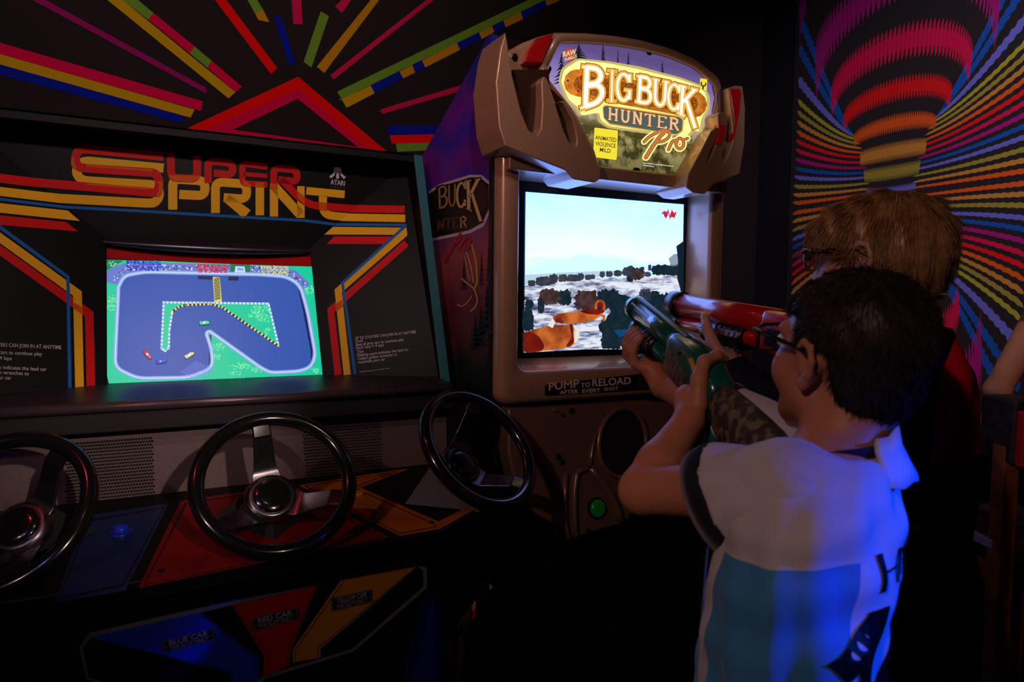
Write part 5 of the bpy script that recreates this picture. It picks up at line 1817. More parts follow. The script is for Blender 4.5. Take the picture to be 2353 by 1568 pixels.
def gun(name, label, butt, muzzle, cols, grip_t, pump=(0.155, 0.06), br=0.0205):
    """cols: body, dark, stock material; returns root, frame, origin (at the grip)"""
    butt, muzzle = np.asarray(butt), np.asarray(muzzle)
    fr = GunFrame(butt, muzzle)
    O = butt + (muzzle - butt) * grip_t
    Lf = np.linalg.norm(muzzle - O)
    Lb = np.linalg.norm(O - butt)
    M_b, M_d, M_s, M_chrome = cols
    G_ = lambda f, l, u: fr.at(O, f, l, u)
    root = thing(name, label, 'toy gun')
    # barrel, rib, magazine tube
    bar = tube('barrel', [G_(0.03, 0, .016), G_(Lf - .012, 0, .016)], br, M_b, root, sides=24)
    box_pts = [G_(0.05, .006, .034), G_(Lf - .01, .006, .034), G_(Lf - .01, -.006, .034), G_(0.05, -.006, .034)]
    prism('barrel_rib', box_pts, fr.u * 0.008, M_b, root, bevel=0.002)
    tube('muzzle_ring', [G_(Lf - (.026 if br < .022 else .040), 0, .016), G_(Lf - (.022 if br < .022 else .036), 0, .016), G_(Lf - .002, 0, .016), G_(Lf, 0, .016)], [br + .001, br + .0045, br + .0045, br + .0015], M_d if M_b is not M_GB else M_b, root, sides=24)
    tube('muzzle_bore', [G_(Lf - .01, 0, .016), G_(Lf + .001, 0, .016)], br - .0045, mat('bore_black', (0.003, 0.003, 0.004), 0.3), root, sides=20)
    tube('magazine_tube', [G_(0.03, 0, -.024), G_(Lf - .03, 0, -.024), G_(Lf - .026, 0, -.024)], [0.0155, 0.0155, 0.012], M_b, root, sides=20)
    tube('magazine_cap', [G_(Lf - .045, 0, -.024), G_(Lf - .02, 0, -.024)], 0.0175, M_d, root, sides=20)
    # receiver: lofted rounded section
    secs = [(0.10, .022, .036, -.002), (0.075, .027, .043, -.003), (0.0, .028, .045, -.004), (-0.05, .028, .043, -.008), (-0.085, .026, .036, -.016), (-0.105, .020, .026, -.024)]
    v, f = [], []
    K = 20
    for (ff, w, h, c) in secs:
        for k in range(K):
            a = 2 * math.pi * k / K
            ca, sa = math.cos(a), math.sin(a)
            v.append(G_(ff, w * math.copysign(abs(ca) ** .55, ca), c + h * math.copysign(abs(sa) ** .6, sa)))
    for i in range(len(secs) - 1):
        for k in range(K):
            f.append((i * K + k, (i + 1) * K + k, (i + 1) * K + (k + 1) % K, i * K + (k + 1) % K))
    f += [tuple(range(K)), tuple(len(v) - 1 - k for k in range(K))]
    rec = obj('receiver', v, f, M_b, root, smooth=True)
    for sd in (1, -1):
        q = [G_(.062, .0282 * sd, .010), G_(.070, .0282 * sd, -.026), G_(-.012, .0288 * sd, -.032), G_(-.020, .0288 * sd, -.002)]
        prism('ejection_port', q, -fr.l * 0.004 * sd, M_chrome, rec, bevel=0.001)
        q = [G_(-.018, .0285 * sd, .026), G_(-.030, .0285 * sd, .032), G_(-.046, .0275 * sd, .020), G_(-.058, .0265 * sd, .0), G_(-.044, .0280 * sd, .010)]
        prism('flash_mark', q, -fr.l * 0.002 * sd, mat('gun_yellow', (0.65, 0.42, 0.01), 0.35), rec)
        for (ff, uu) in ((0.02, .022), (-.045, -.030), (-.03, -.034)):
            vv, fc = lathe_vf(G_(ff, .026 * sd, uu), fr.l * sd, [(0.003, 0), (0.003, 0.0035), (0.0015, 0.004)], 8)
            obj('screw', vv, fc, M_d, rec)
    # pistol grip
    v, f = [], []
    gs = [(-.070, -.030, .021, .026), (-.082, -.055, .020, .024), (-.094, -.085, .019, .022), (-.108, -.115, .019, .021), (-.112, -.122, .012, .014)]
    for (ff, uu, w, h) in gs:
        for k in range(16):
            a = 2 * math.pi * k / 16
            v.append(G_(ff + h * math.cos(a), w * math.sin(a), uu))
    for i in range(len(gs) - 1):
        for k in range(16):
            f.append((i * 16 + k, i * 16 + (k + 1) % 16, (i + 1) * 16 + (k + 1) % 16, (i + 1) * 16 + k))
    f += [tuple(range(16)), tuple(len(v) - 1 - k for k in range(16))]
    obj('pistol_grip', v, f, M_b, root, smooth=True)
    tg = [G_(-.045, 0, -.042), G_(-.040, 0, -.066), G_(-.010, 0, -.070), G_(.010, 0, -.050), G_(.012, 0, -.040)]
    tube('trigger_guard', tg, 0.0035, M_b, root, sides=8)
    tube('trigger', [G_(-.020, 0, -.045), G_(-.014, 0, -.055), G_(-.018, 0, -.062)], 0.003, M_d, root, sides=8)
    # pump
    pf0, pf1 = Lf - pump[0], Lf - pump[1]
    v, f = lathe_vf(G_(pf0, 0, -.026), fr.g, [(0.019, 0), (0.026, .006), (0.025, .045), (0.026, pf1 - pf0 - .01), (0.019, pf1 - pf0)], 20)
    pump = obj('pump_handle', v, f, M_d, root, smooth=True)
    for k in range(5):
        v, f = lathe_vf(G_(pf0 + .012 + k * .016, 0, -.026), fr.g, [(0.0262, 0), (0.0275, .003), (0.0262, .006)], 20)
        obj('pump_ridge', v, f, M_d, pump, smooth=True)
    q = [G_(pf0 + .004, .024, -.014), G_(pf1 - .002, .024, -.014), G_(pf1 - .002, .027, -.026), G_(pf0 + .004, .027, -.026)]
    prism('pump_strip', q, -fr.l * .004, M_chrome, pump, bevel=0.001)
    # stock
    v, f = [], []
    ss_ = [(-.085, .021, .026, -.018), (-.12, .024, .042, -.026), (-.17, .026, .055, -.038), (-Lb * .8, .028, .064, -.048), (-Lb + .012, .028, .068, -.054), (-Lb, .024, .062, -.056)]
    for (ff, w, h, c) in ss_:
        for k in range(20):
            a = 2 * math.pi * k / 20
            v.append(G_(ff, w * math.cos(a), c + h * math.copysign(abs(math.sin(a)) ** .8, math.sin(a))))
    for i in range(len(ss_) - 1):
        for k in range(20):
            f.append((i * 20 + k, (i + 1) * 20 + k, (i + 1) * 20 + (k + 1) % 20, i * 20 + (k + 1) % 20))
    f += [tuple(range(20)), tuple(len(v) - 1 - k for k in range(20))]
    obj('stock', v, f, M_s, root, smooth=True)
    vv, fc = lathe_vf(G_(-.084, .018, .006), fr.l * .7 + fr.u * .7, [(0.0045, 0), (0.0045, .004), (0.002, .006)], 12)
    obj('stud', vv, fc, mat('gun_yellow', (0.65, 0.42, 0.01), 0.35), root)
    return root, fr, O, G_


M_GB = mat('gun_green', (0.004, 0.105, 0.075), 0.22, spec=0.6, coat=0.5)
M_GR = mat('gun_red', (0.48, 0.010, 0.006), 0.24, spec=0.6, coat=0.5, bump=(40, 0.05, 0.002))
M_GD = mat('gun_black', (0.008, 0.009, 0.012), 0.3, spec=0.5)
M_CH = mat('gun_chrome', (0.55, 0.50, 0.54), 0.16, metal=1.0, bump=(90, 0.35, 0.004))
M_CAMO = mat('gun_camo', (0.030, 0.024, 0.020), 0.65, noise=(58, (0.17, 0.135, 0.085), 0.47, 0.60), bump=(120, 0.2, 0.001))
BUTT1, MUZ1 = at_depth(1795, 1018, 0.90), at_depth(1458, 722, 1.46)
gun1, fr1, O1, G1 = gun('toy_shotgun', 'green pump shotgun with camouflage stock held by the person in the striped shirt', BUTT1, MUZ1, (M_GB, M_GD, M_CAMO, M_CH), 0.45)
BUTT2, MUZ2 = at_depth(1990, 800, 1.09), at_depth(1548, 714, 1.60)
gun2, fr2, O2, G2 = gun('toy_shotgun', 'red plastic pump shotgun aimed at the screen by the person in the dark jacket', BUTT2, MUZ2, (M_GR, M_GD, M_CAMO, M_CH), 0.25, (0.27, 0.13), 0.0255)
# the tether cord of the green gun hangs to the floor
cs = G1(-.112, 0, -.122)
cord = [cs, cs + np.array([-.004, .006, -.10]), cs + np.array([-.006, .03, -.40]), cs + np.array([.0, .10, -.80]), cs + np.array([.02, .22, -1.06]), np.array([cs[0] + .1, 1.30, 0.012]), np.array([BC - .1, 1.50, 0.02])]
cord3 = []
for i in range(len(cord) - 1):
    for k in range(6):
        t = k / 6
        p0, p1, p2, p3 = (cord[max(i - 1, 0)], cord[i], cord[i + 1], cord[min(i + 2, len(cord) - 1)])
        cord3.append(0.5 * ((2 * p1) + (-p0 + p2) * t + (2 * p0 - 5 * p1 + 4 * p2 - p3) * t * t + (-p0 + 3 * p1 - 3 * p2 + p3) * t ** 3))
cord3.append(cord[-1])
tube('tether_cord', cord3, 0.0022, mat('cord_grey', (0.10, 0.10, 0.10), 0.6, spec=0.2), gun1, sides=6)
for g_ in (gun1, gun2):
    pass
# ================================================================== PEOPLE


def skin_material(name, c, c2):
    m = mat(name, c, 0.5, spec=0.35, noise=(9, c2, 0.35, 0.7), bump=(220, 0.06, 0.001))
    b = m.node_tree.nodes['Principled BSDF']
    b.inputs['Subsurface Weight'].default_value = 0.12
    b.inputs['Subsurface Radius'].default_value = (0.012, 0.004, 0.002)
    b.inputs['Subsurface Scale'].default_value = 0.5
    return m


M_skin = skin_material('skin', (0.52, 0.225, 0.115), (0.46, 0.18, 0.09))
M_skin2 = skin_material('skin_fair', (0.56, 0.33, 0.25), (0.50, 0.26, 0.19))


def cloth(name, c, c2=None, rough=0.8, folds=18):
    return mat(name, c, rough, spec=0.25, sheen=0.15, noise=(folds, c2 or tuple(x * .85 for x in c), 0.35, 0.65), bump=(1400, 0.25, 0.0006))


class Head:
    def __init__(s, c, az, pitch=0.0, roll=0.0, scale=1.0):
        a, p = math.radians(az), math.radians(pitch)
        f0 = np.array([math.sin(a), math.cos(a), 0])
        s.f = f0 * math.cos(p) + np.array([0, 0, math.sin(p)])
        l0 = np.array([-math.cos(a), math.sin(a), 0])
        u0 = np.cross(s.f, -l0) * 1.0
        u0 = np.cross(l0, s.f)
        if u0[2] < 0:
            u0 = -u0
        r = math.radians(roll)
        s.l = l0 * math.cos(r) + u0 * math.sin(r)
        s.u = u0 * math.cos(r) - l0 * math.sin(r)
        s.c = np.asarray(c, float)
        s.R = np.stack([s.l, s.f, s.u])
        s.k = scale

    def at(s, l, f, u):
        return s.c + s.k * (s.l * l + s.f * f + s.u * u)

    def body(s, S):
        k = s.k
        S.ell(s.at(0, -.012, .030), np.array([.072, .090, .078]) * k, s.R, 0.01)
        S.ell(s.at(0, .032, -.022), np.array([.056, .058, .080]) * k, s.R, 0.02)
        S.cap(s.at(.036, .010, -.058), s.at(.010, .064, -.090), .026 * k, .021 * k, 0.02)
        S.cap(s.at(-.036, .010, -.058), s.at(-.010, .064, -.090), .026 * k, .021 * k, 0.02)
        S.ell(s.at(.034, .055, -.030), np.array([.026, .026, .030]) * k, s.R, 0.015)
        S.ell(s.at(-.034, .055, -.030), np.array([.026, .026, .030]) * k, s.R, 0.015)
        S.cap(s.at(0, .084, .006), s.at(0, .100, -.026), .007 * k, .011 * k, 0.010)
        S.ell(s.at(.010, .092, -.030), np.array([.008, .009, .007]) * k, s.R, 0.005)
        S.ell(s.at(-.010, .092, -.030), np.array([.008, .009, .007]) * k, s.R, 0.005)
        S.cap(s.at(.018, .080, -.052), s.at(-.018, .080, -.052), .0075 * k, .0075 * k, 0.005)
        S.cap(s.at(.014, .078, -.062), s.at(-.014, .078, -.062), .0085 * k, .0085 * k, 0.005)
        S.cap(s.at(.045, .066, .026), s.at(.012, .080, .022), .009 * k, .009 * k, 0.012)
        S.cap(s.at(-.045, .066, .026), s.at(-.012, .080, .022), .009 * k, .009 * k, 0.012)
        S.cut_ell(s.at(.031, .094, .006), np.array([.016, .014, .010]) * k, s.R)
        S.cut_ell(s.at(-.031, .094, .006), np.array([.016, .014, .010]) * k, s.R)
        for sg in (1, -1):           # ears: rim and lobe around a hollow
            S.ell(s.at(.070 * sg, -.006, -.012), np.array([.010, .017, .026]) * k, s.R, 0.006)
            rim = [(.072, .008, -.008), (.078, .008, .010), (.083, -.004, .021), (.086, -.018, .016), (.086, -.023, .000), (.082, -.019, -.018), (.076, -.006, -.036), (.072, .004, -.034)]
            S.chain([s.at(q[0] * sg, q[1], q[2]) for q in rim], [.004, .0045, .005, .005, .005, .005, .0065, .004], 0.004)
            S.cut_ell(s.at(.086 * sg, -.006, -.004), np.array([.009, .009, .012]) * k, s.R)

    def extras(s, root, iris):
        k = s.k
        for sg in (1, -1):
            v, f = lathe_vf(s.at(.031 * sg, .076, .006), s.f, [(0.001, -.011 * k), (.008 * k, -.008 * k), (.0112 * k, 0), (.0095 * k, .006 * k), (.0062 * k, .0092 * k), (.001, .0110 * k)], 18)
            e = obj('eye', v, f, mat('eye_white', (0.75, 0.73, 0.72), 0.15), root, smooth=True)
            v, f = lathe_vf(s.at(.031 * sg, .076, .006), s.f, [(.006 * k, .0094 * k), (.0035 * k, .0110 * k), (.0005, .0116 * k)], 16)
            obj('iris', v, f, mat('iris_' + iris, (0.06, 0.03, 0.015), 0.1), e, smooth=True)

    def glasses(s, root, m, name='glasses', w=.030, h=.019):
        frame = None
        b = MB()
        for sg in (1, -1):
            pts = []
            for q in rounded([(-w, h * .2), (-w, h), (w, h), (w * .92, -h), (-w * .85, -h), (-w, h * .2)], .010, 5):
                pts.append(s.at(.034 * sg + q[0] * sg, .104 - abs(.034 + q[0]) * .16, .006 + q[1]))
            b.tube(pts + [pts[0]], .0024 * s.k, 6, 0, False)
            b.tube([s.at(.064 * sg, .097, .018), s.at(.076 * sg, .090, .020), s.at(.080 * sg, .05, .016), s.at(.081 * sg, .0, .010), s.at(.082 * sg, -.012, .004), s.at(.080 * sg, -.026, -.014)], [.004, .0042, .0032, .003, .003, .0026], 6)
        b.tube([s.at(.008, .106, .012), s.at(0, .109, .014), s.at(-.008, .106, .012)], .0024, 6)
        fr = b.obj(name + '_frame', m, root, smooth=True)
        for sg in (1, -1):
            pts = []
            for q in rounded([(-w, h * .2), (-w, h), (w, h), (w * .92, -h), (-w * .85, -h), (-w, h * .2)], .010, 5)[:-1]:
                pts.append(s.at(.034 * sg + q[0] * sg, .104 - abs(.034 + q[0]) * .16, .006 + q[1]))
            prism('lens', pts, -s.f * 0.0015, MATS.get('lens_glass') or lens_material(), fr)
        return fr


def lens_material():
    m = mat('lens_glass', (0.85, 0.92, 1.0), 0.02, spec=0.6, trans=1.0)
    m.node_tree.nodes['Principled BSDF'].inputs['IOR'].default_value = 1.12
    return m


def strands(name, hairobj, m, parent, n, length, flow, lift, rad=0.0007, curl=0.0, seg=5, keep=None, seed=1, gravity=0.0, jit=0.16):
    """individual locks growing out of the hair cap; flow(p, nrm) gives the combing direction"""
    rg = np.random.default_rng(seed)
    me = hairobj.data
    V = np.empty(len(me.vertices) * 3, np.float32)
    me.vertices.foreach_get('co', V)
    V = V.reshape(-1, 3).astype(float)
    N = np.empty(len(me.vertices) * 3, np.float32)
    me.vertex_normals.foreach_get('vector', N)
    N = N.reshape(-1, 3).astype(float)
    ids = rg.choice(len(V), min(n, len(V)), replace=False)
    P, Q = V[ids], N[ids]
    if keep is not None:
        k = keep(P, Q)
        P, Q = P[k], Q[k]
    T = flow(P, Q)
    T = T - Q * (T * Q).sum(1, keepdims=True)
    T /= np.linalg.norm(T, axis=1, keepdims=True) + 1e-9
    T = T + rg.normal(0, jit, T.shape)
    T /= np.linalg.norm(T, axis=1, keepdims=True)
    L = length * rg.uniform(.6, 1.25, len(P))
    cur, d = P - Q * 0.002, T + Q * (lift * rg.uniform(.4, 1.6, (len(P), 1)))
    rings = []
    side = np.cross(T, Q)
    side /= np.linalg.norm(side, axis=1, keepdims=True) + 1e-9
    r_ = rg.uniform(.6, 1.5, len(P))[:, None] * rad
    for i in range(seg + 1):
        w = r_ * (1 - 0.85 * (i / seg) ** 2)
        rings.append(np.stack([cur + side * w, cur - side * w * .5 + Q * w * .9, cur - side * w * .5 - Q * w * .9], 1))
        d = d / np.linalg.norm(d, axis=1, keepdims=True)
        cur = cur + d * (L / seg)[:, None]
        d = d - Q * (lift * 0.55 / seg * 2) + np.array([0, 0, -gravity]) + rg.normal(0, curl, d.shape)
    A = np.stack(rings, 1)                       # n, seg+1, 3, 3
    n_ = len(A)
    VV = A.reshape(-1, 3)
    base = (np.arange(n_) * (seg + 1) * 3)[:, None, None]
    FF = []
    for i in range(seg):
        for k in range(3):
            FF.append([i * 3 + k, i * 3 + (k + 1) % 3, (i + 1) * 3 + (k + 1) % 3, (i + 1) * 3 + k])
    FF = (np.array(FF)[None] + base).reshape(-1, 4)
    me2 = bpy.data.meshes.new(name)
    me2.vertices.add(len(VV))
    me2.vertices.foreach_set('co', VV.astype(np.float32).ravel())
    me2.loops.add(FF.size)
    me2.loops.foreach_set('vertex_index', FF.astype(np.int32).ravel())
    me2.polygons.add(len(FF))
    me2.polygons.foreach_set('loop_start', np.arange(0, FF.size, 4, dtype=np.int32))
    me2.polygons.foreach_set('loop_total', np.full(len(FF), 4, np.int32))
    me2.update(calc_edges=True)
    me2.polygons.foreach_set('use_smooth', np.ones(len(FF), bool))
    me2.materials.append(m)
    o = bpy.data.objects.new(name, me2)
    link(o, parent)
    o['kind'] = 'stuff'
    return o


def hair_mat(name, c, c2, rough=0.4):
    m = mat(name, c, rough, spec=0.4, noise=(70, c2, 0.3, 0.7))
    return m


# ------------------------------------------------------------------ boy in the football shirt
boy1 = thing('person', 'person in a blue and white striped shirt and black glasses aiming the green gun', 'person')
H1 = Head(at_depth(1944, 818, 0.90), 4, 8, 0, 1.0)
tf = np.array([-.53, .848])
tl = np.array([-.848, -.53])
AX1 = np.stack([tl, tf])


def cen(px, py, d):
    q = at_depth(px, py, d)
    return q


neck1 = cen(1915, 1030, 0.89)
shL = cen(1792, 1128, 0.85)
elL = cen(1478, 1128, 1.00)
grip = O1
shR = neck1 + np.array([0, 0, -.045]) + np.append(tl * -.12 + tf * .05, 0)
hw = lambda f, l, u: G1(f, l, u)
wrL = hw(-.100, .050, -.045)
pumpF = np.linalg.norm(MUZ1 - O1) - .108
wrR = hw(pumpF - .062, -.012, -.098)
elR = cen(1655, 945, 1.12)
lev = []
for (py, px, a, b) in ((1000, 1925, .050, .048), (1030, 1915, .072, .062), (1062, 1900, .105, .078), (1110, 1880, .132, .092), (1180, 1866, .146, .102), (1260, 1852, .150, .106), (1350, 1834, .148, .107), (1450, 1818, .148, .106), (1568, 1802, .150, .106), (1700, 1795, .158, .114)):
    q = cen(px, py, 0.875)
    lev.append((q[2], q[0], q[1], a, b))
pel = cen(1806, 1760, 0.875)
S = SDF((0.44, 0.36, 0.0), (1.08, 1.36, 1.46), 0.0040)
S.loft([(z, x, y, a * .84, b * .80) for z, x, y, a, b in lev], AX1, 0.01)
H1.body(S)
S.cap(H1.at(0, -.025, -.050), neck1 + np.array([0, 0, -.02]), .047, .052, 0.02)
S.cap(neck1 + np.array([0, 0, -.035]), shL + np.array([0, 0, .0]), .042, .040, 0.03)
S.cap(neck1 + np.array([0, 0, -.035]), shR, .042, .040, 0.03)
# arms
S.chain([shL, shL + (elL - shL) * .5, elL, elL + (wrL - elL) * .35, wrL], [.040, .037, .034, .034, .0225], 0.012)
S.chain([shR, shR + (elR - shR) * .5, elR, elR + (wrR - elR) * .35, wrR], [.040, .036, .032, .032, .0225], 0.012)
# left hand: wraps the grip of the gun, thumb over the top
pk = hw(-.060, .040, -.030)
S.cap(wrL, pk, .0215, .0205, 0.012)
S.ell(hw(-.062, .040, -.034), (.032, .014, .030), np.stack([fr1.g, fr1.l, fr1.u]), 0.012)
for i, (f0, l1) in enumerate(((-.030, .0), (-.046, .0), (-.062, .0), (-.076, -.002))):
    ln = (1.0, 1.06, 1.0, .86)[i]
    S.chain([hw(f0 - .014, .036, -.030 - .006 * i), hw(f0 - .006, .034, -.050 - .006 * i), hw(f0 - .002, .010, -.062 - .006 * i), hw(f0 - .004, -.018 * ln, -.058 - .006 * i), hw(f0 - .008, -.030 * ln, -.040 - .006 * i)], [.0105, .0098, .0085, .0078, .0070], 0.003)
S.chain([hw(-.094, .036, -.022), hw(-.078, .033, .012), hw(-.060, .020, .036), hw(-.048, -.006, .042), hw(-.042, -.024, .034)], [.015, .0130, .0105, .0092, .0078], 0.006)
# right hand under the pump, fingers up its near side
pc = pumpF
S.cap(wrR, hw(pc - .030, .004, -.074), .0215, .020, 0.012)
S.ell(hw(pc - .010, .004, -.068), (.038, .030, .014), np.stack([fr1.g, fr1.l, fr1.u]), 0.012)
for i, f0 in enumerate((.026, .010, -.007, -.022)):
    ln = (.95, 1.05, 1.0, .85)[i]
    S.chain([hw(pc + f0 - .006, .020, -.072), hw(pc + f0, .036, -.064), hw(pc + f0 + .002, .042, -.040), hw(pc + f0 + .004, .037, -.020 * (2 - ln)), hw(pc + f0 + .004, .026, -.008 * (2 - ln))], [.0105, .0100, .0086, .0078, .0068], 0.003)
S.chain([hw(pc - .030, -.020, -.070), hw(pc - .010, -.036, -.056), hw(pc + .010, -.036, -.032), hw(pc + .022, -.031, -.016)], [.013, .011, .0095, .008], 0.006)
# legs
for sg in (1, -1):
    hip = pel + np.append(tl * .078 * sg, 0)
    knee = np.array([hip[0], hip[1] + .01, hip[2] * .52])
    S.chain([hip, knee, np.array([hip[0], hip[1] - .01, .09])], [.078, .052, .038], 0.02)
    S.cap(np.array([hip[0], hip[1] - .02, .05]), np.array([hip[0], hip[1], .05]) + np.append(tf * .13, -.015), .040, .032, 0.02)
body1 = S.obj('body', M_skin, boy1)

# shirt
S = SDF((0.42, 0.38, 0.66), (1.10, 0.98, 1.26), 0.0042)


def wob1(th, z, u, w):
    return (0.0030 * np.sin(7 * th + 16 * z) * np.clip((1.10 - z) * 5, 0, 1) + 0.0026 * np.sin(26 * z + 4 * u * 30 * .1 + 3 * th) + 0.0014 * np.sin(13 * th - 22 * z)).astype(np.float32)


S.loft([l for l in lev if l[0] < neck1[2] + .004], AX1, 0.01, wob=wob1)
uL = unit(elL - shL)
cuffL = shL + uL * .068
S.cap(shL + uL * -.01, shL + uL * .012, .058, .056, 0.03)
S.cap(neck1 + np.array([0, 0, -.040]), shL, .048, .054, 0.03)
uR = unit(elR - shR)
cuffR = shR + uR * .135
S.cap(shR, cuffR, .056, .053, 0.03)
S.cap(neck1 + np.array([0, 0, -.040]), shR, .048, .052, 0.03)
S.warp(lambda X, Y, Z: 0.0030 * np.sin(60 * (X * .6 + Y * .5 + Z * 1.1)) * np.sin(24 * (X - Z)) + 0.0018 * np.sin(95 * (Z - .4 * X)))
# neck opening
S.cut_ell(neck1 + np.array([0, 0, .030]), (.058, .062, .050))


def shirt_material():
    m = bpy.data.materials.new('football_shirt')
    m.use_nodes = True
    nt = m.node_tree
    b = nt.nodes['Principled BSDF']
    b.inputs['Roughness'].default_value = 0.62
    b.inputs['Specular IOR Level'].default_value = 0.3
    b.inputs['Sheen Weight'].default_value = 0.2
    N, L = nt.nodes.new, nt.links.new
    tc_ = N('ShaderNodeTexCoord')
    sp = N('ShaderNodeSeparateXYZ')
    L(tc_.outputs['Object'], sp.inputs[0])

    def M(op, a, bb=None):
        n = N('ShaderNodeMath')
        n.operation = op
        for i, v in enumerate((a, bb)):
            if v is None:
                continue
            if isinstance(v, (int, float)):
                n.inputs[i].default_value = v
            else:
                L(v, n.inputs[i])
        return n.outputs[0]
    q0 = lev[5]
    dx, dy = M('SUBTRACT', sp.outputs['X'], q0[1]), M('SUBTRACT', sp.outputs['Y'], q0[2])
    # lean of the torso axis with height
    lz = [(lev[8][1] - lev[3][1]) / (lev[8][0] - lev[3][0]), (lev[8][2] - lev[3][2]) / (lev[8][0] - lev[3][0])]
    dz_ = M('SUBTRACT', sp.outputs['Z'], q0[0])
    dx = M('SUBTRACT', dx, M('MULTIPLY', dz_, float(lz[0])))
    dy = M('SUBTRACT', dy, M('MULTIPLY', dz_, float(lz[1])))
    u = M('ADD', M('MULTIPLY', dx, float(tl[0])), M('MULTIPLY', dy, float(tl[1])))
    w = M('ADD', M('MULTIPLY', dx, float(tf[0])), M('MULTIPLY', dy, float(tf[1])))
    th = M('ARCTAN2', w, u)           # 0 at his left side, +90deg front, -90deg back
    # stripe centres: blue left side panel (-62..30 deg), white (30..45), blue (45..80), ...
    def band(lo, hi):
        return M('MULTIPLY', M('GREATER_THAN', th, math.radians(lo)), M('LESS_THAN', th, math.radians(hi)))
    blue = M('ADD', M('ADD', band(-30, 44), band(60, 84)), M('ADD', band(-180, -128), band(96, 128)))
    yoke = M('LESS_THAN', sp.outputs['Z'], M('ADD', 1.066, M('MULTIPLY', w, -0.16)))
    blue = M('MULTIPLY', blue, yoke)
    blue = M('MULTIPLY', blue, M('LESS_THAN', M('ABSOLUTE', u), 0.175))
    mx = N('ShaderNodeMix')
    mx.data_type = 'RGBA'
    mx.inputs['A'].default_value = (0.56, 0.54, 0.55, 1)
    mx.inputs['B'].default_value = (0.05, 0.25, 0.50, 1)
    L(blue, mx.inputs['Factor'])
    L(mx.outputs['Result'], b.inputs['Base Color'])
    nz = N('ShaderNodeTexNoise')
    nz.inputs['Scale'].default_value = 1500
    bp = N('ShaderNodeBump')
    bp.inputs['Strength'].default_value = 0.2
    bp.inputs['Distance'].default_value = 0.0006
    L(tc_.outputs['Object'], nz.inputs['Vector'])
    L(nz.outputs['Fac'], bp.inputs['Height'])
    L(bp.outputs['Normal'], b.inputs['Normal'])
    return m


shirt1 = S.obj('shirt', shirt_material(), boy1, 3)
M_trim = cloth('shirt_trim_navy', (0.008, 0.009, 0.018))
M_trim2 = cloth('shirt_trim_grey', (0.20, 0.18, 0.19))


def cuff(c, u, r, h, m, parent, name='sleeve_cuff'):
    v, f = lathe_vf(c, u, [(r * .80, -h * .5), (r, -h * .5), (r * 1.02, 0), (r, h * .5), (r * .80, h * .5)], 40, close=True)
    return obj(name, v, f, m, parent, smooth=True)


# left sleeve: a part of its own that hangs below the arm
nL = unit(uL + np.array([0, 0, -.38]))
S = SDF(np.minimum(shL, cuffL) - .13, np.maximum(shL, cuffL) + .13, 0.0040)
dn = np.array([0, 0, -.022])
S.cap(shL - uL * .012 + dn * .4, cuffL + uL * .06, .066, .062, 0.02)
S.cap(shL + dn * 1.2 - uL * .002, cuffL + uL * .06 + dn, .060, .058, 0.03)
S.warp(lambda X, Y, Z: 0.0034 * np.sin(70 * (X * .3 + Y * .6 - Z * 1.2)) * np.sin(20 * (X + Z)) + 0.0016 * np.sin(120 * (Z + .5 * Y)))
S.clip(lambda X, Y, Z: (X - cuffL[0]) * nL[0] + (Y - cuffL[1]) * nL[1] + (Z - cuffL[2]) * nL[2])
S.obj('sleeve', cloth('shirt_white', (0.56, 0.54, 0.55), (0.52, 0.50, 0.51)), shirt1, 2)


def hem(c, n, ra, rb, h, m, name='sleeve_cuff'):
    t = unit(n)
    u_ = unit(np.cross(t, [0, 0, 1]))
    v_ = np.cross(u_, t)
    V_, F_ = [], []
    prof_ = [(.86, -h * .5), (1.0, -h * .5), (1.02, 0), (1.0, h * .5), (.86, h * .5)]
    for (k, hh) in prof_:
        for i in range(48):
            a = 2 * math.pi * i / 48
            V_.append(c + t * hh + k * (u_ * ra * math.cos(a) + v_ * rb * math.sin(a)))
    for i in range(5):
        for k in range(48):
            F_.append((i * 48 + k, i * 48 + (k + 1) % 48, ((i + 1) % 5) * 48 + (k + 1) % 48, ((i + 1) % 5) * 48 + k))
    o = obj(name, V_, F_, m, shirt1, smooth=True)
    return o


hem(cuffL + dn * .5 + nL * .008, nL, .0625, .0775, .026, M_trim)
hem(cuffL + dn * .5 + nL * .023, nL, .0610, .0760, .008, M_trim2)
cuff(cuffR + uR * .004, uR, .0540, .020, M_trim, shirt1)
# stand-up collar: dark back band and a blue flap
col_c = neck1 + np.array([0, 0, -.012])
cv, cf = [], []
NC = 40
for i in range(NC + 1):
    a = math.radians(-200 + 250 * i / NC)          # open at the front
    d2 = np.array([math.cos(a), math.sin(a)])
    for (r, h) in ((.060, -.022), (.064, .006), (.068, .020), (.0615, .021), (.056, .0), (.054, -.022)):
        sh = .012 * (-math.sin(a))                  # higher at the nape
        p = col_c[:2] + (tl * d2[0] * r * 1.05 + tf * d2[1] * r * 1.08)
        cv.append((p[0], p[1], col_c[2] + h + sh))
for i in range(NC):
    for k in range(6):
        cf.append((i * 6 + k, (i + 1) * 6 + k, (i + 1) * 6 + (k + 1) % 6, i * 6 + (k + 1) % 6))
cf += [tuple(range(6)), tuple(NC * 6 + k for k in range(5, -1, -1))]
obj('collar', cv, cf, M_trim, shirt1, smooth=True)
cv, cf = [], []
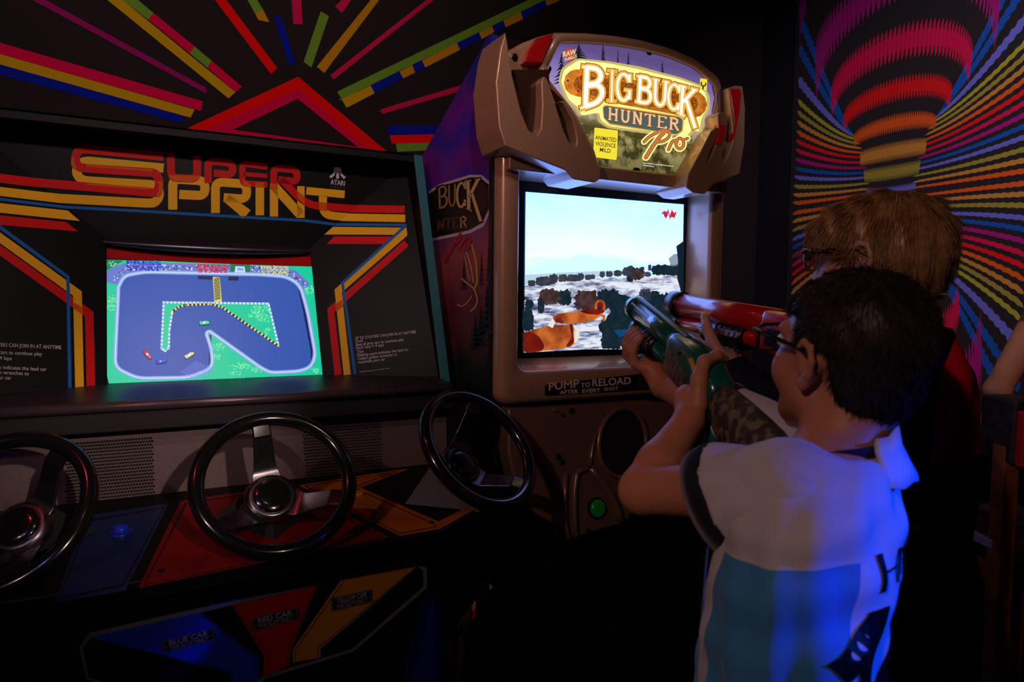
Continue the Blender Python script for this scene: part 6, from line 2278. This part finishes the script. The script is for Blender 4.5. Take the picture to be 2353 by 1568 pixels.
for i in range(13):
    a = math.radians(-142 + 100 * i / 12)
    d2 = np.array([math.cos(a), math.sin(a)])
    for (r, h) in ((.068, .030 + .012 * math.sin(i / 12 * 3.1)), (.073, .014), (.082, -.006), (.090, -.022), (.086, -.024), (.066, .018)):
        p = col_c[:2] + (tl * d2[0] * r * 1.05 + tf * d2[1] * r * 1.08)
        cv.append((p[0], p[1], col_c[2] + h + .008 * (-math.sin(a)) + .003 * math.sin(i * 1.7)))
for i in range(12):
    for k in range(6):
        cf.append((i * 6 + k, (i + 1) * 6 + k, (i + 1) * 6 + (k + 1) % 6, i * 6 + (k + 1) % 6))
cf += [tuple(range(6)), tuple(72 + k for k in range(5, -1, -1))]
obj('collar_flap', cv, cf, cloth('shirt_collar_white', (0.66, 0.66, 0.70)), shirt1, smooth=True)
# name and number printed on the back: laid on the cloth
from mathutils.bvhtree import BVHTree
bv = BVHTree.FromPolygons([v.co.copy() for v in shirt1.data.vertices], [tuple(p.vertices) for p in shirt1.data.polygons])
bx_ = np.append(tl, 0)
bf_ = np.append(tf, 0)


def back_print(name, tris2d, cx_, cz_, sx, sz):
    """2d shapes (u right as read from behind, v up) pressed straight onto the back of the shirt"""
    b = MB()
    q5 = lev[5]
    for poly in tris2d:
        # subdivide edges so that the print follows the cloth
        pts = []
        n = len(poly)
        for i in range(n):
            a, c = np.array(poly[i], float), np.array(poly[(i + 1) % n], float)
            m_ = max(1, int(np.linalg.norm((c - a) * [sx, sz]) / .010))
            for k in range(m_):
                pts.append(a + (c - a) * k / m_)
        out = []
        for (u, v_) in pts:
            z = cz_ + v_ * sz
            ctr = np.array([np.interp(z, [l[0] for l in lev[::-1]], [l[1] for l in lev[::-1]]), np.interp(z, [l[0] for l in lev[::-1]], [l[2] for l in lev[::-1]]), z])
            o = ctr - bf_ * .4 - bx_ * (cx_ + u * sx)
            hit = bv.ray_cast(Vector(o), Vector(bf_))
            if hit[0] is None:
                out = None
                break
            out.append(np.array(hit[0]) + np.array(hit[1]) * .0022)
        if out:
            b.poly(out)
    if b.f:
        b.obj(name, P_blk, shirt1)


fine = lambda p, n=10: [np.array(p[0]) + (np.array(p[1]) - np.array(p[0])) * k / n for k in range(n + 1)]
numz = 0.80


def stroke_print(name, paths, w, cx_, cz_, sx, sz):
    quads = []
    for p in paths:
        quads += [[tuple(x) for x in q] for q in ribbon2d(p, w)]
    back_print(name, quads, cx_, cz_, sx, sz)


stroke_print('back_number', [fine([(-.30, 0), (-.30, 1)], 16), fine([(-.30, .95), (-.52, .72)], 6)], .17, -.020, numz, .20, .22)
stroke_print('back_number', [arc(.25, .5, .26, .44, 0, 360, 40)], .15, -.020, numz, .20, .22)
stroke_print('back_name', [fine([(-.42, 0), (-.42, 1)], 6), fine([(-.22, 0), (-.22, 1)], 6), fine([(-.42, .5), (-.22, .5)], 4)], .055, 0, 1.040, .20, .040)
stroke_print('back_name', [fine([(-.08, 0), (0, 1)], 6), fine([(.0, 1), (.08, 0)], 6), fine([(-.05, .35), (.05, .35)], 4)], .05, 0, 1.040, .20, .040)
# shorts
S = SDF((0.5, 0.4, 0.40), (1.1, 1.0, 0.76), 0.006)
S.loft([(.60, pel[0], pel[1], .165, .13), (.73, lev[-1][1], lev[-1][2], .152, .116)], AX1, 0.01)
for sg in (1, -1):
    hip = pel + np.append(tl * .078 * sg, 0)
    S.cap(np.array([hip[0], hip[1], .64]), np.array([hip[0], hip[1] + .005, .47]), .092, .092, 0.02)
S.obj('shorts', cloth('shorts_navy', (0.012, 0.014, 0.03)), boy1)
for sg in (1, -1):
    hip = pel + np.append(tl * .078 * sg, 0)
    SS = SDF((hip[0] - .15, hip[1] - .15, 0), (hip[0] + .15, hip[1] + .25, .14), 0.006)
    a = np.array([hip[0], hip[1] - .02, .045])
    SS.cap(a, a + np.append(tf * .15, 0), .046, .040, 0.01).cap(a + np.array([0, 0, .03]), a + np.array([0, 0, .05]), .046, .044, 0.02)
    SS.clip(lambda X, Y, Z: 0.0 * X + 0.0 * Y + (0.004 - Z))
    SS.obj('shoe', cloth('shoe_dark', (0.02, 0.02, 0.025)), boy1)
# hair
S = SDF(H1.c - .16, H1.c + .16, 0.0035)
S.ell(H1.at(0, -.014, .031), (.079, .098, .087), H1.R, 0.0)
S.ell(H1.at(0, -.052, -.030), (.056, .036, .046), H1.R, 0.03)
S.warp(lambda X, Y, Z: 0.0016 * np.sin(150 * X + 70 * Z) * np.sin(130 * Y - 60 * Z) + .0018 * np.sin(60 * X + 50 * Y + 40 * Z))


def clip_hair1(X, Y, Z):
    p = [X - H1.c[0], Y - H1.c[1], Z - H1.c[2]]
    l = sum(p[i] * H1.l[i] for i in range(3))
    f = sum(p[i] * H1.f[i] for i in range(3))
    u = sum(p[i] * H1.u[i] for i in range(3))
    face = (.80 * f - .60 * u - .038) + 0 * l
    side = np.minimum(f + .034, .014 - u) + 0 * l        # around the ear and cheek
    side2 = np.minimum(f - .026, .05 - u) + 0 * l
    nape = -.078 - u + 0 * l + 0 * f
    return np.maximum(np.maximum(face, side2), np.maximum(side, nape))


S.clip(clip_hair1)
M_hair1 = hair_mat('hair_black', (0.014, 0.009, 0.006), (0.026, 0.017, 0.010), 0.5)
hair1 = S.obj('hair', M_hair1, boy1, 2)
crown1 = H1.at(.01, -.045, .13)
strands('hair_strands', hair1, M_hair1, hair1, 12000, 0.015, lambda P, Q: P - crown1[None] + np.array([0, 0, -.02]), 0.42, 0.00055, curl=.10, seg=4, seed=3)
H1.extras(boy1, 'brown')
gl1 = H1.glasses(boy1, mat('glasses_black', (0.008, 0.010, 0.014), 0.2, spec=0.6))
rebase(boy1, (pel[0], pel[1], 0))
# ------------------------------------------------------------------ taller boy in the dark jacket, behind
boy2 = thing('person', 'person in patterned glasses and a dark jacket with red panels aiming the red gun', 'person')
H2 = Head(at_depth(2014, 594, 1.22), -14, -4, 0, 1.05)
t2f = unit([-.30, .954])
t2l = np.array([-t2f[1], t2f[0]])
AX2 = np.stack([t2l, t2f])
neck2 = H2.at(0, -.040, -.135)
lev2 = []
for (dz, a, b, back) in ((.02, .055, .055, 0), (-.02, .085, .07, 0), (-.06, .140, .095, .005), (-.12, .165, .112, .01), (-.22, .168, .118, .015), (-.34, .165, .120, .015), (-.46, .172, .128, .01), (-.58, .175, .130, .01)):
    q = neck2 + np.append(t2f * back * 1.2, 0)
    lev2.append((q[2] + dz, q[0] + .0, q[1], a, b))
sh2L = neck2 + np.append(t2l * .150 - t2f * .015, -.075)
sh2R = neck2 + np.append(-t2l * .145 + t2f * .01, -.075)
g2p = np.linalg.norm(MUZ2 - O2) - .190
wr2L = G2(g2p - .055, .010, -.105)
el2L = sh2L + (wr2L - sh2L) * .46 + np.array([0.02, -.02, -.135])
wr2R = G2(-.105, -.050, -.060)
el2R = (sh2R + wr2R) / 2 + np.array([.10, -.02, -.12])
S = SDF((0.76, 0.34, 0.0), (1.56, 1.46, 1.68), 0.0044)
S.loft([(z, x, y, a * .82, b * .8) for z, x, y, a, b in lev2], AX2, 0.01)
H2.body(S)
S.cap(H2.at(0, -.028, -.055), neck2, .050, .055, 0.02)
S.cap(neck2 + np.array([0, 0, -.04]), sh2L, .045, .045, 0.03)
S.cap(neck2 + np.array([0, 0, -.04]), sh2R, .045, .045, 0.03)
S.chain([sh2L, el2L, wr2L], [.044, .037, .024], 0.012)
S.chain([sh2R, el2R, wr2R], [.044, .037, .024], 0.012)
hw2 = lambda f, l, u: G2(f, l, u)
R2 = np.stack([fr2.g, fr2.l, fr2.u])
S.cap(wr2L, hw2(g2p - .030, .010, -.078), .022, .021, 0.012)
S.ell(hw2(g2p - .012, .012, -.070), (.040, .030, .015), R2, 0.012)
for i, f0 in enumerate((.030, .012, -.007, -.024)):
    ln = (.95, 1.05, 1.0, .85)[i]
    S.chain([hw2(g2p + f0 - .006, -.014, -.074), hw2(g2p + f0, -.034, -.066), hw2(g2p + f0 + .002, -.042, -.040), hw2(g2p + f0 + .004, -.036, -.018), hw2(g2p + f0 + .004, -.024, -.006)], [.0108, .0102, .0090, .0080, .0070], 0.003)
S.chain([hw2(g2p - .040, .028, -.070), hw2(g2p - .020, .040, -.044), hw2(g2p + .004, .040, -.014), hw2(g2p + .024, .034, .006)], [.014, .0125, .0105, .0088], 0.006)
S.cap(wr2R, hw2(-.062, -.040, -.034), .022, .020, 0.012)
S.ell(hw2(-.062, -.040, -.034), (.032, .014, .030), R2, 0.012)
for i, f0 in enumerate((-.030, -.046, -.062, -.076)):
    S.chain([hw2(f0 - .014, -.036, -.030 - .006 * i), hw2(f0 - .004, -.030, -.054 - .006 * i), hw2(f0, -.004, -.064 - .006 * i), hw2(f0 - .004, .020, -.056 - .006 * i), hw2(f0 - .008, .030, -.040 - .006 * i)], [.0105, .0098, .0088, .0080, .0070], 0.003)
S.chain([hw2(-.094, -.036, -.022), hw2(-.078, -.033, .012), hw2(-.060, -.020, .036), hw2(-.048, .006, .042), hw2(-.042, .022, .034)], [.015, .0130, .0105, .0092, .0078], 0.006)
pel2 = np.array([lev2[-1][1], lev2[-1][2], .78])
for sg in (1, -1):
    hip = pel2 + np.append(t2l * .085 * sg, 0)
    S.chain([hip, np.array([hip[0], hip[1] + .015, .43]), np.array([hip[0], hip[1] - .01, .09])], [.085, .056, .042], 0.02)
    S.cap(np.array([hip[0], hip[1] - .02, .05]), np.array([hip[0], hip[1], .05]) + np.append(t2f * .14, -.015), .042, .034, 0.02)
S.obj('body', M_skin2, boy2)
# jacket: body with red upper part, dark sleeves
S = SDF((0.76, 0.34, 0.74), (1.56, 1.34, 1.48), 0.005)
S.loft([(z, x, y, a + .012, b + .014) for z, x, y, a, b in lev2], AX2, 0.01, wob=lambda th, z, u, w: (0.004 * np.sin(6 * th + 20 * z) + .003 * np.sin(34 * z)).astype(np.float32))
S.cap(neck2 + np.array([0, 0, -.045]), sh2L, .058, .066, 0.03)
S.cap(neck2 + np.array([0, 0, -.045]), sh2R, .058, .066, 0.03)
S.cut_ell(neck2 + np.array([0, 0, .04]), (.062, .066, .05))


def jacket_material():
    m = bpy.data.materials.new('jacket_body')
    m.use_nodes = True
    nt = m.node_tree
    b = nt.nodes['Principled BSDF']
    b.inputs['Roughness'].default_value = 0.85
    b.inputs['Specular IOR Level'].default_value = 0.04
    N, L = nt.nodes.new, nt.links.new
    tc_ = N('ShaderNodeTexCoord')
    sp = N('ShaderNodeSeparateXYZ')
    nz = N('ShaderNodeTexNoise')
    nz.inputs['Scale'].default_value = 2.0
    gt = N('ShaderNodeMath')
    gt.operation = 'GREATER_THAN'
    gt.inputs[1].default_value = 1.112
    # red only towards chest and back, dark along the flank
    def MM(op, a, bb):
        n = N('ShaderNodeMath')
        n.operation = op
        for i, v in enumerate((a, bb)):
            if isinstance(v, (int, float)):
                n.inputs[i].default_value = v
            else:
                L(v, n.inputs[i])
        return n.outputs[0]
    w_ = MM('ADD', MM('MULTIPLY', MM('SUBTRACT', sp.outputs['X'], float(lev2[3][1])), float(t2f[0])), MM('MULTIPLY', MM('SUBTRACT', sp.outputs['Y'], float(lev2[3][2])), float(t2f[1])))
    edge = MM('GREATER_THAN', MM('ABSOLUTE', w_, 0), 0.090)
    side_ = MM('MULTIPLY', edge, gt.outputs[0])
    mx = N('ShaderNodeMix')
    mx.data_type = 'RGBA'
    mx.inputs['A'].default_value = (0.0014, 0.0014, 0.0014, 1)
    mx.inputs['B'].default_value = (0.80, 0.008, 0.030, 1)
    L(tc_.outputs['Object'], sp.inputs[0])
    L(sp.outputs['Z'], gt.inputs[0])
    L(side_, mx.inputs['Factor'])
    L(mx.outputs['Result'], b.inputs['Base Color'])
    return m


jk = S.obj('jacket', jacket_material(), boy2, 3)
M_slv = mat('jacket_sleeve', (0.008, 0.011, 0.022), 0.8, spec=0.10, noise=(18, (0.006, 0.008, 0.016), 0.35, 0.65), bump=(1400, 0.25, 0.0006))
for (a_, e_, w_, fl) in ((sh2L, el2L, wr2L, 1), (sh2R, el2R, wr2R, 0)):
    lo = np.minimum(np.minimum(a_, e_), w_) - .12
    hi = np.maximum(np.maximum(a_, e_), w_) + .12
    S = SDF(lo, hi, 0.0045)
    wv = w_ + unit(e_ - w_) * .012
    S.chain([a_ + np.array([0, 0, .008]), a_ + (e_ - a_) * .5, e_, e_ + (wv - e_) * .5, wv], [.072, .064, .056, .053, .043], 0.02)
    S.warp(lambda X, Y, Z: 0.0032 * np.sin(95 * Y + 40 * Z) * np.sin(50 * X + 30 * Z) + .0022 * np.sin(120 * (Y + .5 * Z)))
    S.obj('sleeve', M_slv, jk, 3)
# grey trousers
S = SDF((pel2[0] - .3, pel2[1] - .3, .06), (pel2[0] + .3, pel2[1] + .3, .90), 0.007)
S.loft([(.70, pel2[0], pel2[1], .175, .135), (.86, lev2[-1][1], lev2[-1][2], .172, .128)], AX2, 0.01)
for sg in (1, -1):
    hip = pel2 + np.append(t2l * .085 * sg, 0)
    S.chain([np.array([hip[0], hip[1], .74]), np.array([hip[0], hip[1] + .015, .43]), np.array([hip[0], hip[1] - .01, .09])], [.098, .072, .060], 0.02)
S.obj('trousers', cloth('trousers_grey', (0.16, 0.15, 0.17)), boy2)
for sg in (1, -1):
    hip = pel2 + np.append(t2l * .085 * sg, 0)
    SS = SDF((hip[0] - .15, hip[1] - .15, 0), (hip[0] + .15, hip[1] + .25, .14), 0.006)
    a = np.array([hip[0], hip[1] - .02, .045])
    SS.cap(a, a + np.append(t2f * .16, 0), .048, .042, 0.01).cap(a + np.array([0, 0, .03]), a + np.array([0, 0, .05]), .046, .044, 0.02)
    SS.clip(lambda X, Y, Z: 0.0 * X + 0.0 * Y + (0.004 - Z))
    SS.obj('shoe', MATS['shoe_dark'], boy2)
# bowl of fair hair
S = SDF(H2.c - .18, H2.c + .18, 0.004)
S.ell(H2.at(0, -.014, .026), (.088, .107, .090), H2.R, 0.0)
S.ell(H2.at(0, -.050, -.012), (.077, .062, .066), H2.R, 0.03)
S.ell(H2.at(0, .044, .050), (.068, .056, .047), H2.R, 0.03)
S.ell(H2.at(0, .058, .034), (.064, .043, .032), H2.R, 0.03)
S.warp(lambda X, Y, Z: 0.0030 * np.sin(85 * X + 120 * Y) * np.sin(20 * Z) + .002 * np.sin(160 * X - 110 * Y))


def clip_hair2(X, Y, Z):
    p = [X - H2.c[0], Y - H2.c[1], Z - H2.c[2]]
    l = sum(p[i] * H2.l[i] for i in range(3))
    f = sum(p[i] * H2.f[i] for i in range(3))
    u = sum(p[i] * H2.u[i] for i in range(3))
    face = np.minimum(f - .036, .018 - u) + 0 * l
    side = np.minimum(f - .006, .000 - u) + 0 * l
    ear = np.minimum(f + .022, -.012 - u) + 0 * l
    nape = -.074 - u + 0 * l + 0 * f
    mid = np.minimum(f + .044, -.034 - u) + 0 * l
    return np.maximum(np.maximum(np.maximum(face, side), ear), np.maximum(nape, mid))


S.clip(clip_hair2)
M_hair2 = hair_mat('hair_fair', (0.46, 0.245, 0.095), (0.26, 0.13, 0.052), 0.36)
hair2 = S.obj('hair', M_hair2, boy2, 2)
crown2 = H2.at(.0, -.040, .118)


def flow2(P, Q):
    r = P - crown2[None]
    h = r @ H2.u                                   # height relative to the crown
    rad = r - h[:, None] * H2.u[None]
    rad /= np.linalg.norm(rad, axis=1, keepdims=True) + 1e-6
    k = np.clip((.035 - h) / .09, 0.15, 2.0)[:, None]
    return rad * .8 - H2.u[None] * k + H2.f[None] * .12


strands('hair_strands', hair2, M_hair2, hair2, 17000, 0.036, flow2, 0.05, 0.0008, curl=.02, seg=6, seed=5, gravity=.06, jit=.08)
H2.extras(boy2, 'blue')
H2.glasses(boy2, mat('glasses_tortoise', (0.02, 0.014, 0.012), 0.2, spec=0.6, noise=(160, (0.30, 0.22, 0.12), 0.52, 0.58)))
rebase(boy2, (pel2[0], pel2[1], 0))

# ------------------------------------------------------------------ person at the right edge, resting an arm
man = thing('person', 'person in a red top at the right photo edge reaching a bare arm down', 'person')
c3 = at_depth(2620, 700, 1.80)
mx3, my3 = c3[0], c3[1]
M3f = unit([-.80, -.10])
M3l = np.array([-M3f[1], M3f[0]])
H3 = Head((mx3, my3, 1.60), math.degrees(math.atan2(M3f[0], M3f[1])), -8)
lev3 = [(1.46, mx3, my3, .06, .06), (1.41, mx3, my3, .13, .08), (1.33, mx3, my3, .18, .11), (1.15, mx3, my3, .17, .115), (1.0, mx3, my3, .155, .11), (.88, mx3, my3, .17, .12), (.78, mx3, my3, .175, .125)]
AX3 = np.stack([M3l, M3f])
arm_hi, arm_lo = at_depth(2420, 672, 1.86), at_depth(2290, 900, 1.95)
hand3 = at_depth(2282, 925, 1.97)
sh3 = np.array([mx3, my3, 1.40]) + np.append(M3f * .05 + M3l * (.17 if (np.append(M3l, 0) @ (arm_hi - c3)) > 0 else -.17), 0)
sh3o = np.array([mx3, my3, 1.40]) - np.append(M3l * (.17 if (np.append(M3l, 0) @ (arm_hi - c3)) > 0 else -.17), 0)
S = SDF((mx3 - .62, my3 - .55, 0), (mx3 + .42, my3 + .55, 1.76), 0.006)
S.loft([(z, x, y, a * .85, b * .82) for z, x, y, a, b in lev3], AX3, 0.01)
H3.body(S)
S.cap(H3.at(0, -.02, -.05), (mx3, my3, 1.44), .052, .06, 0.02)
S.chain([sh3, arm_hi, arm_lo, hand3], [.05, .040, .034, .026], 0.015)
h3d = unit(arm_lo - arm_hi)
for k in range(4):
    o_ = np.append(M3l * (k - 1.5) * .017, 0)
    S.chain([hand3 + o_ * .8, hand3 + o_ + h3d * .04, hand3 + o_ + h3d * .062 + np.array([0, 0, -.012]), hand3 + o_ + h3d * .07 + np.array([0, 0, -.03])], [.011, .010, .009, .008], 0.004)
S.chain([hand3 + np.append(M3l * .026, 0), hand3 + np.append(M3l * .04, 0) + h3d * .025, hand3 + np.append(M3l * .042, 0) + h3d * .045], [.012, .011, .009], 0.005)
S.chain([sh3o, sh3o + np.array([.02, .02, -.28]), sh3o + np.array([-.02, 0, -.52])], [.05, .040, .03], 0.015)
for sg in (1, -1):
    hp_ = np.array([mx3, my3, .84]) + np.append(M3l * .09 * sg, 0)
    S.chain([hp_, np.array([hp_[0], hp_[1], .46]), np.array([hp_[0], hp_[1], .09])], [.09, .06, .045], 0.02)
    S.cap((hp_[0], hp_[1], .05), np.array([hp_[0], hp_[1], .045]) + np.append(M3f * .16, 0), .045, .036, 0.02)
S.obj('body', M_skin, man)
S = SDF((mx3 - .62, my3 - .55, .70), (mx3 + .42, my3 + .55, 1.52), 0.007)
S.loft([(z, x, y, a + .015, b + .015) for z, x, y, a, b in lev3 if z > .8], AX3, 0.01)
S.cap((mx3, my3, 1.40), sh3, .06, .066, 0.02).cap(sh3, sh3 + unit(arm_hi - sh3) * .10, .066, .062, 0.02).cap((mx3, my3, 1.40), sh3o, .06, .066, 0.02).cap(sh3o, sh3o + np.array([.01, .01, -.14]), .066, .062, 0.02)
S.obj('shirt', cloth('shirt_red', (0.42, 0.008, 0.010)), man)
S = SDF((mx3 - .32, my3 - .32, .06), (mx3 + .32, my3 + .32, .92), 0.008)
S.loft([(.74, mx3, my3, .18, .13), (.90, mx3, my3, .172, .122)], AX3, 0.01)
for sg in (1, -1):
    hp_ = np.array([mx3, my3, .80]) + np.append(M3l * .09 * sg, 0)
    S.chain([hp_, np.array([hp_[0], hp_[1], .46]), np.array([hp_[0], hp_[1], .09])], [.10, .075, .065], 0.02)
S.obj('trousers', cloth('trousers_black', (0.010, 0.010, 0.013)), man)
S = SDF(H3.c - .15, H3.c + .15, 0.006)
S.ell(H3.at(0, -.016, .036), (.084, .102, .090), H3.R, 0.0)
S.clip(lambda X, Y, Z: np.maximum(.8 * ((X - H3.c[0]) * H3.f[0] + (Y - H3.c[1]) * H3.f[1]) - .6 * (Z - H3.c[2]) - .045, -.06 - (Z - H3.c[2]) + 0 * X))
S.obj('hair', M_hair1, man, 2)
H3.extras(man, 'brown')
rebase(man, (mx3, my3, 0))

# ------------------------------------------------------------------ tall wooden chair beside the side wall
chair = thing('bar_chair', 'tall brown wooden chair with a dark padded back beside the tapestry', 'chair')
M_wood = mat('chair_wood', (0.42, 0.11, 0.035), 0.4, spec=0.4, noise=(12, (0.18, 0.05, 0.02), 0.35, 0.7))
M_pad = mat('chair_pad', (0.030, 0.022, 0.024), 0.6, noise=(26, (0.012, 0.010, 0.011), 0.4, 0.6), bump=(50, 0.3, 0.004))
DCH = 1.80
p_top, p_bot = at_depth(2312, 1040, DCH), at_depth(2296, 1600, DCH)
axc = unit(np.append((at_depth(2300, 1225, DCH) - at_depth(2235, 1212, DCH + .10))[:2], 0))     # along the stretcher
ayc = np.array([-axc[1], axc[0], 0])
if ayc @ (CAM - p_top) > 0:
    ayc = -ayc                                                           # away from the camera
A0 = np.array([p_top[0], p_top[1], 0])


def post(name, base, z0, z1, w, m, lean=0.0, parent=chair):
    b0 = base + np.array([0, 0, z0])
    b1 = base + np.array([0, 0, z1]) + axc * lean
    pts = [b0 + axc * w + ayc * w, b0 - axc * w + ayc * w, b0 - axc * w - ayc * w, b0 + axc * w - ayc * w]
    return prism(name, pts, b1 - b0, m, parent, bevel=0.004)


WCH, DCHR = 0.36, 0.36
post('leg', A0, 0, p_top[2] + .02, .022, M_wood)
post('leg', A0 + ayc * DCHR, 0, .66, .022, M_wood)
post('leg', A0 - axc * WCH, 0, .66, .022, M_wood)
post('leg', A0 - axc * WCH + ayc * DCHR, 0, .66, .022, M_wood)


def rail(name, a, b_, h, w, m):
    d = unit(b_ - a)
    s_ = np.cross(d, [0, 0, 1])
    q = [a - s_ * w, a + s_ * w, a + s_ * w + np.array([0, 0, h]), a - s_ * w + np.array([0, 0, h])]
    return prism(name, q, b_ - a, m, chair, bevel=0.003)


zr = at_depth(2262, 1300, 1.9)[2]
zw = at_depth(2262, 1228, 1.9)[2]
for o_ in (np.zeros(3), ayc * DCHR):
    rail('stretcher', A0 + o_ + np.array([0, 0, zr - .02]), A0 + o_ - axc * WCH + np.array([0, 0, zr - .02]), .045, .010, M_wood)
rail('stretcher', A0 - axc * WCH + np.array([0, 0, zr + .03]), A0 - axc * WCH + ayc * DCHR + np.array([0, 0, zr + .03]), .04, .010, M_wood)
lab(rail('cross_rail', A0 + np.array([0, 0, zw - .012]) - ayc * .018, A0 - axc * WCH + np.array([0, 0, zw - .012]) - ayc * .018, .024, .008, mat('rail_white', (0.55, 0.52, 0.52), 0.4)), 'white rail')
rail('seat_rail', A0 + np.array([0, 0, .62]), A0 - axc * WCH + np.array([0, 0, .62]), .05, .012, M_wood)
rail('seat_rail', A0 + ayc * DCHR + np.array([0, 0, .62]), A0 + ayc * DCHR - axc * WCH + np.array([0, 0, .62]), .05, .012, M_wood)
q = A0 + np.array([0, 0, .67]) + axc * .02 - ayc * .02
prism('seat', [q, q - axc * (WCH + .04), q - axc * (WCH + .04) + ayc * (DCHR + .04), q + ayc * (DCHR + .04)], (0, 0, .05), M_pad, chair, bevel=0.015)
zt_, zb_ = at_depth(2300, 912, DCH)[2], at_depth(2300, 1062, DCH)[2]
q = A0 + np.array([0, 0, zb_]) + axc * .045 - ayc * .02
prism('backrest', [q, q - axc * .12, q - axc * .12 + ayc * .10, q + ayc * .10], (0, 0, zt_ - zb_), M_pad, chair, bevel=0.012)
lab(prism('backrest_side', [q + axc * .002 + np.array([0, 0, .0]), q + axc * .030, q + axc * .030 + ayc * .10, q + axc * .002 + ayc * .10], (0, 0, (zt_ - zb_) * .85), mat('chair_red', (0.45, 0.008, 0.006), 0.5), chair, bevel=0.008), 'red side strip of the backrest')
rebase(chair, (A0[0], A0[1], 0))
